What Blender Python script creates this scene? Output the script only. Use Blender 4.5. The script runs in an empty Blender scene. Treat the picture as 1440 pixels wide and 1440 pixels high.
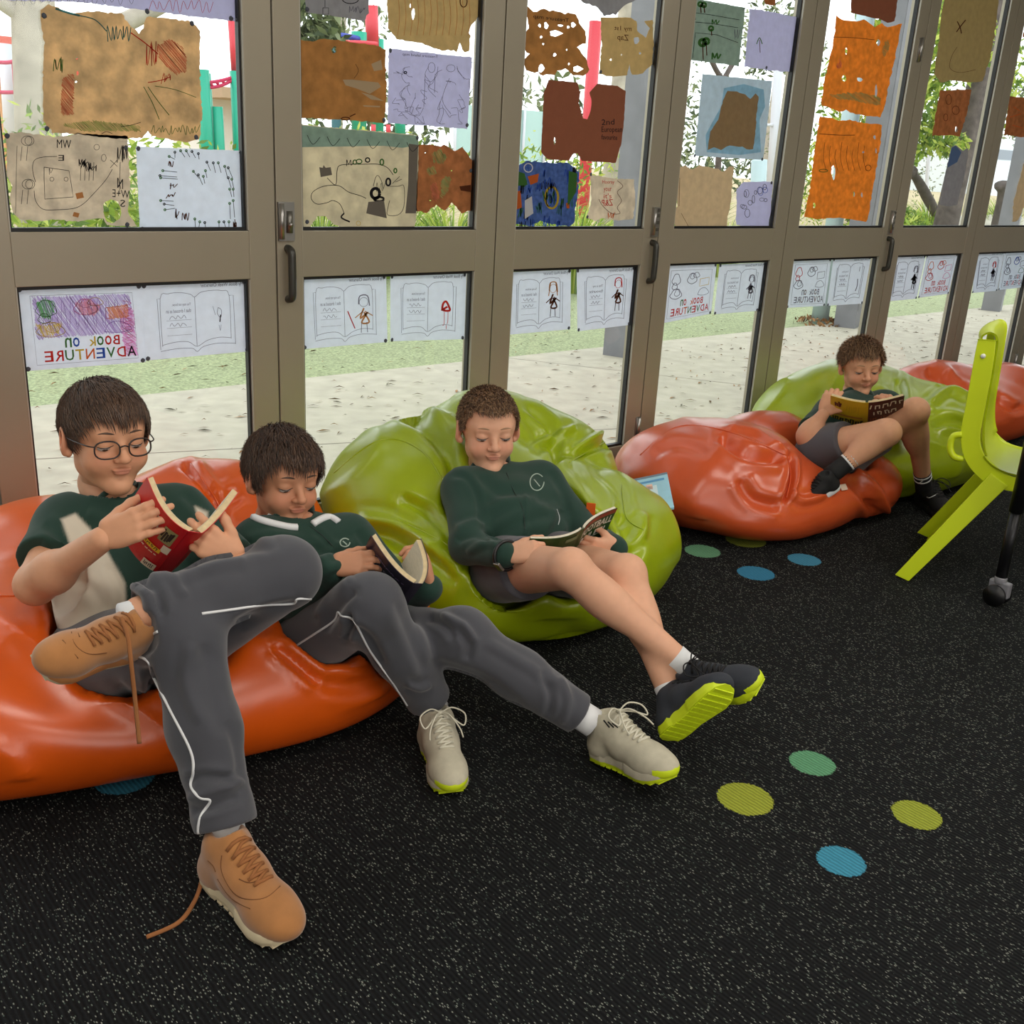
import bpy, bmesh, math, random
import numpy as np
from mathutils import Vector, Matrix, noise
S = bpy.context.scene
COL = S.collection
rnd = random.Random(7)
NR = np.random.RandomState(5)

# ------------------------------------------------------------------ camera
RM = np.array([[0.76669233, 0.17302072, -0.61826103], [-0.63978205, 0.28614428, -0.71330244], [0.05349575, 0.94243582, 0.33008018]])
CAM = np.array([0., 0., 1.205]); FPX = 1450.
cd = bpy.data.cameras.new('camera'); cam = bpy.data.objects.new('camera', cd); COL.objects.link(cam)
cd.sensor_width = 36; cd.lens = 36 * FPX / 1440; cd.clip_start = .02; cd.clip_end = 300
m4 = Matrix.Identity(4)
for i in range(3):
    for j in range(3): m4[i][j] = RM[i, j]
    m4[i][3] = CAM[i]
cam.matrix_world = m4
S.camera = cam
# ------------------------------------------------------------------ light
w = bpy.data.worlds.new('overcast_sky'); S.world = w; w.use_nodes = True
nt = w.node_tree; bg = nt.nodes['Background']
bg.inputs[0].default_value = (.93, .97, 1, 1); bg.inputs[1].default_value = 2.45
def area(name, loc, rot, sx, sy, e, col=(1, 1, 1)):
    l = bpy.data.lights.new(name, 'AREA'); l.shape = 'RECTANGLE'; l.size = sx; l.size_y = sy; l.energy = e; l.color = col
    o = bpy.data.objects.new(name, l); o.location = loc; o.rotation_euler = rot; COL.objects.link(o); return o
for lx in (0.2, 2.6, 5.0):
    for ly in (-1.3, .6):
        area('ceiling_panel_light', (lx, ly, 2.62), (0, 0, 0), 1.15, .55, 15, (1, .95, .88))
area('back_fill_light', (.6, -2.7, 1.5), (math.radians(90), 0, 0), 4.0, 1.5, 46, (1, .96, .92))  # added soft frontal fill; the back wall behind it has no window
S.view_settings.view_transform = 'Standard'; S.view_settings.look = 'None'
S.view_settings.exposure = 0.0; S.view_settings.gamma = 1; S.view_settings.use_curve_mapping = False

# ------------------------------------------------------------------ measuring helpers (pixel of the photo -> point in the room)
def V(*a): return np.array(a, float)
def dirn(u, v): return RM @ np.array([(u - 720) / FPX, (720 - v) / FPX, -1.])
def at(u, v, z): return CAM + z * dirn(u, v)
def fl(u, v, z=0.):
    d = dirn(u, v); return CAM + (z - CAM[2]) / d[2] * d
def dpl(u, v, y):
    d = dirn(u, v); return CAM + y / d[1] * d
def proj(P):
    q = (np.asarray(P) - CAM) @ RM
    return np.stack([720 + FPX * q[..., 0] / -q[..., 2], 720 - FPX * q[..., 1] / -q[..., 2], -q[..., 2]], -1)
def nrm(v):
    v = np.asarray(v, float); return v / (np.linalg.norm(v) + 1e-12)
# ------------------------------------------------------------------ materials
def srgb(c):
    c = [x / 255. for x in c]
    return tuple((x / 12.92 if x <= .04045 else ((x + .055) / 1.055) ** 2.4) for x in c) + (1,)
MATS = {}
def mat(name, c, rough=.6, metal=0, var=.0, vs=20., bump=0., bs=200., spec=.5, sheen=0, trans=0, coat=0, vcol=False, sss=0, emit=0, bdist=.002):
    if name in MATS: return MATS[name]
    m = bpy.data.materials.new(name); m.use_nodes = True; MATS[name] = m
    n = m.node_tree.nodes; L = m.node_tree.links; b = n['Principled BSDF']
    col = srgb(c) if max(c) > 1.01 else tuple(c) + (1,)
    b.inputs['Base Color'].default_value = col; b.inputs['Roughness'].default_value = rough; b.inputs['Metallic'].default_value = metal
    b.inputs['Specular IOR Level'].default_value = spec; b.inputs['Sheen Weight'].default_value = sheen; b.inputs['Coat Weight'].default_value = coat
    if coat: b.inputs['Coat Roughness'].default_value = .25
    if sss: b.inputs['Subsurface Weight'].default_value = sss; b.inputs['Subsurface Radius'].default_value = (.012, .005, .003); b.inputs['Subsurface Scale'].default_value = .5
    tc = n.new('ShaderNodeTexCoord'); src = None
    if vcol:
        a = n.new('ShaderNodeAttribute'); a.attribute_name = 'tint'; src = a.outputs['Color']
        mx = n.new('ShaderNodeMix'); mx.data_type = 'RGBA'; mx.blend_type = 'MULTIPLY'; mx.inputs[0].default_value = 1
        mx.inputs[6].default_value = col; L.new(src, mx.inputs[7]); src = mx.outputs[2]
    if var:
        t = n.new('ShaderNodeTexNoise'); t.inputs['Scale'].default_value = vs; t.inputs['Detail'].default_value = 5; L.new(tc.outputs['Object'], t.inputs['Vector'])
        r = n.new('ShaderNodeMapRange'); r.inputs[1].default_value = .3; r.inputs[2].default_value = .7; r.inputs[3].default_value = 1 - var; r.inputs[4].default_value = 1 + var
        L.new(t.outputs[0], r.inputs[0])
        mx = n.new('ShaderNodeMix'); mx.data_type = 'RGBA'; mx.blend_type = 'MULTIPLY'; mx.inputs[0].default_value = 1; mx.inputs[6].default_value = col
        if src is not None: L.new(src, mx.inputs[6])
        cb = n.new('ShaderNodeCombineColor'); [L.new(r.outputs[0], cb.inputs[i]) for i in range(3)]
        L.new(cb.outputs[0], mx.inputs[7]); src = mx.outputs[2]
    if src is not None: L.new(src, b.inputs['Base Color'])
    if bump:
        t = n.new('ShaderNodeTexNoise'); t.inputs['Scale'].default_value = bs; t.inputs['Detail'].default_value = 4; L.new(tc.outputs['Object'], t.inputs['Vector'])
        bp = n.new('ShaderNodeBump'); bp.inputs['Strength'].default_value = bump; bp.inputs['Distance'].default_value = bdist
        L.new(t.outputs[0], bp.inputs['Height']); L.new(bp.outputs[0], b.inputs['Normal'])
    if trans:
        tr = n.new('ShaderNodeBsdfTranslucent'); tr.inputs[0].default_value = col
        if src is not None: L.new(src, tr.inputs[0])
        ms = n.new('ShaderNodeMixShader'); ms.inputs[0].default_value = trans
        L.new(b.outputs[0], ms.inputs[1]); L.new(tr.outputs[0], ms.inputs[2]); L.new(ms.outputs[0], n['Material Output'].inputs[0])
    if emit: b.inputs['Emission Color'].default_value = col; b.inputs['Emission Strength'].default_value = emit
    return m
# ------------------------------------------------------------------ mesh builder
class MB:
    def __init__(s): s.v = []; s.f = []; s.m = []; s.ms = []; s.sm = []
    def mi(s, m):
        if m not in s.ms: s.ms.append(m)
        return s.ms.index(m)
    def add(s, vs, fs, m, smooth=False):
        o = len(s.v); k = s.mi(m); s.v += [tuple(map(float, p)) for p in vs]
        for f in fs: s.f.append(tuple(int(i) + o for i in f)); s.m.append(k); s.sm.append(smooth)
        return s
    def box(s, a, b, m):
        x0, y0, z0 = a; x1, y1, z1 = b
        v = [(x0, y0, z0), (x1, y0, z0), (x1, y1, z0), (x0, y1, z0), (x0, y0, z1), (x1, y0, z1), (x1, y1, z1), (x0, y1, z1)]
        return s.add(v, [(0, 3, 2, 1), (4, 5, 6, 7), (0, 1, 5, 4), (1, 2, 6, 5), (2, 3, 7, 6), (3, 0, 4, 7)], m)
    def obox(s, c, ax, h, m):  # oriented box: centre, 3 axes, half sizes
        v = [np.array(c) + ax[0] * h[0] * i + ax[1] * h[1] * j + ax[2] * h[2] * k for k in (-1, 1) for j in (-1, 1) for i in (-1, 1)]
        return s.add(v, [(0, 2, 3, 1), (4, 5, 7, 6), (0, 1, 5, 4), (2, 6, 7, 3), (0, 4, 6, 2), (1, 3, 7, 5)], m)
    def tube(s, pts, r, m, seg=8, flat=None, close=False):
        pts = np.array(pts, float); n = len(pts); r = np.broadcast_to(np.array(r, float), (n,))
        T = np.gradient(pts, axis=0); T /= np.linalg.norm(T, axis=1)[:, None] + 1e-12
        up = np.array([0, 0, 1.]) if abs(T[0][2]) < .9 else np.array([1., 0, 0]); N = nrm(np.cross(T[0], up))
        vs = []
        for i in range(n):
            N = nrm(N - T[i] * (N @ T[i])); B = np.cross(T[i], N)
            for k in range(seg):
                a = 2 * math.pi * k / seg; ca, sa = math.cos(a), math.sin(a)
                if flat is not None:
                    F = nrm(np.cross(T[i], flat)); G = np.cross(T[i], F)
                    vs.append(pts[i] + r[i] * (ca * F + sa * .3 * G))
                else: vs.append(pts[i] + r[i] * (ca * N + sa * B))
        fs = [(i * seg + k, i * seg + (k + 1) % seg, (i + 1) * seg + (k + 1) % seg, (i + 1) * seg + k) for i in range(n - 1) for k in range(seg)]
        if close: fs += [((n - 1) * seg + k, (n - 1) * seg + (k + 1) % seg, (k + 1) % seg, k) for k in range(seg)]
        else: fs += [tuple(range(seg))[::-1], tuple(range((n - 1) * seg, n * seg))]
        return s.add(vs, fs, m, True)
    def poly(s, pts, m, th=None, nv=None):  # flat polygon, optional extrusion
        n = len(pts); pts = [np.array(p, float) for p in pts]
        if th is None: return s.add(pts, [tuple(range(n))], m)
        q = [p + np.array(nv) * th for p in pts]
        return s.add(pts + q, [tuple(range(n))[::-1], tuple(range(n, 2 * n))] + [(i, (i + 1) % n, n + (i + 1) % n, n + i) for i in range(n)], m)
    def build(s, name, parent=None, bevel=0, **kw):
        me = bpy.data.meshes.new(name); me.from_pydata(s.v, [], s.f); [me.materials.append(m) for m in s.ms]
        me.polygons.foreach_set('material_index', s.m); me.polygons.foreach_set('use_smooth', s.sm); me.update()
        o = bpy.data.objects.new(name, me); link(o, parent)
        if bevel:
            md = o.modifiers.new('b', 'BEVEL'); md.width = bevel; md.segments = 2; md.limit_method = 'ANGLE'
        tag(o, **kw); return o
def tag(o, label=None, cat=None, group=None, kind=None):
    if label: o['label'] = label
    if cat: o['category'] = cat
    if group: o['group'] = group
    if kind: o['kind'] = kind
    return o
def link(o, parent=None):
    COL.objects.link(o)
    if parent is not None:
        o.parent = parent
        def wm(b):
            l = Matrix.LocRotScale(b.location, b.rotation_euler, b.scale); return l if b.parent is None else wm(b.parent) @ b.matrix_parent_inverse @ l
        o.matrix_parent_inverse = wm(parent).inverted()
def thing(name, loc, label, cat, group=None):
    o = bpy.data.objects.new(name, None); o.empty_display_size = .05; COL.objects.link(o); o.location = tuple(map(float, loc)); return tag(o, label, cat, group)
def spline(P, n=8):
    P = np.array(P, float); out = []; k = len(P)
    for i in range(k - 1):
        a, b, c, d = P[max(i - 1, 0)], P[i], P[i + 1], P[min(i + 2, k - 1)]
        for t in np.linspace(0, 1, n, endpoint=False):
            out.append(.5 * ((2 * b) + (c - a) * t + (2 * a - 5 * b + 4 * c - d) * t * t + (3 * b - a - 3 * c + d) * t ** 3))
    out.append(P[-1]); return np.array(out)
def text_mesh(body, bold=0):
    cu = bpy.data.curves.new('t', 'FONT'); cu.body = body; cu.size = 1; cu.align_x = 'LEFT'; cu.offset = bold; cu.resolution_u = 2
    ob = bpy.data.objects.new('t', cu); COL.objects.link(ob); bpy.context.view_layer.update()
    me = ob.to_mesh(); v = np.array([q.co[:2] for q in me.vertices]); f = [tuple(p.vertices) for p in me.polygons]
    ob.to_mesh_clear(); bpy.data.objects.remove(ob); bpy.data.curves.remove(cu)
    v = v - v.min(0); return v / v.max(0)[None, :], f, v.max(0)
# ================================================================== the room
GY = 2.753                      # glass plane
YF = 2.723                      # inner face of the door frames
m_frame = mat('anodised_taupe_aluminium', (158, 150, 132), rough=.36, metal=.3, var=.03, vs=3)
m_bead = mat('lit_edge_glazing_bead', (176, 172, 160), rough=.4, metal=.3)  # paler than the frame: the bead's lit edge is put into its colour
m_gasket = mat('black_rubber_gasket', (16, 16, 17), rough=.5)
m_wallp = mat('white_wall_paint', (206, 202, 194), rough=.8, var=.02)
m_ceil = mat('white_ceiling_paint', (225, 223, 218), rough=.9)
m_black = mat('black_plastic', (20, 20, 22), rough=.4)
m_chrome = mat('satin_metal', (170, 168, 165), rough=.3, metal=.9)

def carpet():
    m = bpy.data.materials.new('black_ribbed_carpet'); m.use_nodes = True
    n = m.node_tree.nodes; L = m.node_tree.links; b = n['Principled BSDF']; b.inputs['Roughness'].default_value = .88; b.inputs['Specular IOR Level'].default_value = .2
    g = n.new('ShaderNodeNewGeometry'); pos = g.outputs['Position']
    def math_(op, a, bb=None, c=None):
        q = n.new('ShaderNodeMath'); q.operation = op
        for i, x in enumerate((a, bb, c)):
            if x is None: continue
            if isinstance(x, (int, float)): q.inputs[i].default_value = x
            else: L.new(x, q.inputs[i])
        return q.outputs[0]
    def mix(fac, a, c):
        q = n.new('ShaderNodeMix'); q.data_type = 'RGBA'
        for i, x in ((0, fac), (6, a), (7, c)):
            if isinstance(x, (int, float, tuple)): q.inputs[i].default_value = x
            else: L.new(x, q.inputs[i])
        return q.outputs[2]
    sp = n.new('ShaderNodeSeparateXYZ'); L.new(pos, sp.inputs[0])
    mp = n.new('ShaderNodeMapping'); mp.inputs['Scale'].default_value = (1, .45, 1); L.new(pos, mp.inputs[0])
    # ribs run away from the doors
    wob = n.new('ShaderNodeTexNoise'); wob.inputs['Scale'].default_value = 60; L.new(pos, wob.inputs['Vector'])
    ph = math_('ADD', math_('MULTIPLY', sp.outputs[0], 2 * math.pi / .0085), math_('MULTIPLY', wob.outputs[0], 4))
    rib = math_('MULTIPLY_ADD', math_('SINE', ph), .5, .5)
    v = n.new('ShaderNodeTexVoronoi'); v.inputs['Scale'].default_value = 400; L.new(mp.outputs[0], v.inputs['Vector'])
    hs = n.new('ShaderNodeSeparateColor'); L.new(v.outputs['Color'], hs.inputs[0])
    near = math_('LESS_THAN', v.outputs['Distance'], .42)
    fleck = math_('MULTIPLY', math_('GREATER_THAN', hs.outputs[0], .80), near)
    big = n.new('ShaderNodeTexNoise'); big.inputs['Scale'].default_value = 5; L.new(pos, big.inputs['Vector'])
    base = mix(rib, srgb((8, 9, 10)), srgb((21, 23, 25)))
    fc = mix(hs.outputs[1], srgb((74, 90, 82)), srgb((158, 160, 150)))
    c = mix(math_('MULTIPLY', fleck, .8), base, fc)
    for (x, y, r, rgb) in [(1.545, 1.016, .058, (166, 174, 62)), (1.771, 1.013, .05, (104, 165, 124)), (1.786, .778, .05, (160, 170, 60)), (1.534, .786, .046, (70, 152, 180)),
                           (2.548, 1.759, .06, (62, 138, 176)), (2.782, 1.744, .055, (74, 148, 182)), (2.551, 1.978, .06, (112, 168, 130)), (2.76, 1.965, .07, (134, 146, 52)), (.58, 1.79, .06, (50, 120, 145))]:
        dx = math_('SUBTRACT', sp.outputs[0], x); dy = math_('SUBTRACT', sp.outputs[1], y)
        dd = math_('SQRT', math_('ADD', math_('MULTIPLY', dx, dx), math_('MULTIPLY', dy, dy)))
        dd = math_('ADD', dd, math_('MULTIPLY', hs.outputs[2], .004))
        c = mix(math_('LESS_THAN', dd, r), c, mix(rib, tuple(x * .62 for x in srgb(rgb)[:3]) + (1,), tuple(min(1, x * 1.0) for x in srgb(rgb)[:3]) + (1,)))
    L.new(c, b.inputs['Base Color'])
    bp = n.new('ShaderNodeBump'); bp.inputs['Strength'].default_value = .8; bp.inputs['Distance'].default_value = .003
    L.new(math_('ADD', rib, math_('MULTIPLY', fleck, .4)), bp.inputs['Height']); L.new(bp.outputs[0], b.inputs['Normal'])
    return m
X0, X1, Y0 = -1.6, 9.2, -2.9
MB().box((X0, Y0, -.06), (X1, 2.80, 0), carpet()).build('floor', kind='structure')
MB().box((X0 - .1, Y0 - .1, 2.66), (X1 + .1, 2.82, 2.76), m_ceil).build('ceiling', kind='structure')
MB().box((X0 - .1, Y0, -.06), (X0, 2.80, 2.66), m_wallp).build('wall_left', kind='structure')
MB().box((X1, Y0, -.06), (X1 + .1, 2.80, 2.66), m_wallp).build('wall_right', kind='structure')
MB().box((X0, Y0 - .1, -.06), (X1, Y0, 2.66), m_wallp).build('wall_back', kind='structure')
MB().box((X0, YF - .01, 2.28), (X1, 2.80, 2.66), m_wallp).build('wall_front', kind='structure')
MB().box((X0, YF - .012, 0), (X1, 2.80, .012), m_frame).build('trim_1', kind='structure')
# ---- glass
mg = bpy.data.materials.new('window_glass'); mg.use_nodes = True; n = mg.node_tree.nodes; L = mg.node_tree.links
tb = n.new('ShaderNodeBsdfTransparent'); tb.inputs[0].default_value = (.97, .985, .975, 1); gl = n.new('ShaderNodeBsdfGlossy'); gl.inputs['Roughness'].default_value = .01
lw = n.new('ShaderNodeLayerWeight'); lw.inputs[0].default_value = .5; pw = n.new('ShaderNodeMath'); pw.operation = 'POWER'; pw.inputs[1].default_value = 5; L.new(lw.outputs['Facing'], pw.inputs[0]); fr = n.new('ShaderNodeMath'); fr.operation = 'MULTIPLY_ADD'; fr.inputs[1].default_value = .6; fr.inputs[2].default_value = .03; L.new(pw.outputs[0], fr.inputs[0]); mx = n.new('ShaderNodeMixShader')
L.new(fr.outputs[0], mx.inputs[0]); L.new(tb.outputs[0], mx.inputs[1]); L.new(gl.outputs[0], mx.inputs[2]); L.new(mx.outputs[0], n['Material Output'].inputs[0])
# ---- bifold door leaves
XS = [-1.6, -.98, -.175, .632, 1.423, 2.221, 3.012, 3.812, 4.656, 5.463, 6.27, 7.08, 7.89, 8.7, 9.2]
def leaf(i, x0, x1):
    a, b_ = x0 + .0025, x1 - .0025
    f = MB(); st = .080; y0, y1 = YF, 2.772
    odd = 1 if i % 2 == 0 else 0
    zz = [(.015, .122), (.8265, .957), (2.19, 2.275)]
    sl = st + .006 * (i == 3); pl, pr_ = a + sl, b_ - st
    f.box((a, y0, .015), (pl, y1, 2.275), m_frame); f.box((pr_, y0, .015), (b_, y1, 2.275), m_frame)
    for z0, z1 in zz: f.box((pl, y0 + .0006, z0), (pr_, y1 - .0006, z1), m_frame)
    o = f.build('door_%d' % (i + 1), bevel=.0015, kind='structure')
    for z0, z1 in ((.122, .8265), (.957, 2.19)):
        g = MB(); t = .009
        ya, yb = y0 + .010, y0 + .0285
        g.box((pl, ya, z0), (pl + t, yb, z1), m_gasket); g.box((pr_ - t, ya, z0), (pr_, yb, z1), m_gasket)
        g.box((pl + t, ya, z0), (pr_ - t, yb, z0 + t), m_gasket); g.box((pl + t, ya, z1 - t), (pr_ - t, yb, z1), m_gasket)
        g.build('gasket', o)
        d = MB(); d.box((pr_ - .003, y0 + .0005, z0 + .002), (pr_ - .0002, ya, z1 - .002), m_bead); d.box((pl, y0 + .001, z0), (pl + .003, ya, z1), m_bead); d.build('glazing_bead', o)
        MB().box((pl, GY, z0), (pr_, GY + .004, z1), mg).build('glass_pane', o)
    return o
DOORS = [leaf(i, XS[i], XS[i + 1]) for i in range(len(XS) - 1)]
m_handle = mat('dark_grey_handle', (70, 70, 66), rough=.35, metal=.5)
for i, x in ((4, 1.4575), (6, 2.979), (8, 4.622), (10, 6.25)):
    hb = MB(); c = V(x, YF, .837)
    hb.tube(spline([(x, YF + .004, .765), (x, YF - .022, .772), (x, YF - .026, .80), (x, YF - .026, .87), (x, YF - .022, .902), (x, YF + .004, .909)], 5), .0115, m_handle, 10)
    hb.build('door_handle', DOORS[i if i == 4 else i - 1])
    lk = MB(); s_ = 1 if i == 4 else .75; dx = .0 if i == 4 else .008
    lk.box((x - .03 * s_ + dx, YF - .008, .930), (x + .02 * s_ + dx, YF + .002, 1.036), m_chrome)
    lk.tube([(x - .022 * s_ + dx, YF - .012, .935), (x - .022 * s_ + dx, YF - .012, 1.032)], .007, m_chrome, 10)
    if i == 4:
        lk.tube([(x + .003, YF - .0085, .952), (x + .003, YF - .0085, 1.012)], .0095, mat('grey_metal', (120, 118, 112), rough=.35, metal=.8), 12)
        lk.tube([(x + .003, YF - .010, .975), (x + .003, YF - .022, .975)], .006, m_chrome, 12)
    else:
        for z in (.95, .975, 1.0, 1.02): lk.box((x - .012 + dx, YF - .0105, z), (x + .012 + dx, YF - .006, z + .012), mat('grey_metal', (120, 118, 112), rough=.35, metal=.8))
    lk.build('lock_plate' if i == 4 else 'hinge', DOORS[i if i == 4 else i - 1])
for x, z in ((2.998, .13), (4.62, 1.68), (6.25, .13), (4.62, .13)):
    h = MB(); h.tube([(x, YF - .006, z), (x, YF - .006, z + .1)], .008, m_chrome, 10); h.box((x - .014, YF - .004, z), (x + .014, YF + .001, z + .1), m_chrome); h.build('hinge', DOORS[5 if x < 3 else (7 if x < 5 else 9)])
# ---- ceiling light panels (the lamps themselves)
for lx in (0.2, 2.6, 5.0):
    for ly in (-1.3, .6):
        t = thing('ceiling_light', (lx, ly, 2.655), 'white rectangular light panel under the ceiling', 'ceiling light', 'ceiling light panels')
        MB().box((lx - .62, ly - .32, 2.635), (lx + .62, ly + .32, 2.659), mat('white_metal', (225, 225, 225), rough=.4)).build('frame', t)
        MB().box((lx - .58, ly - .28, 2.630), (lx + .58, ly + .28, 2.6345), mat('lit_diffuser', (255, 244, 228), emit=2.0)).build('diffuser', t)
# ================================================================== outside
m_conc = mat('pale_weathered_concrete', (174, 167, 150), rough=.9, var=.12, vs=9, bump=.3, bs=60)
m_lawn = mat('green_lawn', (150, 158, 120), rough=1, var=.4, vs=70, bump=.5, bs=120, bdist=.02)
m_dirt = mat('pale_bark_ground', (176, 160, 124), rough=1, var=.25, vs=6)
MB().box((-6, 2.80, -.2), (30, 4.9, -.012), m_conc).build('pavement', kind='structure')
MB().box((-30, 4.9, -.2), (40, 11.5, -.02), m_lawn).build('lawn', kind='structure')
MB().box((-40, 11.5, -.2), (80, 80, -.03), m_dirt).build('garden_ground', kind='structure')
j = MB()
for (x0, y0, x1, y1) in [(.2, 4.35, 3.9, 3.15), (5.2, 3.0, 12, 3.45), (4.1, 4.9, 5.3, 3.0), (8.2, 3.2, 8.6, 4.9)]:
    d = nrm(V(x1 - x0, y1 - y0, 0)); q = V(-d[1], d[0], 0) * .004; a, b_ = V(x0, y0, -.0115), V(x1, y1, -.0115)
    j.poly([a - q, b_ - q, b_ + q, a + q], mat('dark_joint', (110, 102, 92), rough=1))
j.build('trim_2', kind='structure')
# fallen leaves and bark
lt = MB(); mls = [mat('fallen_leaf_brown', (92, 70, 48), rough=1), mat('fallen_leaf_grey', (96, 92, 80), rough=1), mat('fallen_leaf_tan', (150, 112, 74), rough=1)]
for i in range(1500):
    x = NR.uniform(.2, 11); y = NR.uniform(2.9, 6.6) if i % 3 else NR.uniform(3.0, 4.6); a = NR.uniform(-.9, .9); L_ = NR.uniform(.008, .036); wd = L_ * NR.uniform(.08, .25)
    d = V(math.cos(a), math.sin(a), 0); q = V(-d[1], d[0], 0); c = V(x, y, -.008); hh = V(0, 0, NR.uniform(.001, .012))
    lt.add([c - d * L_, c - q * wd + hh, c + d * L_, c + q * wd + hh * .5], [(0, 1, 2, 3)], mls[NR.randint(3)])
lt.build('fallen_leaves', label='dry fallen leaves and bark strips scattered over the pavement', cat='leaves', kind='stuff')

def leafcloud(mb, c, r, n, size, mats):
    for i in range(n):
        d = NR.normal(size=3); d /= np.linalg.norm(d); p = V(*c) + d * V(*r) * NR.uniform(.45, 1.0)
        a = nrm(NR.normal(size=3)); b_ = nrm(np.cross(a, NR.normal(size=3))); s = size * NR.uniform(.6, 1.3)
        mb.add([p - a * s, p - b_ * s * .35, p + a * s, p + b_ * s * .35], [(0, 1, 2, 3)], mats[NR.randint(len(mats))])
G1 = [mat('leaf_lime', (142, 168, 62), rough=.7, trans=.35), mat('leaf_green', (96, 124, 52), rough=.7, trans=.3), mat('leaf_yellow', (186, 196, 92), rough=.7, trans=.35)]
G2 = [mat('leaf_olive', (104, 116, 78), rough=.7, trans=.25), mat('leaf_dusty', (142, 150, 112), rough=.7, trans=.25), mat('leaf_dark', (70, 84, 56), rough=.7, trans=.2)]
def grass_clump(c, h, spread, n, label, w=.012):
    mb = MB()
    for i in range(n):
        a = NR.uniform(0, 6.283); r0 = spread * .25 * NR.uniform(0, 1); hh = h * NR.uniform(.6, 1.1); out = spread * NR.uniform(.3, 1.2)
        p0 = V(*c) + V(math.cos(a), math.sin(a), 0) * r0; dirv = V(math.cos(a), math.sin(a), 0); sd = V(-dirv[1], dirv[0], 0) * w
        k = G1[NR.choice(3, p=[.5, .25, .25])]; prev = None; vs = []
        for t in np.linspace(0, 1, 6):
            p = p0 + dirv * out * t ** 1.8 + V(0, 0, hh * (t - .28 * t ** 3)); ww = sd * (1 - t * .9)
            vs += [p - ww, p + ww]
        mb.add(vs, [(2 * q, 2 * q + 1, 2 * q + 3, 2 * q + 2) for q in range(5)], k)
    return mb.build('strappy_grass', label=label, cat='grass clump', group='strappy grass clumps beyond the lawn')
def gpos(u, y):  # ground point that lies under picture column u at distance y
    d = dirn(u, 230); t = y / d[1]; p = CAM + t * d; return V(p[0], p[1], -.03)
for u, y, h, sp, n, lb in [(318, 6.9, 1.22, .75, 380, 'tall bright strappy grass at the right side of the leftmost full window'),
        (215, 9.5, 1.0, 1.0, 260, 'strappy grass half hidden behind the big brown treasure map'), (452, 9.3, .95, .8, 200, 'strappy grass low behind the grey-green island map'),
        (560, 8.6, 1.2, .9, 300, 'strappy grass under the lilac line-drawing sheet'), (640, 7.6, 1.1, .7, 300, 'strappy grass below the orange-brown map with green blotches'),
        (742, 8.2, 1.3, .8, 340, 'strappy grass left of the brick-red paper'), (818, 7.2, 1.05, .75, 420, 'strappy grass between the blue-green map and the small cream map'),
        (975, 8.4, 1.2, .8, 320, 'strappy grass under the cut-out brown island'), (1035, 7.6, .9, .5, 200, 'strappy grass between the beige paper and the lilac scribbled sheet'),
        (1322, 11.5, 1.0, 1.0, 260, 'strappy grass beyond the dark logs'), (1425, 12, 1.1, 1.2, 260, 'strappy grass behind the leaning log at the right edge')]:
    grass_clump(gpos(u, y), h, sp, n, lb)
def shrub(u, y, r, n, mats, label, size=.07, z=None):
    c = gpos(u, y); mb = MB(); leafcloud(mb, (c[0], c[1], (r[2] * .75 if z is None else z)), r, n, size, mats)
    return mb.build('shrub', label=label, cat='shrub', group='garden shrubs beyond the lawn')
shrub(60, 11.5, (2.4, 1.2, .8), 1500, G1, 'lime green shrub behind the lower left treasure map')
shrub(190, 8.2, (.8, .5, .5), 900, G1, 'leafy lime shrub in the gap between the treasure map and the pale blue sheet')
shrub(10, 7.6, (.7, .5, .62), 700, G1, 'leafy shrub at the left edge of the picture')
shrub(500, 13, (2.5, 1, .85), 1100, G1, 'green shrub row behind the second window')
shrub(800, 13, (2.4, 1, .9), 1000, G1, 'green shrub row behind the brick-red paper')
shrub(960, 16, (1.7, 1.2, 2.0), 900, G2, 'dusty olive shrub left of the cut-out island')
shrub(1290, 10.6, (.62, .4, .34), 800, G1, 'small bright green bush in front of the pale rocks')
shrub(1262, 22, (3.0, 1.4, 2.0), 1000, G2, 'dark olive hedge beyond the dark logs')
shrub(1100, 20, (1.6, 1.2, 1.6), 600, G2, 'olive shrub right of the white poles')
m_bark = mat('grey_gum_bark', (176, 166, 152), rough=.9, var=.25, vs=4); m_dbark = mat('dark_rough_bark', (88, 78, 74), rough=1, var=.4, vs=8)
def tree(name, u, y, r, h, lean, crown, label, bark, mats, size=.11, branch=()):
    c = gpos(u, y); t = thing(name, c, label, 'tree', 'trees in the playground')
    b_ = MB(); top = c + V(lean[0], lean[1], h); b_.tube(spline([c, c + (top - c) * .5 + V(.1 * r, 0, 0), top], 6), np.linspace(r, r * .6, 13), bark, 12)
    for (dx, dy, z0, z1, rr) in branch: b_.tube(spline([c + V(lean[0], lean[1], h) * (z0 / h), c + V(dx * .6, dy * .6, (z0 + z1) / 2), c + V(dx, dy, z1)], 5), np.linspace(rr, rr * .4, 11), bark, 8)
    b_.build('trunk', t)
    k = MB()
    for (dx, dy, dz, rx, ry, rz, n) in crown: leafcloud(k, (c[0] + dx, c[1] + dy, dz), (rx, ry, rz), n, size, mats)
    k.build('foliage', t); return t
tree('gum_tree', 50, 12, .26, 5.2, (.2, 0), [(-1.4, 0, 3.1, 1.2, 1, .7, 700), (-.8, .5, 2.5, .7, .7, .4, 260), (1.5, 0, 4.4, 1.6, 1, .8, 900), (3.3, 0, 2.5, .45, .5, .75, 620), (3.0, 0, 3.5, .6, .5, .5, 420)], 'pale barked gum tree behind the big brown treasure map', m_bark, G2, branch=[(2.9, 0, 1.8, 3.6, .12), (-1.8, 0, 2.2, 3.6, .08)])
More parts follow.
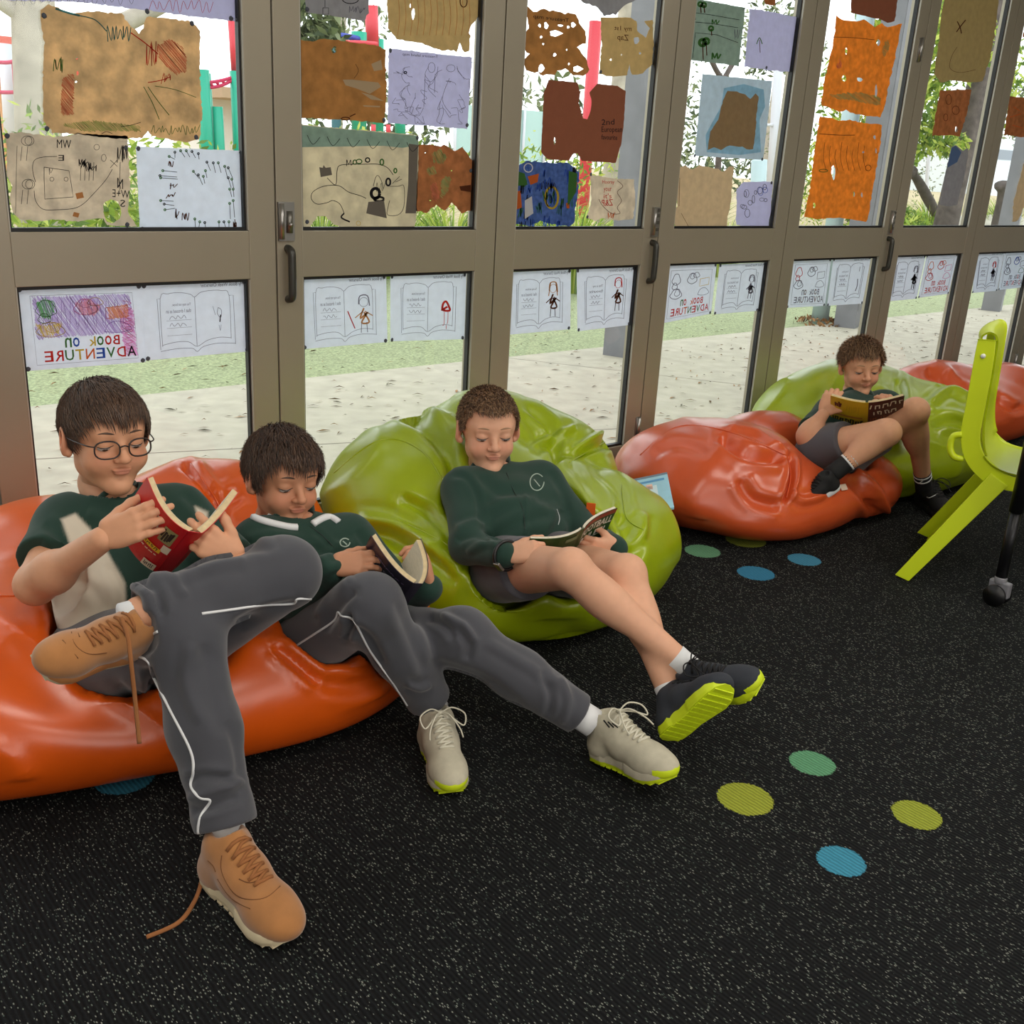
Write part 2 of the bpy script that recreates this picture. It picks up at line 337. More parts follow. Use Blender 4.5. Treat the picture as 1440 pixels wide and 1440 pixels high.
tree('gum_tree', 470, 30, .2, 5, (.3, 0), [(0, 0, 4.6, 2.2, 1, 1.0, 420)], 'distant wispy gum tree above the brown smudged paper', m_bark, G2, size=.14)
tree('broad_tree', 866, 13, .24, 6, (0, 0), [(0, 0, 4.6, 1.6, 1, .9, 500)], 'tree beside the blue mural post', m_bark, G2)
tree('broad_tree', 1345, 10.4, .24, 5, (.35, 0), [(-1.2, .2, 2.2, .55, .6, .9, 900), (-1.0, 0, 3.4, .9, .8, .8, 900), (.9, 0, 2.9, .7, .5, 1.0, 700), (-.5, 0, 1.75, .5, .4, .22, 260)], 'dark barked tree with lime leaves right of the plain olive paper', m_dbark, G1, size=.10)
tree('broad_tree', 1075, 24, .2, 6, (.2, 0), [(0, 0, 5.2, 2.6, 1, 1.4, 900)], 'far sparse tree above the lilac paper', m_bark, G2, size=.14)
tree('broad_tree', 1215, 15, .2, 6, (.3, 0), [(0, 0, 3.0, 1.9, 1, 1.4, 1500), (1, 0, 5, 2.2, 1, 1.4, 900)], 'leafy tree behind the orange papers', m_dbark, G1, size=.12)
tree('broad_tree', 1440, 20, .2, 6, (.3, 0), [(0, 0, 3.6, 2.2, 1, 1.4, 1000)], 'grey-green tree at the right edge of the garden', m_dbark, G2, size=.13)
# posts of the verandah
def mural():
    m = bpy.data.materials.new('painted_mural'); m.use_nodes = True; n = m.node_tree.nodes; L = m.node_tree.links
    tc = n.new('ShaderNodeTexCoord'); v = n.new('ShaderNodeTexVoronoi'); v.inputs['Scale'].default_value = 9; L.new(tc.outputs['Object'], v.inputs['Vector'])
    r = n.new('ShaderNodeValToRGB'); e = r.color_ramp; e.elements[0].color = srgb((44, 78, 106)); e.elements[1].color = srgb((120, 84, 98)); e.elements[1].position = .95
    for p, c in ((.25, (70, 132, 150)), (.5, (58, 84, 120)), (.7, (146, 168, 176)), (.82, (50, 120, 116))): q = e.elements.new(p); q.color = srgb(c)
    sp = n.new('ShaderNodeSeparateColor'); L.new(v.outputs['Color'], sp.inputs[0]); L.new(sp.outputs[0], r.inputs[0]); L.new(r.outputs[0], n['Principled BSDF'].inputs['Base Color']); return m
m_post = mat('grey_painted_post', (128, 128, 132), rough=.8, var=.12, vs=6)
def post(u, v, w_, label, ms, mf, rz=.35):
    c = fl(u, v, -.012); b_ = MB(); ax = [V(math.cos(rz), math.sin(rz), 0), V(-math.sin(rz), math.cos(rz), 0), V(0, 0, 1)]
    b_.obox(c + V(0, 0, 1.5), ax, (w_ / 2, w_ / 2, 1.5), ms)
    q = c - ax[1] * (w_ / 2 + .002) + V(0, 0, 1.55); b_.obox(q, ax, (w_ / 2 - .012, .002, 1.4), mf)
    return b_.build('verandah_post', label=label, cat='post', group='posts of the verandah')
post(872, 499, .17, 'square verandah post with a blue mural behind the brick-red paper', m_post, mural())
post(1190, 459, .17, 'plain grey verandah post behind the orange papers', m_post, m_post)
post(1394, 436, .17, 'plain grey verandah post seen through the window at the right edge', m_post, m_post)
c = fl(1152, 455, -.02); b_ = MB(); mlb = mat('pale_blue_steel', (178, 198, 202), rough=.5)
b_.tube([c, c + V(0, 0, 2.9)], .07, mlb, 20); b_.build('round_pole', label='round pale blue steel pole standing in leaf litter beside the verandah post', cat='pole')
b_ = MB(); 
for i in range(160):
    a = NR.uniform(0, 6.28); r = NR.uniform(.03, .22); p = c + V(math.cos(a) * r * 1.2, math.sin(a) * r, .01 + .05 * (1 - r / .22)); d = nrm(NR.normal(size=3)); q = nrm(np.cross(d, NR.normal(size=3))); L_ = NR.uniform(.015, .04)
    b_.add([p - d * L_, p - q * L_ * .4, p + d * L_, p + q * L_ * .4], [(0, 1, 2, 3)], mls[2 if i % 3 else 0])
b_.build('leaf_pile', label='heap of rusty leaf litter round the foot of the pale blue pole', cat='leaves', kind='stuff')
# playground
m_teal = mat('teal_painted_steel', (24, 160, 130), rough=.4); m_red = mat('red_painted_steel', (206, 60, 72), rough=.4); m_pink = mat('red_rope', (190, 40, 84), rough=.7)
m_lgrey = mat('light_steel', (206, 206, 214), rough=.5); m_blue = mat('blue_painted_steel', (56, 70, 160), rough=.5)
def pole(t, u0, v0, u1, v1, y, r, m, name='post'):
    MB().tube([dpl(u0, v0, y), dpl(u1, v1, y)], r, m, 10).build(name, t)
def rope(t, pts, y, r, m, name='rope'):
    MB().tube(spline([dpl(u, v, y) for u, v in pts], 4), r, m, 6).build(name, t)
t = thing('climbing_frame', gpos(20, 17), 'climbing frame with a green post and red net at the far left', 'playground equipment')
pole(t, 38, 40, 48, 175, 17, .085, m_teal); pole(t, 9, 62, 17, 190, 17.4, .11, m_lgrey)
rope(t, [(-30, 84), (10, 88), (39, 80)], 17, .03, m_pink); rope(t, [(-30, 128), (10, 130), (45, 128)], 17, .03, m_pink)
for u in (19, 27, 34): pole(t, u, 86, u + 3, 129, 17, .03, m_pink, 'rope')
pole(t, 20, 100, 40, 100, 17.3, .02, m_blue, 'rail')
t = thing('climbing_frame', gpos(310, 18), 'teal climbing frame with red rungs beside the tall strappy grass', 'playground equipment')
pole(t, 284, 98, 296, 296, 18, .12, m_teal); pole(t, 289, 103, 300, 280, 18.4, .09, m_teal); pole(t, 332, 100, 340, 280, 18, .11, m_teal); pole(t, 305, 150, 312, 280, 18, .1, m_teal)
pole(t, 326, 28, 331, 102, 18.1, .07, m_red)
rope(t, [(288, 117), (312, 113), (333, 107)], 18, .03, m_pink); rope(t, [(290, 124), (312, 120), (333, 109)], 18, .03, m_pink)
for u in (295, 303, 311, 320): pole(t, u, 116 - (u - 295) * .2, u + 4, 121 - (u - 295) * .3, 18, .025, m_pink, 'rung')
t = thing('climbing_frame', gpos(500, 20), 'climbing frame with a tall red pole behind the second window', 'playground equipment')
pole(t, 522, 8, 524, 66, 20, .14, m_red); pole(t, 505, 45, 505, 190, 19.8, .16, m_teal); pole(t, 532, 55, 532, 190, 20, .12, m_teal); pole(t, 562, 150, 563, 190, 20, .12, m_teal); pole(t, 472, 48, 473, 190, 20, .1, mat('slate_blue_steel', (72, 128, 150)))
rope(t, [(458, 52), (480, 50), (505, 55)], 19.7, .06, m_blue, 'rail'); rope(t, [(478, 60), (505, 60), (530, 62)], 19.6, .05, m_red, 'rail'); pole(t, 525, 175, 525, 190, 19, .05, m_red); pole(t, 546, 175, 546, 190, 19, .05, m_red)
t = thing('slanting_pole', gpos(826, 16), 'slanting red playground pole showing through the gap in the brick-red paper', 'pole')
pole(t, 838, 30, 818, 308, 16, .13, m_red, 'shaft'); 
t = thing('building', gpos(-20, 26), 'orange school building with a red veranda frame at the far left', 'building')
A, B_ = dpl(-60, 60, 28), dpl(50, 62, 28)
MB().box((A[0], 28, -.03), (B_[0], 34, A[2] - .6), mat('apricot_wall', (214, 160, 104), rough=.9)).build('wall', t)
MB().box((A[0], 26.6, A[2] - .6), (B_[0] + .6, 34.5, A[2] + .15), mat('terracotta_roof', (196, 84, 66), rough=.8)).build('roof', t)
p0, p1 = dpl(18, 100, 27.95), dpl(38, 127, 27.95); MB().box((p0[0], 27.9, p1[2]), (p1[0], 28.0, p0[2]), mat('blue_glazing', (90, 110, 180), rough=.3)).build('window', t)
t = thing('building', gpos(330, 30), 'low tan roofed shelter behind the teal climbing frame', 'building')
A, B_ = dpl(292, 122, 32), dpl(420, 131, 32); MB().box((A[0], 31, A[2] - .3), (B_[0], 36, A[2]), mat('tan_roof', (176, 150, 122), rough=.9)).build('roof', t)
MB().box((A[0] + .5, 33, -.03), (B_[0], 36, A[2] - .3), mat('cream_wall', (226, 222, 214), rough=.9)).build('wall', t)
t = thing('building', gpos(1430, 40), 'long white building far beyond the garden at the right edge', 'building')
A, B_ = dpl(1385, 190, 40), dpl(1500, 232, 40); MB().box((A[0], 40, -.03), (B_[0], 46, A[2]), mat('white_cladding', (214, 220, 222), rough=.8)).build('wall', t)
MB().box((A[0] + 1, 39.9, A[2] - 1.6), (B_[0] - 1, 40.02, A[2] - .9), mat('grey_glazing', (112, 120, 128), rough=.3)).build('window', t)
t = thing('shade_pole', gpos(1078, 13), 'tall white pole seen beside the cut-out brown island', 'pole', 'white poles in the garden')
pole(t, 1097, 60, 1080, 330, 13, .09, m_lgrey, 'shaft'); pole(t, 1075, 176, 1092, 176, 13, .03, m_lgrey, 'bracket')
t = thing('shade_pole', gpos(1060, 12), 'short thick pale blue pole behind the lilac scribbled sheet', 'pole', 'white poles in the garden')
pole(t, 1068, 225, 1062, 345, 12, .14, mlb, 'shaft')
t = thing('shade_pole', gpos(1310, 16), 'bent white pole near the dark logs', 'pole', 'white poles in the garden')
rope(t, [(1318, 205), (1307, 218), (1303, 262), (1300, 312)], 16, .06, m_lgrey, 'shaft')
t = thing('branched_pole', gpos(1015, 14), 'pole with dark V shaped braces behind the cut-out island', 'pole')
rope(t, [(1001, 86), (1008, 100), (1016, 112)], 14, .05, m_dbark, 'brace'); rope(t, [(1030, 90), (1022, 104), (1016, 114)], 14, .05, m_dbark, 'brace'); pole(t, 1016, 112, 1005, 330, 14, .06, m_dbark, 'shaft')
# logs and rocks
for pts, r, lb in [([(1281, 241), (1292, 256), (1316, 300)], .10, 'dark carved log lying across the pale rocks'), ([(1408, 258), (1408, 285), (1398, 335)], .12, 'short dark log standing at the right edge')]:
    b_ = MB(); P = spline([dpl(u, v, 11.2) for u, v in pts], 4); b_.tube(P, r * np.array([1.2, 1.2, .75, .8, .9, 1, 1.05, 1, .95][:len(P)]), m_dbark, 10); b_.build('log', label=lb, cat='log')
def rockmesh(c, r, m):
    bm = bmesh.new(); bmesh.ops.create_icosphere(bm, subdivisions=3, radius=1)
    for v in bm.verts: v.co = v.co * (1 + .25 * noise.noise(v.co * 1.7 + Vector(c))); v.co = Vector((v.co.x * r[0] + c[0], v.co.y * r[1] + c[1], v.co.z * r[2] + c[2]))
    b_ = MB(); b_.add([v.co for v in bm.verts], [[v.index for v in f.verts] for f in bm.faces], m, True); bm.free(); return b_
for i, (u, v, s) in enumerate([(1272, 282, .3), (1300, 287, .36), (1325, 284, .3), (1350, 286, .3), (1393, 285, .34), (1425, 283, .34)]):
    p = dpl(u, v, 12.2); rockmesh((p[0], p[1], .1), (s * 1.5, s, s * .9), mat('pale_rock', (196, 190, 178), rough=.9, var=.15, vs=5)).build('rock', label=['pale rock left of the dark log', 'pale rock under the dark log', 'pale rock right of the dark log', 'pale rock below the hanging grey-blue paper', 'pale rock left of the standing log', 'pale rock at the right edge'][i], cat='rock', group='pale border rocks')
t = thing('net_fence', gpos(730, 22), 'pale teal net fence far behind the third window', 'fence')
for (u0, u1, y) in ((640, 762, 24),):
    A, B_ = dpl(u0, 146, y), dpl(u1, 240, y); b_ = MB(); b_.box((A[0], y, -.03), (B_[0], y + .03, A[2]), mat('pale_teal_mesh', (176, 206, 204), rough=.8)); b_.build('panel', t)
    for k in range(5):
        x = A[0] + (B_[0] - A[0]) * k / 4; MB().tube([(x, y - .05, -.03), (x, y - .05, A[2] + .05)], .04, m_lgrey, 8).build('post', t)
shrub(700, 26, (8, 1.5, 2.2), 1300, G2, 'dusty green tree line far behind the second and third windows', size=.2)
shrub(1000, 30, (7, 1.5, 2.4), 1100, G2, 'dusty green tree line far behind the fourth window', size=.22)
shrub(1180, 13.5, (1.6, .8, 1.3), 1200, G1, 'bright leafy bush behind the orange papers', size=.08)
# ================================================================== papers stuck on the panes (writing faces outward, so it reads mirrored from inside)
PY = 2.7475
def inpoly(x, y, poly):
    c = np.zeros(len(x), bool); n = len(poly)
    for i in range(n):
        (x0, y0), (x1, y1) = poly[i], poly[(i + 1) % n]; m = ((y0 > y) != (y1 > y)) & (x < (x1 - x0) * (y - y0) / (y1 - y0 + 1e-9) + x0); c ^= m
    return c
m_tack = mat('grey_putty', (74, 78, 88), rough=.9)
def paper_mat(name, c, var=.08, vs=14, trans=.45, blotch=None):
    var = min(.26, var * 1.15); vs *= 2.6; g = sum(c) / 3; c = tuple(min(246, (x * .84 + g * .16) * 1.17) for x in c)
    m = mat(name, c, rough=.9, var=var, vs=vs, bump=.7, bs=26, trans=trans, spec=.2, bdist=.004)
    return m
def ink(name, c): return mat('ink_' + name, c, rough=.9, trans=.45, spec=.1)
INK = dict(k=ink('black', (42, 40, 44)), g=ink('grey', (112, 110, 124)), b=ink('brown', (92, 52, 34)), r=ink('red', (196, 50, 44)), o=ink('orange', (214, 108, 52)), y=ink('yellow', (204, 176, 60)), gr=ink('green', (72, 120, 60)), bl=ink('blue', (52, 84, 170)), p=ink('purple', (132, 84, 176)), pk=ink('pink', (214, 110, 160)), t=ink('teal', (70, 120, 120)), tan=ink('tan', (196, 140, 90)), w=ink('white', (225, 225, 225)))
def wp(u, v, dy=0.): return dpl(u, v, PY - dy)
def jag(P, amp, seed, step=4., lo=0):
    r = random.Random(seed); out = []; n = len(P)
    for i in range(n):
        a, b = np.array(P[i], float), np.array(P[(i + 1) % n], float); d = b - a; L_ = np.linalg.norm(d); k = max(1, int(L_ / step)) if amp else max(1, int(L_ / 40)); q = V(-d[1], d[0]) / (L_ + 1e-9)
        for j in range(k):
            t = j / k; a2 = amp * (r.uniform(-1, 1) * (.5 if r.random() < .7 else 1.3)) if amp else 0
            out.append(a + d * t + q * a2)
    return out
def paper(P, m, label, amp=0, seed=1, holes=(), strokes=(), fills=(), texts=(), tacks=True, group=None, name='drawing_sheet', cat='paper', extra=None, off=0., thick=.0006):
    P2 = jag(P, amp, seed); bm = bmesh.new()
    def loop(pts):
        vs = [bm.verts.new(wp(*q, off)) for q in pts]; return [bm.edges.new((vs[i], vs[(i + 1) % len(vs)])) for i in range(len(vs))]
    ed = loop(P2)
    for h in holes:
        if len(h) == 4 and not isinstance(h[0], (tuple, list)):
            cx, cy, rx, ry = h; hp = [(cx + rx * math.cos(a) * (1 + .25 * math.sin(a * 3 + cx)), cy + ry * math.sin(a) * (1 + .2 * math.cos(a * 2 + cy))) for a in np.linspace(0, 6.283, 9)[:-1]]
        else: hp = jag(h, amp * .6, seed + 3, 3)
        ed += loop(hp)
    bmesh.ops.triangle_fill(bm, use_beauty=True, use_dissolve=False, edges=ed)
    bmesh.ops.recalc_face_normals(bm, faces=bm.faces)
    bm.verts.index_update(); mb = MB(); vs = [np.array(v.co) for v in bm.verts]; fs = [[v.index for v in f.verts] for f in bm.faces]
    n = len(vs); be = [e for e in bm.edges if len(e.link_faces) == 1]
    allf = fs + [[i + n for i in f][::-1] for f in fs] + [(e.verts[0].index, e.verts[1].index, e.verts[1].index + n, e.verts[0].index + n) for e in be]
    mb.add(vs + [v + V(0, thick, 0) for v in vs], allf, m); bm.free()
    if extra: extra(mb)
    def stroke(pts, w_, mm, smooth=True, o=.0006):
        pts = np.array(pts, float)
        if smooth and len(pts) > 2: pts = spline(pts, 4)
        T = np.gradient(pts, axis=0); T /= np.linalg.norm(T, axis=1)[:, None] + 1e-9; Q = np.stack([-T[:, 1], T[:, 0]], 1) * w_ * .36
        v_ = []
        for p, q in zip(pts, Q): v_ += [wp(*(p - q), o + off), wp(*(p + q), o + off)]
        mb.add(v_, [(2 * i, 2 * i + 1, 2 * i + 3, 2 * i + 2) for i in range(len(pts) - 1)], mm)
    for k, f in enumerate(fills):
        if 'crayon' in f[1].name:
            q_ = np.array(f[0], float); c_ = q_.mean(0); rr_ = random.Random(seed + k); an = rr_.uniform(.6, 1.2); dx_ = np.array([math.cos(an), math.sin(an)]); nx_ = np.array([-dx_[1], dx_[0]]); R_ = np.abs((q_ - c_) @ nx_).max() + 2; Ld = np.abs((q_ - c_) @ dx_).max() + 4
            for sgn in ((0,) if 'solid' in f[1].name or 'wash' in f[1].name else (0, 1)):
                if sgn: an += .35; dx_ = np.array([math.cos(an), math.sin(an)]); nx_ = np.array([-dx_[1], dx_[0]])
                for o_ in np.arange(-R_, R_, 1.9 if sgn else 1.35):
                    ts = np.linspace(-Ld, Ld, 60); L_ = c_ + nx_ * (o_ + rr_.uniform(-.4, .4)) + ts[:, None] * dx_; ins = inpoly(L_[:, 0], L_[:, 1], [tuple(z) for z in q_])
                    if ins.sum() > 2:
                        i0, i1 = np.where(ins)[0][[0, -1]]; a_, b_ = L_[i0] - dx_ * rr_.uniform(0, 3), L_[i1] + dx_ * rr_.uniform(0, 3); stroke([a_, (a_ + b_) / 2 + nx_ * rr_.uniform(-.6, .6), b_], rr_.uniform(.9, 1.9), f[1], False, .0004 + .00005 * k)
            continue
        mb.add([wp(*q, .0004 + .00008 * k + off) for q in f[0]], [tuple(range(len(f[0])))], f[1])
    for s_ in strokes: stroke(s_[0], s_[1], INK[s_[2]] if isinstance(s_[2], str) else s_[2], *(s_[3:]))
    for (body, quad, mm, *rest) in texts:   # quad: TL, TR, BR, BL in picture pixels as seen from inside
        tv, tf, _ = text_mesh(body, *(rest[1:] if len(rest) > 1 else ())); mir = rest[0] if rest else True; q = np.array(quad, float); out = []
        for (x, y) in tv:
            if mir: x = 1 - x
            y = 1 - y; p = (q[0] * (1 - x) + q[1] * x) * (1 - y) + (q[3] * (1 - x) + q[2] * x) * y
            out.append(wp(*p, .0007 + off))
        mb.add(out, tf, INK[mm] if isinstance(mm, str) else mm)
    o = mb.build(name, label=label, cat=cat, group=group)
    if tacks:
        for (u, v) in (P if tacks is True else tacks):
            c = np.mean(P, axis=0); u2, v2 = (np.array((u, v)) + (c - np.array((u, v))) * .045) if tacks is True else (u, v)
            p = wp(u2, v2, .001 + off); bm2 = bmesh.new(); bmesh.ops.create_icosphere(bm2, subdivisions=2, radius=1); t_ = MB()
            t_.add([(p[0] + v.co.x * .0055 * (1 + .2 * math.sin(u + v.index)), p[1] + v.co.y * .002, p[2] + v.co.z * .0065) for v in bm2.verts], [[v.index for v in f.verts] for f in bm2.faces], m_tack, True); bm2.free()
            t_.build('putty_dot', o)
    return o
def circ(cx, cy, rx, ry, n=10, ph=0): return [(cx + rx * math.cos(a + ph), cy + ry * math.sin(a + ph)) for a in np.linspace(0, 2 * math.pi, n)]
def scrib(x0, y0, x1, y1, n, seed=0, ax=1):
    r = random.Random(seed); out = []
    for i in range(n * 2):
        t = i / (2 * n - 1)
        if ax: out.append((x0 + (x1 - x0) * t + r.uniform(-2, 2), (y0 if i % 2 else y1) + r.uniform(-3, 3)))
        else: out.append(((x0 if i % 2 else x1) + r.uniform(-3, 3), y0 + (y1 - y0) * t + r.uniform(-2, 2)))
    return out
m_white = paper_mat('white_sheet', (196, 202, 222), var=.03, trans=.5)
m_lil = paper_mat('lilac_white_sheet', (176, 176, 200), var=.04, trans=.5)
m_tea = paper_mat('tea_stained_paper', (192, 166, 126), var=.2, vs=9, trans=.5)
m_tea2 = paper_mat('pale_tea_stained_paper', (188, 178, 162), var=.14, vs=11, trans=.5)
m_brn = paper_mat('brown_stained_paper', (164, 120, 66), var=.15, vs=12, trans=.5)
m_ora = paper_mat('orange_stained_paper', (208, 138, 48), var=.14, vs=16, trans=.55)
m_rust = paper_mat('rust_stained_paper', (160, 106, 64), var=.18, vs=16, trans=.5)
m_brick = paper_mat('brick_red_card', (136, 80, 56), var=.03, trans=.35)
m_olive = paper_mat('olive_tan_paper', (158, 140, 94), var=.06, trans=.4)
m_khaki = paper_mat('khaki_stained_paper', (178, 156, 108), var=.08, trans=.45)
m_sage = paper_mat('sage_washed_paper', (134, 152, 142), var=.10, trans=.5)
m_cream = paper_mat('cream_stained_paper', (186, 178, 156), var=.12, vs=9, trans=.5)
m_grey = paper_mat('grey_paper', (138, 138, 142), var=.08, trans=.4)
m_beige = paper_mat('beige_stained_paper', (184, 166, 138), var=.07, trans=.5)
m_sky = paper_mat('pale_blue_washed_sheet', (168, 182, 192), var=.06, trans=.5)
m_pat = paper_mat('blue_green_crayon_paper', (64, 92, 150), var=.35, vs=26, trans=.4)
washes = dict(rd=mat('red_crayon_wash', (214, 132, 100), rough=.9, trans=.5, var=.2, vs=40), gn=mat('green_crayon_wash', (164, 176, 112), rough=.9, trans=.5, var=.25, vs=40), tl=mat('teal_crayon_wash', (130, 176, 160), rough=.9, trans=.5, var=.2, vs=40), gy=mat('grey_wash', (112, 106, 100), rough=.9, trans=.4))
GT = 'treasure maps and drawings on the upper panes'
# --- window 1
paper([(0, -14), (333, -14), (331, 30), (200, 14), (112, 3), (0, 0)], m_lil, 'lilac sheet with red pencil hatching, cut by the top edge above the biggest brown map', 1, 2, group=GT, tacks=[(207, 16), (325, 26)],
      strokes=[(scrib(210, 0, 300, 16, 9, 3), .8, 'r'), (scrib(20, -8, 190, 6, 14, 5), .7, 'g')])
paper([(57, 14), (68, 6), (78, 10), (100, 20), (128, 15), (172, 19), (181, 34), (196, 48), (203, 34), (206, 24), (240, 26), (268, 30), (281, 44), (281, 110), (285, 160), (280, 196), (262, 200), (236, 196), (214, 192), (208, 184), (200, 194), (160, 195), (110, 189), (74, 187), (61, 170), (60, 110), (62, 60), (57, 30)], m_tea,
      'biggest brown stained treasure map with torn edges', 1.3, 11, group=GT, tacks=[(62, 22), (270, 33), (66, 181), (276, 193)],
      holes=[(108, 82, 1.6, 2.4), (109, 103, 1.8, 3), (107, 115, 1.6, 1.4)],
      fills=[([(222, 64), (240, 56), (256, 66), (262, 80), (262, 100), (246, 104), (230, 90), (224, 84)], washes['rd']), ([(88, 110), (104, 104), (102, 160), (86, 162)], washes['rd']), ([(80, 176), (130, 170), (200, 178), (196, 184), (120, 184)], washes['gn'])],
      strokes=[([(78, 12), (96, 18), (112, 22)], 4, 't'), ([(112, 22), (134, 28), (150, 44)], 2, 't'), (scrib(150, 38, 184, 56, 7, 2), 1.6, 't'), (scrib(76, 82, 88, 100, 5, 3), 1.5, 'gr'), ([(184, 46), (206, 62), (222, 76)], 2, 'r'), (scrib(206, 60, 222, 92, 5, 9), 1.2, 'r'), ([(208, 116), (226, 113), (240, 108)], 1.5, 'r'), (scrib(228, 104, 240, 116, 4, 1), 1, 'r'),
               ([(202, 122), (214, 144), (224, 168)], 1.3, 'gr'), ([(208, 122), (222, 142), (238, 162)], 1.3, 'gr'), ([(218, 121), (246, 126), (276, 137)], 1, 'gr'), (scrib(214, 178, 280, 188, 12, 4), 1, 'gr'), ([(170, 178), (184, 176), (198, 172)], 1, 'k'), ([(143, 188), (150, 185), (158, 188)], 1, 'k')])
st = [([(24, 205), (23, 240), (22, 300)], .8, 'k'), ([(62, 235), (62, 250), (63, 280), (103, 277), (100, 258), (97, 240), (62, 235)], 1, 'k', False), ([(80, 220), (60, 221), (48, 226), (46, 240), (50, 256)], 1, 'k'), ([(48, 268), (50, 282), (60, 294), (80, 295), (104, 293), (118, 286), (130, 274), (148, 254), (158, 238)], 1, 'k')]
for cx, cy in ((39, 198), (40, 259)): st += [(circ(cx, cy, 9, 7), .9, 'k'), (circ(cx + 1, cy, 5, 6), .9, 'k'), ([(cx - 8, cy + 8), (cx - 10, cy + 28)], .9, 'k'), ([(cx, cy + 8), (cx - 2, cy + 28)], .9, 'k')]
for k in range(4): st += [([(114 + k * 6, 228), (113 + k * 6, 254)], .9, 'k'), (scrib(110 + k * 5, 225 + k * 3, 120 + k * 5, 232 + k * 3, 4, k), 1.4, 'k')]
st += [(scrib(68, 238, 73, 244, 2), .8, 'k'), (circ(73, 252, 3, 3, 6), .8, 'k'), (circ(93, 252, 3, 3, 6), .8, 'k'), (circ(146, 222, 3.4, 5, 8), .8, 'k'), (circ(136, 207, 4, 4, 8), .8, 'k'), (scrib(166, 206, 180, 226, 6, 8), 1.4, 'k'), ([(155, 225), (165, 234)], 1, 'k'), ([(165, 225), (155, 236)], 1, 'k'), ([(169, 228), (168, 272)], 1, 'k'), ([(166, 250), (170, 266)], 1, 'k')]
paper([(8, 188), (30, 186), (55, 189), (75, 193), (96, 190), (110, 187), (180, 192), (181, 225), (183, 262), (180, 300), (193, 318), (150, 317), (146, 306), (140, 306), (110, 312), (78, 308), (60, 311), (30, 309), (18, 300), (13, 276), (18, 262), (9, 246), (10, 220)], m_tea2, 'pale stained map with a drawn square, stick trees and compass letters', 1.2, 21, group=GT, tacks=[(10, 191), (179, 316), (177, 208)],
      holes=[[(146, 302), (146, 285), (156, 280), (166, 284), (171, 296), (169, 308), (158, 314), (150, 312)]], strokes=st, texts=[('WM', [(80, 196), (100, 197), (100, 209), (80, 208)], 'k'), ('E', [(82, 218), (90, 218), (90, 226), (82, 226)], 'k'), ('N', [(165, 250), (173, 252), (173, 266), (165, 264)], 'k'), ('W+E', [(158, 266), (182, 268), (182, 279), (158, 277)], 'k'), ('S', [(169, 281), (176, 281), (176, 291), (169, 291)], 'k')], fills=[([(106, 272), (116, 270), (118, 278), (108, 280)], INK['tan']), ([(104, 298), (112, 300), (110, 306), (102, 304)], INK['tan'])])
st = []
for (x, y, dx, dy) in [(238, 220, 8, 4), (246, 214, 0, 8), (254, 212, 6, 9), (262, 212, 5, 9), (270, 213, 5, 9), (279, 216, 1, 8), (229, 240, 20, 2), (225, 247, 24, 2), (226, 250, 24, 2), (226, 282, 18, 1), (231, 287, 14, 2), (232, 295, 14, -2), (272, 241, 8, 10), (279, 246, 6, 14), (286, 248, 2, 10), (289, 240, 2, 10), (291, 228, 5, 12), (300, 229, 3, 14), (307, 229, 4, 14), (316, 234, 4, 16), (321, 236, 6, 14), (321, 250, 4, 14), (326, 252, 3, 14), (323, 266, 3, 11), (328, 266, 1, 11), (323, 286, 1, 22), (328, 282, 2, 24), (274, 308, 1, 14), (281, 312, -2, 12), (288, 313, 2, 12), (308, 312, 0, 14), (315, 312, 4, 14), (322, 312, 0, 12)]:
    st += [([(x, y), (x + dx, y + dy)], 1.1, 'k'), (circ(x, y, 1.4, 1.4, 6), 1.8, 'gr' if (x % 3) else 'k')]
for (x, y, w_, h) in [(236, 229, 9, 4), (238, 260, 10, 4), (234, 271, 12, 6), (246, 296, 4, 10), (256, 302, 9, 8), (328, 310, 3, 12)]: st += [(scrib(x, y, x + w_, y + h, 4, int(x)), 1.6, 'b')]
paper([(191, 206), (342, 212), (346, 323), (197, 325)], m_white, 'pale blue-white sheet with a ring of little brown and green pin trees', .3, 31, group=GT, strokes=st)
# --- window 2
paper([(428, -14), (519, -14), (518, 18), (512, 30), (480, 24), (452, 20), (430, 17)], m_grey, 'grey paper with a small hanging lantern drawing, cut by the top edge', .8, 41, group=GT, tacks=[(432, 13)], strokes=[([(457, -4), (457, 10)], 1, 'k'), ([(454, 11), (462, 11), (462, 20), (454, 20), (454, 11)], 1.2, 'k', False), (circ(493, -2, 12, 7), 1.6, 'k'), (scrib(490, 10, 514, 16, 7), 1, 'g')])
paper([(544, -14), (680, -14), (676, 10), (672, 24), (661, 38), (660, 72), (652, 74), (647, 60), (642, 72), (618, 70), (590, 60), (558, 55), (546, 40)], m_khaki, 'brown bark-like torn paper hanging from the top edge in the second window', 1.2, 42, group=GT, tacks=False, holes=[(581, 20, 2.4, 9), (577, 8, 1, 3)], strokes=[([(560 + 9 * k, -4 + (k % 3)), (562 + 9 * k, 24), (559 + 9 * k, 50)], .9, 'tan') for k in range(12)] + [(circ(652, 2, 5, 8), 2, 'b')])
sm = mat('pale_scuff', (190, 172, 140), rough=.9, trans=.4)
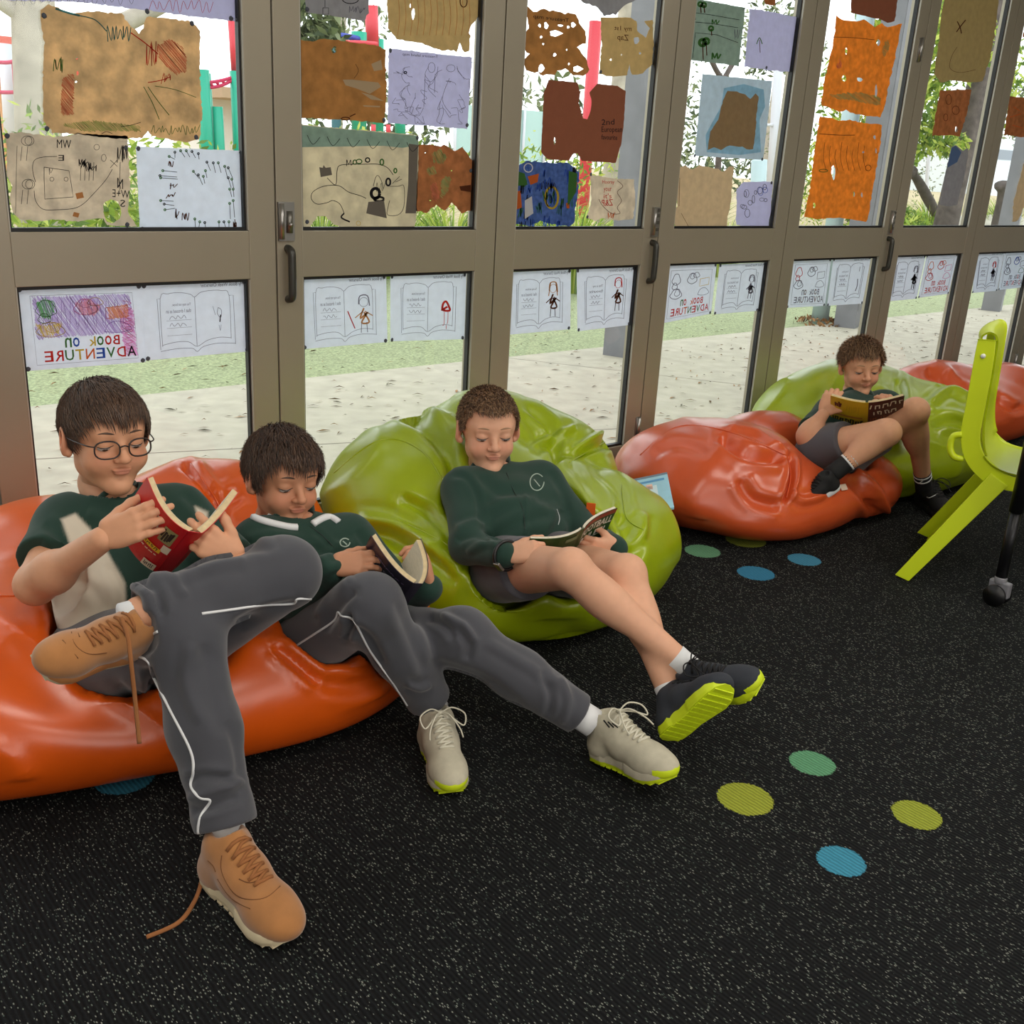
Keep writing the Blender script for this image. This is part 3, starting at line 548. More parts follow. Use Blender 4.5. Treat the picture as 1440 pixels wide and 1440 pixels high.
paper([(418, 55), (440, 59), (452, 54), (500, 60), (530, 64), (543, 70), (541, 86), (544, 120), (541, 173), (480, 168), (423, 166), (420, 120)], m_brn, 'brown paper with a pale smudge, hung left of the lilac line drawing', 1.0, 43, group=GT, holes=[(470, 70, 3.6, 5.5)], tacks=[(540, 169)],
      fills=[([(482, 112), (495, 112), (532, 116), (536, 122), (520, 132), (500, 124), (486, 120)], sm), ([(508, 130), (524, 134), (540, 142), (522, 140)], sm), ([(522, 90), (536, 84), (538, 98), (526, 100)], sm), ([(510, 148), (535, 149), (534, 151), (512, 150)], sm)], strokes=[([(500, 90), (504, 100), (498, 110)], .8, 'k'), (circ(486, 167, 6, 2), 2, 'b'), ([(492, 164), (500, 160)], 2, 'b')])
st = []; rr = random.Random(4)
for k in range(26):
    x, y = rr.uniform(552, 655), rr.uniform(86, 168); pts = [(x, y)]
    for q in range(5): pts.append((min(660, max(548, pts[-1][0] + rr.uniform(-9, 9))), min(174, max(82, pts[-1][1] + rr.uniform(-3, 13)))))
    st.append((pts, .7, 'g'))
st += [(circ(607, 95, 5, 7), .8, 'g'), (circ(634, 96, 6, 5), .8, 'g'), ([(598, 104), (596, 150)], .8, 'g'), ([(612, 104), (611, 130)], .8, 'g'), ([(632, 110), (622, 140), (634, 160)], .8, 'g'), (circ(570, 102, 2, 1.5), 2, 'k')]
paper([(547, 68), (664, 81), (657, 181), (545, 173)], m_lil, 'lilac sheet covered with a fine pencil line drawing', .8, 44, group=GT, tacks=[(549, 71), (657, 176)], strokes=st, texts=[('Treasure Island map', [(566, 74), (616, 78), (616, 83), (566, 79)], 'g')])
st = [([(432 + 28 * k, 190 + 2 * k), (440 + 28 * k, 203 + 2 * k), (450 + 28 * k, 193 + 2 * k)], 1, 'k') for k in range(6)]
st += [([(460, 250), (472, 260), (474, 240), (480, 232), (510, 231), (532, 231), (545, 236), (553, 246)], 1.2, 'k'), ([(515, 279), (506, 275), (490, 270), (476, 261), (455, 262), (440, 270), (438, 280), (446, 287), (460, 285), (468, 282), (478, 287), (484, 300)], 1.2, 'k'), ([(484, 300), (480, 306), (492, 312)], 3, 'k'), ([(548, 262), (560, 262), (568, 262), (568, 290), (560, 302), (545, 302), (546, 290), (548, 282)], 1, 'k'), ([(525, 262), (528, 250), (532, 247), (537, 256), (539, 266)], 1, 'k'), (scrib(528, 258, 540, 268, 3), .8, 'k'),
       ([(552, 258), (562, 248)], 1, 'k'), ([(556, 256), (565, 252)], 1, 'k'), (scrib(486, 226, 496, 232, 3), 1.2, 'k'), (circ(517, 225, 3, 3), 2.4, 'k'), (circ(537, 228, 2.5, 4), 2.6, 'gr'), (circ(505, 227, 4, 3), 2, 'gr'), (circ(499, 228, 2.5, 3), 2, 'gr'), (circ(556, 240, 2, 3), 2.5, 'gr'), (circ(546, 256, 3, 5), 3.5, 'k'), (circ(528, 272, 6, 7), 6, 'k'), (circ(533, 280, 7, 3), 4, 'k'), (circ(504, 314, 3, 3), .8, 'y')] + [([(525 + 4 * k, 286), (525 + 4 * k, 294)], .9, 'r') for k in range(3)]
paper([(421, 175), (588, 190), (589, 220), (586, 300), (582, 326), (540, 321), (500, 325), (470, 316), (458, 304), (446, 304), (438, 316), (432, 324), (420, 318)], m_cream, 'large grey-green topped island map with a black volcano and winding path', .8, 45, group=GT, tacks=[(422, 180), (587, 194), (432, 312)],
      fills=[([(422, 176), (588, 191), (588, 204), (566, 208), (540, 205), (480, 206), (421, 207)], paper_mat('teal_washed_paper', (128, 158, 150), var=.12, trans=.5)), ([(575, 202), (588, 204), (585, 300), (570, 300), (574, 260)], washes['gy']), ([(449, 235), (454, 236), (455, 232), (458, 236), (465, 235), (467, 246), (451, 249)], washes['gy']), ([(518, 284), (540, 282), (544, 307), (515, 300)], washes['gy'])], strokes=st)
paper([(588, 203), (628, 205), (640, 213), (650, 207), (664, 226), (666, 250), (662, 296), (650, 300), (636, 285), (626, 296), (614, 288), (600, 300), (584, 296), (588, 240)], m_rust, 'orange-brown map with green blotches beside the island map', 1.4, 46, group=GT, tacks=[(662, 240)], holes=[(598, 215, 1.5, .8), (605, 282, 1.4, 1), (635, 240, 1.2, .8)],
      fills=[([(608, 216), (620, 211), (628, 220), (622, 230), (610, 228)], washes['gn']), ([(622, 252), (634, 248), (628, 270), (620, 278)], washes['gn']), ([(600, 238), (612, 235), (614, 244), (602, 246)], washes['gn']), ([(646, 262), (662, 260), (662, 270), (648, 268)], INK['b']), ([(606, 262), (614, 258), (618, 276), (610, 284)], washes['rd'])])
# --- window 3
paper([(738, 8), (750, 16), (765, 12), (790, 18), (812, 20), (816, 36), (824, 44), (824, 62), (812, 66), (822, 78), (829, 98), (820, 107), (806, 106), (795, 96), (784, 100), (780, 106), (760, 104), (740, 99), (736, 84), (745, 76), (733, 68), (740, 56), (736, 50), (744, 40)], m_brn, 'small brown paper riddled with burnt holes and mirrored handwriting', 1.6, 51, group=GT, tacks=False,
      holes=[(768, 36, 3, 5), (781, 47, 9, 4), (806, 35, 3.5, 3.5), (761, 52, 1.8, 2), (780, 77, 2.4, 2.6), (761, 96, 4.4, 6), (812, 97, 7, 4), (759, 36, 2, 2.6), (788, 36, 4, 1.6), (799, 38, 2, 2.4), (764, 62, 1.4, 1.6), (797, 70, 1, 1.6), (800, 90, 1.4, 1.6)], texts=[('Treasure map', [(750, 20), (800, 26), (800, 33), (750, 27)], 'k')])
paper([(845, 24), (888, 25), (896, 30), (896, 44), (908, 53), (914, 40), (906, 30), (918, 28), (919, 60), (917, 90), (904, 103), (888, 105), (885, 88), (882, 106), (862, 108), (843, 104), (846, 60)], m_khaki, 'khaki paper with mirrored marker words and torn holes right of the burnt-hole paper', .9, 52, group=GT, tacks=[(845, 101)], holes=[(895, 57, 4, 6), (859, 84, 1.5, 1.4), (900, 75, 1.6, 2), (874, 77, 1.2, 1.4)], texts=[('my 1st', [(864, 36), (888, 37), (888, 46), (864, 44)], 'b'), ('Zap', [(868, 48), (884, 49), (884, 60), (868, 58)], 'b')])
paper([(772, 112), (812, 116), (816, 130), (814, 145), (820, 166), (826, 168), (831, 156), (832, 142), (829, 130), (840, 118), (868, 121), (880, 128), (878, 165), (874, 200), (866, 229), (830, 227), (818, 226), (812, 216), (806, 216), (800, 226), (770, 224), (761, 214), (764, 150), (765, 130)], m_brick, 'plain brick-red card with a deep notch and black handwriting', .5, 53, group=GT, tacks=False, holes=[(780, 198, 1.3, 5)],
      texts=[('2nd', [(846, 168), (864, 167), (864, 175), (846, 176)], 'k', False), ('European', [(846, 178), (875, 178), (875, 188), (846, 188)], 'k', False), ('favourite', [(846, 189), (868, 190), (868, 197), (846, 196)], 'k', False)])
rr = random.Random(8); st = []
for k in range(30):
    x, y = rr.uniform(728, 806), rr.uniform(236, 312); st.append((scrib(x, y, x + rr.uniform(4, 9), y + rr.uniform(8, 18), 3, k), 1.6, rr.choice(['bl', 'bl', 't', 'gr', 'k', 'bl'])))
st += [(circ(776, 278, 9, 15, 12, .4), 4, 'y'), (circ(772, 282, 4, 8), 2, 'bl'), (circ(743, 236, 6, 6), 2, 'w'), ([(742, 230), (744, 242)], 1, 'bl'), ([(738, 236), (748, 236)], 1, 'bl'), (scrib(760, 268, 782, 255, 6), 1, 'k')]
paper([(727, 234), (740, 226), (780, 230), (800, 229), (813, 242), (814, 262), (810, 285), (808, 313), (800, 318), (776, 316), (760, 310), (745, 318), (722, 314), (722, 260)], m_pat, 'blue and green crayon map crowded with scribbled shapes', 1.3, 54, group=GT, tacks=False, strokes=st,
      fills=[([(723, 270), (732, 268), (734, 292), (722, 296)], INK['o']), ([(742, 248), (758, 244), (756, 256), (746, 260)], INK['o']), ([(804, 256), (812, 256), (811, 264), (806, 264)], INK['o']), ([(796, 286), (800, 284), (801, 293), (797, 293)], INK['o']), ([(726, 240), (738, 244), (742, 260), (724, 262)], INK['gr']), ([(800, 240), (812, 244), (810, 270), (798, 290)], INK['gr']), ([(738, 282), (748, 276), (750, 300), (738, 308)], INK['w'])])
paper([(830, 248), (838, 246), (856, 250), (875, 252), (891, 252), (893, 270), (893, 290), (890, 308), (870, 310), (846, 307), (838, 311), (824, 306), (828, 296), (832, 280)], m_tea2, 'small cream map with red handwriting in the corner by the mural post', 1.0, 55, group=GT, tacks=[(831, 245), (826, 305)], strokes=[([(868, 254), (876, 262), (868, 270), (874, 282), (868, 292), (872, 300), (860, 300), (848, 290), (842, 280)], 1, 'b'), (scrib(854, 300, 864, 306, 4), 1, 'o')],
      texts=[('Hooray', [(847, 253), (864, 253), (864, 260), (847, 260)], 'r', False), ('your', [(849, 264), (860, 264), (860, 271), (849, 271)], 'r', False), ("it's", [(849, 272), (860, 272), (860, 279), (849, 279)], 'r', False), ('Z&P', [(846, 281), (862, 280), (862, 289), (846, 290)], 'r', True)])
paper([(806, -14), (930, -14), (880, 6), (866, 20), (850, 22), (838, 8), (820, 4)], m_grey, 'dark torn scrap at the top edge of the third window', 1.2, 56, group=GT, tacks=False)
# --- window 4
st = [([(978, 28), (978, 18), (1000, 21), (1040, 28)], 1, 'k', False), ([(978, 31), (1000, 33), (1038, 39)], 1, 'k', False), ([(974, 82), (978, 46), (1008, 49), (1038, 60)], 1, 'k', False), ([(971, 82), (974, 50)], 1, 'k')]
for (x, y, h, r_) in ((985, 6, 12, 3), (990, 7, 11, 3), (988, 60, 24, 4.5), (993, 58, 20, 4), (1000, 40, 10, 3)): st += [([(x, y), (x + 1, y + h)], 2, 'b'), (circ(x, y, r_, r_), r_ * 1.3, 'gr')]
st += [(scrib(1000, 76, 1012, 82, 3), 3, 'gr'), (scrib(1000, 29, 1010, 33, 3), 2, 'gr'), (scrib(1032, 42, 1039, 54, 3), .8, 'g')]
paper([(978, -2), (1048, 11), (1039, 93), (970, 84)], m_sage, 'sage green washed sheet with little palm trees and fence lines', .6, 61, group=GT, tacks=False, strokes=st)
paper([(1054, 12), (1080, 16), (1120, 24), (1118, 50), (1122, 56), (1114, 98), (1114, 103), (1080, 98), (1047, 94), (1050, 60)], m_lil, 'greyish lilac paper with one small green palm', 1.2, 62, group=GT, tacks=[(1078, 95)], strokes=[([(1068, 56), (1069, 74)], 1.2, 'b'), ([(1064, 62), (1068, 53), (1072, 62)], 1.6, 'gr')])
paper([(988, 104), (1086, 114), (1073, 225), (977, 219)], m_sky, 'pale blue sheet framing a torn brown island shape', .3, 63, group=GT, tacks=[(977, 219), (1072, 224)], fills=[([(1018, 124), (1046, 118), (1074, 126), (1076, 150), (1068, 168), (1070, 214), (1040, 218), (994, 214), (992, 190), (1004, 168), (1014, 150)], paper_mat('bright_blue_wash', (134, 176, 196), var=.1, trans=.5)),
      (jag([(1018, 137), (1023, 128), (1036, 129), (1048, 133), (1055, 139), (1062, 132), (1067, 136), (1064, 160), (1063, 180), (1059, 210), (1050, 210), (1044, 206), (1026, 205), (1014, 211), (1004, 207), (995, 211), (999, 185), (1010, 168), (1014, 150)], .8, 6), paper_mat('kraft_brown_paper', (146, 116, 78), var=.08, trans=.4))])
paper([(954, 235), (964, 234), (974, 238), (984, 233), (1000, 236), (1010, 238), (1017, 242), (1026, 234), (1032, 234), (1028, 280), (1021, 320), (980, 319), (950, 320), (945, 300), (953, 290), (950, 260)], m_beige, 'plain beige paper with a torn wavy top in the fourth window', .9, 64, group=GT, tacks=False, strokes=[([(956, 250), (955, 290)], .7, 'b'), ([(958, 300), (968, 318)], .7, 'b')])
rr = random.Random(9); st = []
for k in range(14):
    x, y = rr.uniform(1042, 1080), rr.uniform(260, 314); st.append((circ(x, y, rr.uniform(1.5, 4), rr.uniform(2, 6), 8), .9, rr.choice(['k', 'r', 'g', 'bl'])))
paper([(1046, 256), (1087, 255), (1085, 280), (1081, 318), (1050, 321), (1035, 316), (1036, 290), (1036, 266)], m_lil, 'small lilac sheet of scribbled symbols in the corner of the fourth window', .8, 65, group=GT, tacks=[(1085, 257)], strokes=st)
paper([(1072, -14), (1092, -14), (1090, 8), (1076, 6)], m_rust, 'tiny brown scrap at the top edge of the fourth window', .7, 66, group=GT, tacks=False)
# --- window 5
paper([(1197, -14), (1264, -14), (1258, 30), (1248, 32), (1240, 28), (1197, 18)], m_brick, 'dark rust paper cut by the top edge above the orange sheets', .8, 71, group=GT, tacks=False)
paper([(1176, 22), (1185, 28), (1205, 30), (1215, 27), (1230, 38), (1240, 33), (1248, 39), (1268, 33), (1263, 60), (1252, 110), (1244, 150), (1238, 164), (1220, 163), (1196, 158), (1190, 154), (1180, 157), (1155, 148), (1160, 110), (1172, 60)], m_ora, 'upper bright orange paper with eye holes and an olive crescent', 1.0, 72, group=GT, tacks=False, holes=[(1187, 110, 3.4, 4.4), (1209, 112, 4, 3.2), (1235, 60, 3, 4.2), (1232, 128, 1.8, 9), (1190, 72, 1.6, 4.6)],
      fills=[([(1166, 135), (1180, 132), (1210, 131), (1238, 136), (1236, 148), (1226, 147), (1200, 141), (1180, 139)], washes['gn']), ([(1242, 66), (1249, 56), (1250, 66), (1242, 80)], washes['gn']), ([(1176, 96), (1182, 84), (1184, 92)], washes['rd'])], strokes=[([(1170, 52), (1200, 53), (1230, 56)], 1, 'b')])
paper([(1153, 164), (1170, 166), (1180, 170), (1195, 168), (1215, 173), (1240, 176), (1238, 200), (1230, 250), (1222, 300), (1218, 312), (1200, 309), (1180, 306), (1150, 308), (1131, 305), (1140, 260), (1147, 200)], m_ora, 'lower bright orange paper with slit holes', 1.0, 73, group=GT, tacks=False, holes=[(1172, 243, 3, 10), (1145, 289, 1.8, 5), (1230, 193, 1.8, 3), (1214, 214, 1.6, 1.6), (1201, 273, 1.3, 3.6), (1212, 274, 1.3, 3.4), (1232, 212, 1, 4)],
      strokes=[([(1152, 188), (1180, 190), (1202, 190)], 1.2, 'b'), (circ(1158, 240, 6, 2), 1.4, 'gr'), (circ(1221, 236, 4, 4), 1, 'b')] + [([(1160 + 8 * k, 200 + 5 * (k % 3)), (1158 + 8 * k, 222), (1162 + 8 * k, 240)], .7, 'b') for k in range(8)])
# --- window 6
paper([(1331, -14), (1406, -14), (1400, 40), (1393, 80), (1382, 114), (1368, 116), (1340, 113), (1322, 116), (1314, 104), (1320, 60), (1324, 20)], m_olive, 'plain olive-tan paper marked with one X', .9, 81, group=GT, tacks=False, strokes=[([(1346, 30), (1350, 38), (1352, 47)], 2, 'b'), ([(1358, 28), (1350, 38), (1345, 45)], 2, 'b'), ([(1346, 66), (1338, 80), (1336, 96), (1350, 102), (1372, 98)], .7, 'b')])
paper([(1322, 127), (1366, 126), (1362, 150), (1356, 170), (1350, 192), (1340, 190), (1311, 191), (1316, 160)], m_rust, 'small rust-brown paper under the olive X paper', .8, 82, group=GT, tacks=False, strokes=[(circ(1334, 140, 4, 7), 1, 'b'), (circ(1344, 155, 5, 6), 1, 'b'), (circ(1330, 165, 3, 5), 1, 'b')], holes=[(1345, 182, 2, 5)])
paper([(1338, 207), (1344, 204), (1354, 212), (1362, 208), (1356, 250), (1350, 270), (1346, 288), (1334, 290), (1322, 288), (1328, 250)], m_grey, 'narrow grey and blue paper below the small rust paper', .6, 83, group=GT, tacks=False, fills=[([(1338, 208), (1344, 205), (1352, 214), (1346, 228), (1332, 236)], mat('blue_wash', (96, 124, 168), rough=.9, trans=.4))])
# --- window 7
paper([(1444, 20), (1480, 30), (1480, 60), (1438, 52)], m_rust, 'brown scrap high at the right edge', .8, 91, group=GT, tacks=False)
paper([(1420, 135), (1470, 140), (1468, 192), (1440, 193), (1412, 190)], m_rust, 'rust-brown paper at the right edge above the peach torn one', .8, 92, group=GT, tacks=False, strokes=[([(1425, 150), (1434, 156)], 1.2, 'o'), ([(1420, 165), (1436, 160)], 1.2, 'o'), ([(1424, 176), (1438, 180)], 1.2, 'o')])
paper([(1440, 228), (1470, 235), (1468, 310), (1450, 306), (1440, 290), (1432, 310), (1424, 312), (1426, 280)], m_beige, 'peach torn paper low at the right edge', 1.2, 93, group=GT, tacks=False)

# --- the printed sheets in the lower panes
GB = 'book week character sheets on the lower panes'; GA = 'coloured book on adventure sheets on the lower panes'
def q2(quad, x, y):
    q = np.array(quad, float); return tuple((q[0] * (1 - x) + q[1] * x) * (1 - y) + (q[3] * (1 - x) + q[2] * x) * y)
def sub(quad, x0, y0, x1, y1): return [q2(quad, x0, y0), q2(quad, x1, y0), q2(quad, x1, y1), q2(quad, x0, y1)]
def charsheet(quad, label, doodle, seed, words=('You may not know,', 'that I dressed as an'), hand=2, wdt=.7):
    S_ = []; sc = wdt
    def add(pts, w_, c, sm=True): S_.append(([q2(quad, *p) for p in pts], w_, c, sm))
    add([(.15, .88), (.14, .2), (.17, .2)], sc, 'g', False); add([(.83, .2), (.87, .2), (.87, .88)], sc, 'g', False)
    add([(.17, .84), (.17, .2), (.25, .14), (.36, .13), (.46, .16), (.5, .2), (.56, .14), (.66, .12), (.76, .13), (.83, .2), (.83, .8)], sc, 'g')
    add([(.5, .2), (.5, .86)], sc, 'g'); add([(.17, .82), (.3, .79), (.42, .8), (.5, .87), (.6, .8), (.72, .77), (.83, .79)], sc, 'g')
    add([(.15, .9), (.3, .88), (.45, .89), (.5, .94), (.56, .88), (.7, .85), (.87, .87)], sc, 'g')
    for y in (.5, .6, .7)[:3]: add([(.22, y), (.46, y)], sc * .6, 'g')
    for d in doodle: S_.append(([q2(quad, *p) for p in d[0]], d[1], d[2]) + tuple(d[3:]))
    T = [('My Book Week Character', sub(quad, .56, .02, .97, .085), 'g'), (words[0], sub(quad, .28, .27, .46, .32), 'g'), (words[1], sub(quad, .22, .35, .46, .40), 'g')]
    for k in range(hand): add([(.25 + .02 * i, .46 + .1 * k + .025 * math.sin(i * 2.3 + seed + k)) for i in range(9)], sc, 'g')
    paper(quad, m_white, label, 0, seed, strokes=S_, texts=T, group=GB, name='character_sheet')
def figure(cx, cy, s, hair, dress, legs='k', arms=True):
    k = s; D_ = [([(cx + .035 * k * math.cos(a), cy + .045 * k * math.sin(a)) for a in np.linspace(0, 6.3, 9)], .8, hair), ([(cx - .04 * k, cy + .02 * k), (cx - .03 * k, cy - .06 * k), (cx + .03 * k, cy - .06 * k), (cx + .045 * k, cy + .04 * k)], 2.0, hair),
        ([(cx, cy + .06 * k), (cx - .03 * k, cy + .16 * k), (cx + .03 * k, cy + .1 * k), (cx - .02 * k, cy + .2 * k), (cx + .04 * k, cy + .2 * k), (cx, cy + .1 * k)], 3.2, dress), ([(cx - .02 * k, cy + .2 * k), (cx - .025 * k, cy + .3 * k)], 1.2, legs), ([(cx + .02 * k, cy + .2 * k), (cx + .025 * k, cy + .3 * k)], 1.2, legs)]
    if arms: D_ += [([(cx - .01, cy + .09 * k), (cx - .07 * k, cy + .15 * k)], 1.8, dress), ([(cx + .01, cy + .09 * k), (cx + .07 * k, cy + .14 * k)], 1.8, dress)]
    return D_
def advsheet(quad, label, cols, seed, scene=(), lines=('Book on', 'ADVENTURE'), fill=None, letter=None):
    S_ = [([q2(quad, *p) for p in [(.1, .1), (.92, .1), (.94, .94), (.1, .94), (.1, .1)]], .6, 'g', False)]
    for (cx, cy, rx, ry, c, w_) in [(.22, .26, .08, .1, cols[0], 1.2), (.2, .38, .05, .06, cols[0], 1.2), (.24, .52, .11, .09, cols[1], 1.2), (.26, .5, .05, .06, cols[1], 1.), (.54, .26, .09, .1, cols[2], 1.2), (.54, .22, .04, .05, cols[2], 1.), (.62, .2, .06, .05, cols[3], 1.)]:
        S_.append(([q2(quad, cx + rx * math.cos(a) * (1 + .2 * math.sin(3 * a)), cy + ry * math.sin(a)) for a in np.linspace(0, 6.3, 12)], w_, c))
    S_ += [([q2(quad, *p) for p in [(.7, .28), (.88, .26), (.88, .4), (.7, .42), (.7, .28)]], 1., cols[4], False), ([q2(quad, *p) for p in [(.68, .58), (.72, .48), (.82, .46), (.9, .56), (.8, .6), (.68, .58)]], .8, cols[5])]
    for s_ in scene: S_.append(([q2(quad, *p) for p in s_[0]], s_[1], s_[2]))
    T = []; cyc = letter or ['k', 'r', 'gr', 'bl', 'o', 'y', 'gr', 'r', 'r']
    t1 = lines[0]; x = .78 if True else 0
    def lay(word, xr, xl, y0, y1, cy_):
        w_ = (xr - xl) / len(word)
        for i, ch in enumerate(word):
            if ch == ' ': continue
            T.append((ch, sub(quad, xr - w_ * (i + 1) + w_ * .1, y0, xr - w_ * i - w_ * .05, y1), cy_[i % len(cy_)], True, .01))
    lay(lines[0], .80, .34, .63 if lines[0][0].isupper() else .66, .75, cyc[::-1]); lay(lines[1], .93, .16, .78, .91, cyc)
    paper(quad, m_white, label, 0, seed, strokes=S_, texts=T, group=GA, name='adventure_sheet', fills=fill or ())
Q = [(23, 405), (199, 400), (205, 509), (36, 522)]
advsheet(Q, 'book on adventure sheet coloured purple and pink at the far left', ['gr', 'y', 'pk', 'y', 'o', 'p'], 101, fill=[([q2(Q, *p) for p in [(.12, .12), (.9, .12), (.92, .6), (.12, .62)]], mat('purple_crayon_wash', (198, 176, 226), rough=.9, trans=.5, var=.12, vs=60)), ([q2(Q, *p) for p in [(.8, .3), (.92, .3), (.93, .9), (.84, .9)]], mat('pink_crayon_wash', (236, 170, 222), rough=.9, trans=.5, var=.12, vs=60)), ([q2(Q, *p) for p in [(.15, .2), (.22, .14), (.3, .2), (.28, .3), (.24, .38), (.18, .36)]], mat('green_crayon_solid', (120, 190, 130), rough=.9, trans=.4)), ([q2(Q, *p) for p in [(.12, .45), (.22, .48), (.34, .44), (.3, .56), (.18, .6)]], mat('yellow_crayon_solid', (240, 222, 120), rough=.9, trans=.4)), ([q2(Q, *p) for p in [(.46, .22), (.56, .18), (.66, .26), (.6, .36), (.5, .34)]], mat('pink_crayon_solid', (245, 170, 190), rough=.9, trans=.4)), ([q2(Q, *p) for p in [(.72, .28), (.88, .26), (.88, .4), (.72, .42)]], mat('orange_crayon_solid', (244, 170, 130), rough=.9, trans=.4))],
         scene=[(scrib(.14, .14, .9, .6, 22, 3), .7, 'p'), (scrib(.82, .2, .9, .9, 12, 4, 0), .9, 'pk')] and [([(.14 + .036 * i, .14 + (.4 if i % 2 else 0)) for i in range(21)], .6, 'p'), ([(.84 + (.07 if i % 2 else 0), .2 + .035 * i) for i in range(20)], 1, 'pk')])
charsheet([(199, 400), (346, 394), (351, 494), (205, 507)], 'character sheet with a tiny pencil figure right beside the purple sheet', [([(.72, .36), (.71, .44), (.74, .5), (.75, .4), (.72, .36)], .9, 'g'), ([(.74, .46), (.73, .56)], 2, 'k'), ([(.67, .34), (.69, .46)], .7, 'g'), ([(.72, .6), (.73, .68), (.74, .6)], .7, 'g')], 102, wdt=.8)
charsheet([(423, 393), (543, 387), (545, 481), (426, 491)], 'character sheet with a pencil person holding a wand in the second window', figure(.73, .38, 1.5, 'g', 'tan', 'g') + [([(.62, .76), (.57, .6), (.54, .5)], 2, 'r')], 103)
charsheet([(549, 387), (656, 384), (653, 477), (549, 480)], 'character sheet with a small red toadstool-like figure', [([(.69, .56), (.7, .46), (.74, .42), (.78, .5), (.79, .56), (.7, .55), (.76, .5)], 4, 'r'), ([(.72, .58), (.72, .76), (.7, .78)], 1, 'r'), ([(.77, .58), (.77, .72), (.76, .76)], 1, 'r'), ([(.75, .78), (.75, .84)], 1, 'r')], 104)
charsheet([(715, 383), (803, 379), (802, 463), (712, 471)], 'character sheet with a long haired figure in a brown ragged dress', figure(.72, .3, 1.55, 'tan', 'b') + [([(.68, .2), (.65, .42)], 1.6, 'tan'), ([(.76, .2), (.79, .42)], 1.6, 'tan')], 105)
charsheet([(811, 379), (893, 375), (886, 457), (812, 466)], 'character sheet with a red haired girl and bold words', figure(.73, .28, 1.5, 'r', 'b'), 106, words=('This is my', 'favourite'), hand=2)
advsheet([(938, 373), (1008, 371), (1000, 441), (930, 455)], 'book on adventure sheet with red letters and one yellow box, third lower window pair', ['g', 'g', 'g', 'g', 'y', 'g'], 107, letter=['r', 'r', 'gr', 'r', 'gr', 'o', 'r', 'r', 'r'])
charsheet([(1012, 372), (1077, 369), (1066, 437), (1004, 442)], 'character sheet with a faint pencil figure beside the yellow-box sheet', figure(.75, .34, 1.3, 'g', 'g', 'g'), 108)
advsheet([(1114, 366), (1169, 364), (1160, 430), (1106, 433)], 'book on adventure sheet with a small red creature and faint letters', ['r', 'g', 'g', 'g', 'g', 'g'], 109, letter=['g', 'g', 'b', 'g'], lines=('Book on', 'ADVENTURE'))
charsheet([(1172, 364), (1225, 361), (1213, 427), (1163, 430)], 'nearly blank character sheet beside the small red creature sheet', [([(.75, .2), (.75, .3)], 1, 'g'), ([(.74, .46), (.76, .6), (.73, .72)], 1.6, 'g')], 110)
charsheet([(1257, 361), (1302, 359), (1289, 420), (1247, 424)], 'character sheet with a dark pencil figure in the sixth window', figure(.78, .34, 1.4, 'g', 'k', 'k'), 111)
advsheet([(1303, 359), (1347, 357), (1334, 413), (1291, 419)], 'book on adventure sheet coloured bright red in the sixth window', ['o', 'r', 'r', 'o', 'pk', 'pk'], 112, letter=['r'])
charsheet([(1374, 356), (1412, 354), (1402, 409), (1367, 412)], 'character sheet with a small red roof-like figure near the right edge', figure(.72, .34, 1.3, 'r', 'g', 'k'), 113)
advsheet([(1413, 354), (1450, 352), (1438, 404), (1404, 408)], 'book on adventure sheet with grey pencil shading at the right edge', ['g', 'g', 'bl', 'g', 'g', 'gr'], 114, letter=['g', 'r', 'g'])
# ================================================================== modelling kit: smooth-blended solids -> one continuous mesh
def smin(a, b, k): h = np.clip(.5 + .5 * (b - a) / k, 0, 1); return b + (a - b) * h - k * h * (1 - h)
def rc(a, b, ra, rb=None, k=.02, op='u'):
    a = np.array(a, float); b = np.array(b, float); rb = ra if rb is None else rb; r = max(ra, rb)
    def f(P):
        ba = b - a; h = np.clip(((P - a) @ ba) / (ba @ ba + 1e-12), 0, 1); return np.linalg.norm(P - a - h[..., None] * ba, axis=-1) - (ra + (rb - ra) * h)
    return dict(f=f, lo=np.minimum(a, b) - r, hi=np.maximum(a, b) + r, k=k, op=op)
def el(c, r, ax=None, k=.02, op='u'):
    c = np.array(c, float); r = np.array(r, float); A = np.eye(3) if ax is None else np.array(ax, float)  # rows = local axes
    def f(P):
        q = (P - c) @ A.T; k0 = np.linalg.norm(q / r, axis=-1); k1 = np.linalg.norm(q / (r * r), axis=-1) + 1e-9; return k0 * (k0 - 1) / k1
    e = np.sqrt(((A.T * r) ** 2).sum(1)); return dict(f=f, lo=c - e, hi=c + e, k=k, op=op)
def pl(pt, n, k=.004, op='c'):  # keep the side opposite the normal
    pt = np.array(pt, float); n = nrm(n); return dict(f=lambda P: (P - pt) @ n, lo=None, hi=None, k=k, op=op)
def comb(F, d, p):
    if p['op'] == 'u': return smin(F, d, p['k'])
    if p['op'] == 's': return -smin(-F, d, p['k'])
    return -smin(-F, -d, p['k'])
def sdf_eval(prims, P):
    F = np.full(P.shape[:-1], .3)
    for p in prims: F = comb(F, p['f'](P), p)
    return F
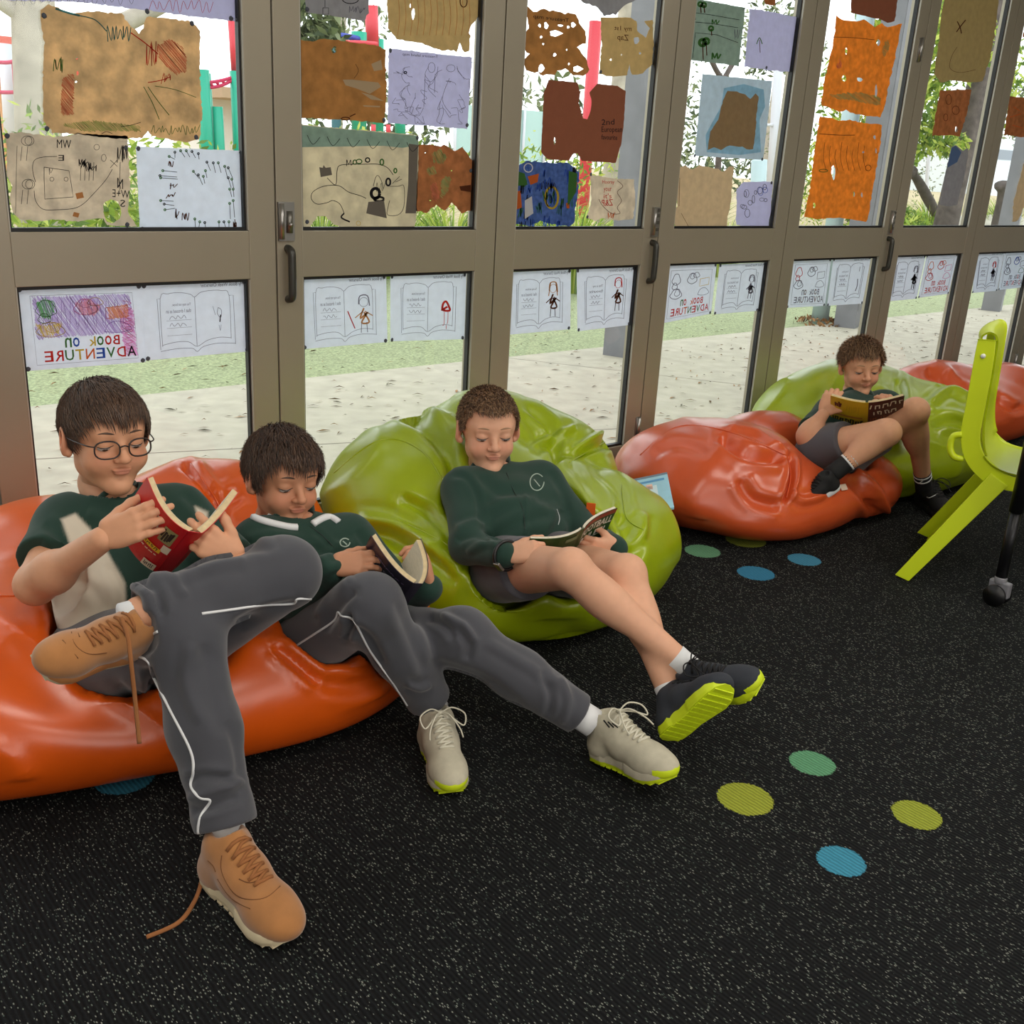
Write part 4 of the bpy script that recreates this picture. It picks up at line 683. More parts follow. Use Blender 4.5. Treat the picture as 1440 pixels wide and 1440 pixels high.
def mesh_sdf(prims, h, disp=None, box=None):
    if box is None:
        lo = np.min([p['lo'] for p in prims if p['op'] == 'u'], 0) - 2.5 * h - .012; hi = np.max([p['hi'] for p in prims if p['op'] == 'u'], 0) + 2.5 * h + .012
    else: lo, hi = map(np.array, box)
    n = np.ceil((hi - lo) / h).astype(int) + 1; ax = [lo[i] + h * np.arange(n[i]) for i in range(3)]; F = np.full(n, .05, np.float32)
    for p in prims:
        if p['lo'] is None: i0 = [0, 0, 0]; i1 = list(n)
        else:
            m = p['k'] + .02 + 2 * h
            i0 = [int(np.clip((p['lo'][i] - m - lo[i]) / h, 0, n[i])) for i in range(3)]; i1 = [int(np.clip((p['hi'][i] + m - lo[i]) / h + 1, 0, n[i])) for i in range(3)]
        if min(i1[i] - i0[i] for i in range(3)) <= 0: continue
        sl = tuple(slice(i0[i], i1[i]) for i in range(3)); P = np.stack(np.meshgrid(*[ax[i][sl[i]] for i in range(3)], indexing='ij'), -1)
        F[sl] = comb(F[sl], p['f'](P), p)
    if disp is not None:
        near = np.abs(F) < .03; idx = np.argwhere(near); F[near] += disp(lo + idx * h)
    for i in range(3):
        s = [slice(None)] * 3; s[i] = 0; F[tuple(s)] = .05; s[i] = -1; F[tuple(s)] = .05
    S_ = F < 0; C8 = np.zeros(np.array(F.shape) - 1, np.int8)
    for c in range(8): C8 += S_[(c & 1):S_.shape[0] - 1 + (c & 1), (c >> 1 & 1):S_.shape[1] - 1 + (c >> 1 & 1), (c >> 2):S_.shape[2] - 1 + (c >> 2)]
    act = np.argwhere((C8 > 0) & (C8 < 8)); ID = np.full(C8.shape, -1, np.int64); ID[tuple(act.T)] = np.arange(len(act))
    acc = np.zeros((len(act), 3)); cnt = np.zeros(len(act))
    for a in range(3):
        for o in range(4):
            off = [0, 0, 0]; q = [x for x in range(3) if x != a]; off[q[0]] = o & 1; off[q[1]] = o >> 1; p0 = act + off; p1 = p0.copy(); p1[:, a] += 1
            f0 = F[tuple(p0.T)]; f1 = F[tuple(p1.T)]; cr = (f0 < 0) != (f1 < 0); t = np.where(cr, f0 / (f0 - f1 + 1e-20), 0); pt = p0.astype(float); pt[:, a] += t
            acc += pt * cr[:, None]; cnt += cr
    Vt = lo + h * acc / cnt[:, None]; faces = []
    for a in range(3):
        q = [x for x in range(3) if x != a]; s0 = [slice(None)] * 3; s1 = [slice(None)] * 3; s0[a] = slice(0, -1); s1[a] = slice(1, None); A, B = S_[tuple(s0)], S_[tuple(s1)]
        e = np.argwhere(A != B); e = e[(e[:, q[0]] > 0) & (e[:, q[1]] > 0)]; ins = A[tuple(e.T)]
        def cell(d0, d1): r = e.copy(); r[:, q[0]] -= d0; r[:, q[1]] -= d1; return ID[tuple(r.T)]
        Q = np.stack([cell(0, 0), cell(1, 0), cell(1, 1), cell(0, 1)], 1); fl_ = ins if a != 1 else ~ins; Q[~fl_] = Q[~fl_][:, ::-1]; faces.append(Q)
    return Vt, np.concatenate(faces)
def smooth_mesh(Vt, Q, it=1, lam=.5):
    E = np.concatenate([Q[:, [0, 1]], Q[:, [1, 2]], Q[:, [2, 3]], Q[:, [3, 0]]])
    for _ in range(it):
        A = np.zeros_like(Vt); n = np.zeros(len(Vt)); np.add.at(A, E[:, 0], Vt[E[:, 1]]); np.add.at(A, E[:, 1], Vt[E[:, 0]]); np.add.at(n, E[:, 0], 1); np.add.at(n, E[:, 1], 1)
        Vt = Vt * (1 - lam) + lam * A / np.maximum(n, 1)[:, None]
    return Vt
def vnormals(Vt, Q):
    N = np.cross(Vt[Q[:, 2]] - Vt[Q[:, 0]], Vt[Q[:, 3]] - Vt[Q[:, 1]]); A = np.zeros_like(Vt)
    for i in range(4): np.add.at(A, Q[:, i], N)
    return A / (np.linalg.norm(A, axis=1)[:, None] + 1e-12)
def build_raw(name, parts, mats, parent=None, tint=None, fmat=None, **kw):
    vs = []; fs = []; o = 0
    for v, q in parts: vs.append(v); fs.append(q + o); o += len(v)
    Vt = np.concatenate(vs); Q = np.concatenate(fs); me = bpy.data.meshes.new(name); me.vertices.add(len(Vt)); me.vertices.foreach_set('co', Vt.ravel())
    me.loops.add(Q.size); me.loops.foreach_set('vertex_index', Q.ravel().astype(np.int32)); me.polygons.add(len(Q)); me.polygons.foreach_set('loop_start', np.arange(0, Q.size, Q.shape[1], dtype=np.int32)); me.update(calc_edges=True)
    for m in mats: me.materials.append(m)
    me.polygons.foreach_set('use_smooth', np.ones(len(Q), bool))
    if fmat is not None: me.polygons.foreach_set('material_index', fmat(Vt[Q].mean(1)).astype(np.int32))
    if tint is not None:
        a = me.color_attributes.new('tint', 'FLOAT_COLOR', 'POINT'); c = np.ones((len(Vt), 4)); c[:, :3] = tint(Vt); a.data.foreach_set('color', c.ravel())
    me.validate(); o_ = bpy.data.objects.new(name, me); link(o_, parent); tag(o_, **kw); return o_
def wav(P, f, seed=0):   # cheap smooth 3-d noise
    r = np.random.RandomState(seed); out = 0
    for i in range(5):
        d = r.normal(size=3); d /= np.linalg.norm(d); e = r.normal(size=3); e /= np.linalg.norm(e)
        out = out + np.sin((P @ d) * f * r.uniform(.7, 1.4) + r.uniform(0, 6) + 1.3 * np.sin((P @ e) * f * .6 + r.uniform(0, 6)))
    return out / 5
def creases(Vt, Q, specs):
    """press fold lines into a surface: spec = (pixel polyline, width in m, depth in m, +ridge / -groove)"""
    N = vnormals(Vt, Q); pr_ = proj(Vt); vis = ((CAM - Vt) * N).sum(1) > 0; D_ = np.zeros(len(Vt))
    for pts, wd, dep in specs:
        pp = spline(np.array(pts, float), 6) if len(pts) > 2 else np.array(pts, float); best = np.full(len(Vt), 1e9); tt = np.zeros(len(Vt)); n = len(pp) - 1
        for i in range(n):
            a, b = pp[i], pp[i + 1]; ab = b - a; h = np.clip(((pr_[:, :2] - a) @ ab) / (ab @ ab + 1e-9), 0, 1); d = np.linalg.norm(pr_[:, :2] - a - h[:, None] * ab, axis=1); m = d < best; best[m] = d[m]; tt[m] = ((i + h) / n)[m]
        dm = best * pr_[:, 2] / FPX; fade = np.clip(np.sin(np.pi * np.clip(tt, .02, .98)) * 2.2, 0, 1); x = dm / wd
        D_ += dep * fade * np.exp(-x * x) * (1.0) - dep * .35 * fade * np.exp(-((x - 1.6) ** 2) * 1.2)
    return Vt + N * (D_ * vis)[:, None]
# ================================================================== the four readers
m_skin = mat('skin', (255, 255, 255), rough=.55, vcol=True, sss=.12, var=.03, vs=60, spec=.35)
SK = dict(a=srgb((214, 158, 124))[:3], b=srgb((196, 140, 108))[:3], c=srgb((218, 166, 136))[:3], d=srgb((212, 158, 126))[:3])
m_green = mat('bottle_green_rib', (24, 56, 46), rough=.9, sheen=.3, bump=.5, bs=900, bdist=.0006)
m_jersey = mat('bottle_green_jersey_knit', (255, 255, 255), rough=.9, sheen=.1, bump=.5, bs=900, bdist=.0006, vcol=True); GREEN = srgb((24, 56, 46))[:3]; OFFW = srgb((212, 202, 184))[:3]
m_offw = mat('off_white_jersey', (214, 204, 186), rough=.9, sheen=.2, bump=.4, bs=900, bdist=.0006)
m_whitec = mat('white_cotton', (226, 228, 230), rough=.85)
m_trous = mat('charcoal_trousers', (66, 67, 74), rough=.88, sheen=.3, bump=.4, bs=1100, bdist=.0005)
m_shorts = mat('dark_grey_shorts', (76, 74, 80), rough=.88, sheen=.2)
m_pipe = mat('white_piping', (224, 226, 228), rough=.7)
m_tan = mat('tan_suede', (166, 112, 62), rough=.9, sheen=.4, var=.1, vs=30); m_tan2 = mat('tan_lace', (150, 96, 54), rough=.9)
m_foam = mat('cream_rubber', (226, 210, 176), rough=.6); m_gum = mat('gum_rubber', (190, 128, 78), rough=.6)
m_sneak = mat('pale_grey_mesh', (184, 178, 158), rough=.9, var=.08, vs=50, bump=.6, bs=700, bdist=.0008); m_lace = mat('pale_lace', (206, 202, 184), rough=.9)
m_neon = mat('neon_yellow_rubber', (206, 226, 30), rough=.5); m_dshoe = mat('dark_slate_knit', (46, 50, 58), rough=.85, bump=.5, bs=800, bdist=.0008); m_blk = mat('black_knit', (18, 18, 20), rough=.8)
m_hairs = [mat('hair_dark_brown', (82, 60, 46), rough=.5, spec=.6), mat('hair_brown', (98, 72, 54), rough=.5, spec=.6), mat('hair_light_brown', (158, 124, 92), rough=.5, spec=.6), mat('hair_espresso', (60, 44, 36), rough=.5, spec=.6)]
m_eye = mat('eye_white', (176, 166, 160), rough=.3); m_iris = mat('iris_brown', (52, 38, 30), rough=.15); m_lash = mat('eyelash', (50, 36, 30), rough=.8)

def head_prims(s, chub=0.):
    L = [el((0, -.012, .030), (.073, .090, .080), k=.02), el((0, .020, -.030), (.053 + chub * .6, .060, .068), k=.03), el((0, .034, .030), (.060, .050, .050), k=.03),
         rc((-.036 - chub, .002, -.052), (-.011, .052, -.090), .021 + chub * .5, .017, k=.022), rc((.036 + chub, .002, -.052), (.011, .052, -.090), .021 + chub * .5, .017, k=.022), el((0, .066, -.093), (.017, .015, .013), k=.016)]
    for x in (-1, 1): L += [el((x * (.034 + chub * .5), .050, -.036), (.025 + chub, .028, .026 + chub * .5), k=.02)]
    for x in (-1, 1): L += [el((x * .032, .098, -.001), (.019, .020, .012), k=.014, op='s'), el((x * .031, .070, -.001), (.0165, .0150, .0118), k=.005)]
    L += [rc((-.036, .072, .020), (.036, .072, .020), .010, k=.018), rc((0, .081, .004), (0, .0975, -.027), .0065, .0095, k=.012), el((0, .100, -.030), (.0095, .009, .0085), k=.006)]
    for x in (-1, 1): L += [el((x * .0105, .089, -.032), (.0075, .008, .0065), k=.006)]
    L += [el((0, .0815, -.0530), (.0190, .0085, .0042), k=.006), el((0, .080, -.0600), (.0155, .0088, .0048), k=.006), rc((-.019, .0895, -.0572), (0, .0915, -.0562), .0013, k=.003, op='s'), rc((.019, .0895, -.0572), (0, .0915, -.0562), .0013, k=.003, op='s')]
    for x in (-1, 1):
        A = np.array([[.94, .34 * 1, 0], [-.34, .94, 0], [0, 0, 1]]) if x < 0 else np.array([[.94, -.34, 0], [.34, .94, 0], [0, 0, 1]])
        L += [el((x * .080, -.010, -.002), (.0085, .020, .031), A, k=.008), el((x * .086, -.006, .003), (.005, .011, .017), A, k=.006, op='s'), el((x * .074, -.002, -.027), (.006, .008, .008), k=.008)]
    L += [rc((0, -.020, -.045), (0, -.045, -.125), .044, .043, k=.03)]
    return L
class Frame:
    def __init__(s, o, fwd, up, sc=1.):
        s.o = np.array(o, float); f = nrm(fwd); u = np.array(up, float); u = nrm(u - f * (u @ f)); s.R = np.array([np.cross(f, u), f, u]); s.s = sc  # rows: x (subject's right->+), y forward, z up
    def w(s, P): return s.o + (np.asarray(P, float) * s.s) @ s.R
    def l(s, P): return ((np.asarray(P) - s.o) @ s.R.T) / s.s
def camvec(x, y, z): return RM @ np.array([x, y, z], float)   # right, up, towards the camera
def make_head(root, F, skin, style, glasses=False, chub=0.):
    L = head_prims(1, chub); Vt, Q = mesh_sdf(L, .0017); Vt = smooth_mesh(Vt, Q, 1, .4)
    keep = Vt[:, 2] > -.122; Q = Q[keep[Q].all(1)]
    def tint(P):  # natural colouring of lips, cheeks, ears
        c = np.tile(np.array(skin), (len(P), 1))
        def g(cx, cy, cz, rx, ry, rz): return np.exp(-(((P[:, 0] - cx) / rx) ** 2 + ((P[:, 1] - cy) / ry) ** 2 + ((P[:, 2] - cz) / rz) ** 2))
        lip = np.clip(1.6 * g(0, .092, -.0565, .017, .02, .0065), 0, 1)[:, None]; c = c * (1 - lip * .55) + lip * .55 * np.array(srgb((176, 96, 88))[:3])
        ck = sum(g(x, .065, -.03, .022, .04, .02) for x in (-.036, .036))[:, None] * .28; c = c * (1 - ck) + ck * np.array(srgb((220, 126, 104))[:3])
        ea = sum(g(x, -.01, 0, .012, .03, .03) for x in (-.082, .082))[:, None] * .35; c = c * (1 - ea) + ea * np.array(srgb((214, 112, 86))[:3])
        ns = g(0, .1, -.03, .012, .012, .01)[:, None] * .15; c = c * (1 - ns) + ns * np.array(srgb((214, 120, 100))[:3])
        return c
    T = tint(Vt)
    def surf(x, z, off=0., ymax=.125):
        ys = np.linspace(ymax, .0, 160); P = np.stack([np.full(160, x), ys, np.full(160, z)], 1); d = sdf_eval(L, P); i = np.argmax(d < 0); return ys[i] + off
    # eyes, lids, lashes, brows
    for x in (-1, 1):
        e = MB()
        for nm, r, c, mm in (('w', .0125, (x * .031, .0722, -.0058), m_eye), ('i', .0076, (x * .031, .0788, -.0088), m_iris)):
            bm = bmesh.new(); bmesh.ops.create_uvsphere(bm, u_segments=16, v_segments=10, radius=r); t_ = MB(); t_.add([F.w(np.array(v.co) * ((1.15, .97, .72) if nm == 'w' else (1, .62, .62)) + np.array(c)) for v in bm.verts], [[v.index for v in f.verts] for f in bm.faces], mm, True); bm.free()
            if nm == 'w': eo = t_.build('eye', root)
            else: t_.build('iris', eo)
        ls = MB(); P = [(x * .031 + dx, 0, -.0024 - .0044 * (1 - (dx / .0165) ** 2)) for dx in np.linspace(-.0165, .0165, 9)]
        P = [F.w((a, surf(a, c_, .0009), c_)) for a, _, c_ in P]; ls.tube(P, np.array([.4, .8, 1.1, 1.2, 1.2, 1.2, 1.1, .8, .4]) * .001, m_lash, 5); ls.build('eyelashes', root)
        bw = MB(); P = [(x * (.014 + .032 * t), .0205 + .006 * math.sin(t * 2.2) - .004 * t) for t in np.linspace(0, 1, 8)]; P = [F.w((a, surf(a, c_, -.0004), c_)) for a, c_ in P]
        bw.tube(P, np.array([1., 1.9, 2.4, 2.4, 2.1, 1.8, 1.3, .6]) * .001, m_hairs[style['c'][0]], 6); bw.build('eyebrow', root)
    # hair
    cap = [el((0, -.012, .030), (.073 + style['t'] * .6, .090 + style['t'] * .7, .080 + style['t']), k=.02), el((0, .034, .034), (.060 + style['t'] * .4, .050 + style['t'], .050 + style['t']), k=.03)]
    hl = style['hl']     # hairline height at the forehead
    def mask(P):
        x, y, z = P[:, 0], P[:, 1], P[:, 2]; front = z > hl + .012 * (np.abs(x) / .06) ** 2
        side = np.where(y > .0, z > np.interp(y, [0, .035, .055, .075], [style['sb'], style['sb'] + .012, hl - .004, hl]), z > np.interp(y, [-.11, -.06, -.03, 0], [-.062, -.050, .024, style['sb']]))
        return np.where(y > .06, front, side)
    cp, cq = mesh_sdf(cap, .0035); N = vnormals(cp, cq); km = mask(cp)
    cq2 = cq[km[cq].all(1)]; rs = np.random.RandomState(style.get('seed', 1)); nS = style['n']
    ar = np.linalg.norm(np.cross(cp[cq2[:, 2]] - cp[cq2[:, 0]], cp[cq2[:, 3]] - cp[cq2[:, 1]]), axis=1); pick = rs.choice(len(cq2), nS, p=ar / ar.sum())
    root_p = cp[cq2[pick, 0]] + (cp[cq2[pick, 2]] - cp[cq2[pick, 0]]) * rs.rand(nS)[:, None]; nn = N[cq2[pick, 0]]
    crown = np.array(style.get('crown', (.012, -.062, .098))); flow = root_p - crown; flow /= np.linalg.norm(flow, axis=1)[:, None] + 1e-9
    fx = np.array(style.get('flow', (0, .5, -.25))); flow = flow + fx + rs.normal(size=(nS, 3)) * style['mess']
    low = np.clip((.05 - root_p[:, 2]) / .06, 0, 1)[:, None]; flow = flow * (1 - low * .6) + np.array([0, .12, -1.]) * low
    flow = flow + nn * style['lift']; ln = style['len'] * rs.uniform(.6, 1.15, nS) * np.where(root_p[:, 2] < .045, style['side'], 1.)
    st = 6; pts = [root_p - nn * .004]; p = root_p.copy(); d = flow / np.linalg.norm(flow, axis=1)[:, None]
    for i in range(st):
        p = p + d * (ln / st)[:, None]; q = (p - np.array([0, -.012, .030])) / np.array([.073 + style['t'] * .6, .090 + style['t'] * .7, .080 + style['t']]); dd = sdf_eval(cap, p)
        n2 = q / np.array([.073, .090, .080]); n2 /= np.linalg.norm(n2, axis=1)[:, None] + 1e-9; want = .0005 + style['off'] * (i + 1) / st * rs.uniform(.2, 1.3, nS)
        p = p + n2 * np.where(dd < want, want - dd, 0)[:, None] - n2 * np.clip(dd - want - .003, 0, 1)[:, None] * style.get('hug', .6)
        d = d + np.array([0, 0, -style.get('grav', .12)]); d -= n2 * np.clip((d * n2).sum(1), 0, 9)[:, None] * .5; d /= np.linalg.norm(d, axis=1)[:, None]; pts.append(p.copy())
    A = np.stack(pts, 1); rad = style['w'] * np.array([1, 1.15, 1.1, 1, .8, .55, .15]); T_ = np.gradient(A, axis=1); T_ /= np.linalg.norm(T_, axis=2)[..., None] + 1e-9
    B1 = np.cross(T_, nn[:, None, :]); B1 /= np.linalg.norm(B1, axis=2)[..., None] + 1e-9; B2 = np.cross(T_, B1); ring = []
    for k in range(3): a = 2 * math.pi * k / 3; ring.append(A + (B1 * math.cos(a) + B2 * math.sin(a) * .6) * rad[None, :, None])
    Rg = np.stack(ring, 2); nv = (st + 1) * 3; Vh = Rg.reshape(-1, 3); base = (np.arange(nS) * nv)[:, None, None]; q = np.array([[i * 3 + k, i * 3 + (k + 1) % 3, (i + 1) * 3 + (k + 1) % 3, (i + 1) * 3 + k] for i in range(st) for k in range(3)])
    Qh = (base + q[None]).reshape(-1, 4); capv = cp - N * .001
    sid = rs.choice(len(style['c']), nS, p=style['cp']); nc = len(cq2); fm = np.concatenate([np.zeros(nc, int), np.repeat(sid, len(q))])
    o = build_raw('hair', [(F.w(capv), cq2), (F.w(Vh), Qh)], [m_hairs[i] for i in style['c']], root); o.data.polygons.foreach_set('material_index', fm.astype(np.int32)) if len(o.data.polygons) == len(fm) else None
    if glasses:
        g = MB(); mgl = mat('dark_tortoise_frame', (44, 34, 32), rough=.3); zc_, yo = -.004, .0
        for x in (-1, 1):
            P = []; 
            for a in np.linspace(0, 2 * math.pi, 25)[:-1]:
                ca, sa = math.cos(a), math.sin(a); rr_ = (abs(ca) ** 2.6 + abs(sa) ** 2.6) ** (-1 / 2.6); P.append(F.w((x * .0325 + .0235 * ca * rr_, .1015 - abs(x * .0325 + .0235 * ca * rr_) * .16, zc_ - .004 + .0175 * sa * rr_)))
            g.tube(P, .0017, mgl, 6, close=True); g.tube(spline([F.w((x * .055, .0935, zc_ + .004)), F.w((x * .067, .082, zc_ + .006)), F.w((x * .078, .03, zc_ + .010)), F.w((x * .080, -.012, zc_ + .014))], 5), .0014, mgl, 6)
        g.tube([F.w((-.0095, .100, zc_)), F.w((0, .1025, zc_ + .003)), F.w((.0095, .100, zc_))], .0016, mgl, 6); g.build('glasses', root, label='round dark framed glasses')
    return (F.w(Vt), Q, T)
def hand_prims(W, fwd, palm, thumb_side, curls, sc=1., spread=.08, thumb=(.75, .55, .35), tcurl=.35):
    """W wrist, fwd wrist->knuckles, palm = direction the palm faces, thumb_side = direction of the thumb; curls = bend of each finger (index first)"""
    f = nrm(fwd); n = np.array(palm, float); n = nrm(n - f * (n @ f)); t = np.cross(f, n); t = t if t @ np.array(thumb_side) > 0 else -t; s = sc; W = np.array(W); out = []
    offs = [.024, .008, -.008, -.0225]; base = [.074, .077, .073, .066]; Ls = [.060, .067, .062, .049]
    out.append(el(W + f * .038 * s, np.array([.040, .030, .0125]) * s, np.array([f, t, n]), k=.012 * s)); out.append(el(W + f * .03 * s + t * .018 * s + n * .006 * s, np.array([.026, .014, .012]) * s, np.array([f, t, n]), k=.01))
    for i in range(4):
        b = W + (f * base[i] + t * offs[i]) * s; out.append(rc(W + (f * .012 + t * offs[i] * .5) * s, b, .0115 * s, .0100 * s, k=.008)); d = nrm(f + t * spread * (1.5 - i)); c = curls[i]; p = b; r = .0088 * s * (1 if i < 3 else .86)
        for j, (fr_, cf) in enumerate(((.44, .75), (.31, 1.1), (.25, .7))):
            a = c * cf; dn = n if abs(n @ d) < .999 else f; ax_n = nrm(n - d * (n @ d)) if np.linalg.norm(n - d * (n @ d)) > .05 else -f
            if j: ax_n = nd
            d2 = d * math.cos(a) + ax_n * math.sin(a); nd = nrm(ax_n * math.cos(a) - d * math.sin(a)); e = p + d2 * Ls[i] * fr_ * s; out.append(rc(p, e, r, r * .9, k=.003)); p = e; d = d2; r *= .9
    p = W + (f * .018 + t * .022) * s; d = nrm(t * thumb[0] + f * thumb[1] + n * thumb[2])
    for Lt, r0, r1 in ((.034, .0125, .0100), (.027, .0100, .0092), (.022, .0092, .0076)):
        e = p + d * Lt * s; out.append(rc(p, e, r0 * s, r1 * s, k=.006)); p = e; d = nrm(d + (f * .5 + n * .6) * tcurl)
    return out
def skin_part(prims, h, skin, sm=1):
    Vt, Q = mesh_sdf(prims, h); Vt = smooth_mesh(Vt, Q, sm, .5); return (Vt, Q, np.tile(np.array(skin), (len(Vt), 1)))
def joints_fold(js, amp, f=150., fall=.075, seed=0):
    def d(P):
        out = amp * .45 * wav(P, 26, seed) 
        for i, (j, am) in enumerate(js):
            r = P - np.array(j); s = np.linalg.norm(r, axis=1); out = out + am * amp * np.exp(-(s / fall) ** 2) * np.sin(s * f * .6 + 6.5 * wav(P, 14, seed + i) + i) * (.45 + .55 * wav(P, 22, seed + i + 9))
        return out
    return d
def surf_pt(prims, P, out_dir, rng=.14):
    t = np.linspace(rng, -.02, 140); L_ = np.array(P) + t[:, None] * nrm(out_dir); d = sdf_eval(prims, L_); i = np.argmax(d < 0); return L_[i] + nrm(out_dir) * .0005 if d[i] < 0 else None
def view_hit(prims, u, v, z0, z1, lift=.0):
    t = np.linspace(z0, z1, 500); L_ = CAM + t[:, None] * dirn(u, v); d = sdf_eval(prims, L_); i = np.argmax(d < 0); return (L_[i] - nrm(dirn(u, v)) * lift) if d[i] < 0 else None
from mathutils.bvhtree import BVHTree
BV = {}
def draped(surface, pts, z0, z1, r, m, name, parent, lift=.0, seg=6, n=7, **kw):
    """lay a thin cord along a built surface, following a line seen in the photo"""
    me = surface.data
    if me.name not in BV: BV[me.name] = BVHTree.FromPolygons([v.co for v in me.vertices], [tuple(p.vertices) for p in me.polygons])
    P = []
    for u, v in spline(pts, n):
        d = nrm(dirn(u, v)); h = BV[me.name].ray_cast(Vector(CAM), Vector(d))
        if h[0] is not None: P.append(np.array(h[0]) - d * lift)
    if len(P) > 2:
        P = np.array(P); dd = np.linalg.norm(P - CAM, axis=1)
        for _ in range(2): P[1:-1] = (P[:-2] + P[2:] + 2 * P[1:-1]) / 4
        return MB().tube(P, r, m, seg).build(name, parent, **kw)
# ---- shoes
def shoe(root, heel, toe, up, L_, ms, sole_m, name_label, lace_m, style='runner', toe_m=None, heel_m=None, bow=True, name='shoe', sole_col2=None, dangle=None):
    k = L_ / .235; f = nrm(toe); u = np.array(up, float); u = nrm(u - f * (u @ f)); s = np.cross(u, f); o = np.array(heel, float)
    W = lambda P: o + (np.asarray(P, float)[..., 0:1] * f + np.asarray(P, float)[..., 1:2] * s + np.asarray(P, float)[..., 2:3] * u) * k
    pr_ = [el((.178, 0, .030), (.056, .040, .032), k=.02), rc((.155, 0, .036), (.095, 0, .052), .034, .035, k=.025), rc((.095, 0, .050), (.055, 0, .070), .034, .034, k=.025), rc((.040, 0, .036), (.046, 0, .082), .037, .0345, k=.02), el((.036, 0, .03), (.042, .035, .034), k=.02),
           rc((.08, 0, .085), (.062, 0, .108), .022, .018, k=.012), el((.046, 0, .122), (.026, .023, .034), k=.008, op='s'), pl((0, 0, .016), (0, 0, -1))]
    Vt, Q = mesh_sdf(pr_, .003); Vt = smooth_mesh(Vt, Q, 1); mats_ = [ms] + ([toe_m] if toe_m else [])
    t = build_raw(name, [(W(Vt), Q)], mats_, root, label=name_label, fmat=(lambda C_: ((((C_ - o) @ f) / k > .205) & (((C_ - o) @ u) / k < .036)).astype(int)) if toe_m else None)
    # sole
    so = MB(); xs = np.concatenate([np.linspace(-.004, .226, 40)]); hw = lambda x: np.interp(x, [-.004, .004, .02, .05, .09, .13, .165, .195, .215, .226], [.008, .024, .034, .036, .033, .038, .043, .039, .028, .008]); rock = lambda x: .0 + .016 * np.clip((x - .16) / .066, 0, 1) ** 2 + .004 * np.clip((.02 - x) / .02, 0, 1)
    th = lambda x: np.interp(x, [0, .06, .14, .226], [.034, .029, .024, .020]); rings = []
    for lev, wsc in ((0, .93), (.3, 1.0), (.75, 1.02), (1, .97)):
        rings.append([(x, hw(x) * wsc, rock(x) + th(x) * lev) for x in xs] + [(x, -hw(x) * wsc * (.9 if .06 < x < .12 else 1), rock(x) + th(x) * lev) for x in xs[::-1]])
    n = len(rings[0]); vs = np.array(rings).reshape(-1, 3); fs = [(j * n + i, j * n + (i + 1) % n, (j + 1) * n + (i + 1) % n, (j + 1) * n + i) for j in range(3) for i in range(n)]
    k0 = [f_ for f_ in fs if True]; m2 = sole_col2 or sole_m
    so.add(W(vs), fs[:n], sole_m, True); so.add(W(vs), fs[n:], m2, True); fs_b = [(i, i + 1, 2 * (n // 2) - 2 - i, 2 * (n // 2) - 1 - i) for i in range(n // 2 - 1)]
    so.add(W(vs[:n]), fs_b, sole_m); so.add(W(vs[-n:]), [q[::-1] for q in fs_b], m2)
    # tread lugs
    tr = MB()
    for x in np.linspace(.018, .208, 12):
        for y in (-.55, -.05, .45):
            c = (x, y * hw(x) * 1.1, rock(x) - .0012); tr.obox(W(np.array([c]))[0], [f, s, u], np.array([.0058, .0095 * hw(x) / .036, .0016]) * k, sole_m)
    so_ = so.build('sole', t, label=None); tr.build('tread', t)
    # laces
    la = MB(); top = lambda x, y: W(np.array([[x, y, _topz(pr_, x, y)]]))[0]
    xs_ = np.linspace(.150, .085, 6)
    for i, x in enumerate(xs_):
        yw = .016 + .001 * i; a = [top(x - .001, -yw), top(x, -yw * .5), top(x + .001, 0), top(x, yw * .5), top(x - .001, yw)]; la.tube(np.array(a) + u * .001, .0030 * k, lace_m, 6)
        if i < 5: la.tube(np.array([top(x, -yw * .9), top(x - .006, 0), top(xs_[i + 1], yw * .9)]) + u * .0025, .0027 * k, lace_m, 6)
    c = top(.083, 0) + u * .004
    if bow:
        for sg in (-1, 1):
            la.tube(spline([c, c + s * sg * .022 + u * .012 + f * .004, c + s * sg * .046 + f * .018 + u * .004, c + s * sg * .040 + f * .040 - u * .010, c + s * sg * .020 + f * .022 - u * .002, c], 5), .0017 * k, lace_m, 6)
            la.tube(spline([c, c + s * sg * .014 + f * .018 + u * .004, c + s * sg * .030 + f * .045 - u * .012, c + s * sg * .034 + f * .062 - u * .024], 5), .0016 * k, lace_m, 6)
        la.tube([c - s * .006, c + s * .006], .004 * k, lace_m, 6)
    if dangle is not None: la.tube(spline(dangle, 8), .0038, lace_m, 6, flat=camvec(0, 0, 1))
    la.build('shoelace', t); return t, W, pr_
def _topz(pr_, x, y):
    zs = np.linspace(.13, .02, 80); P = np.stack([np.full(80, x), np.full(80, y), zs], 1); d = sdf_eval(pr_, P); i = np.argmax(d < 0); return zs[i] + .001 if d[i] < 0 else .05

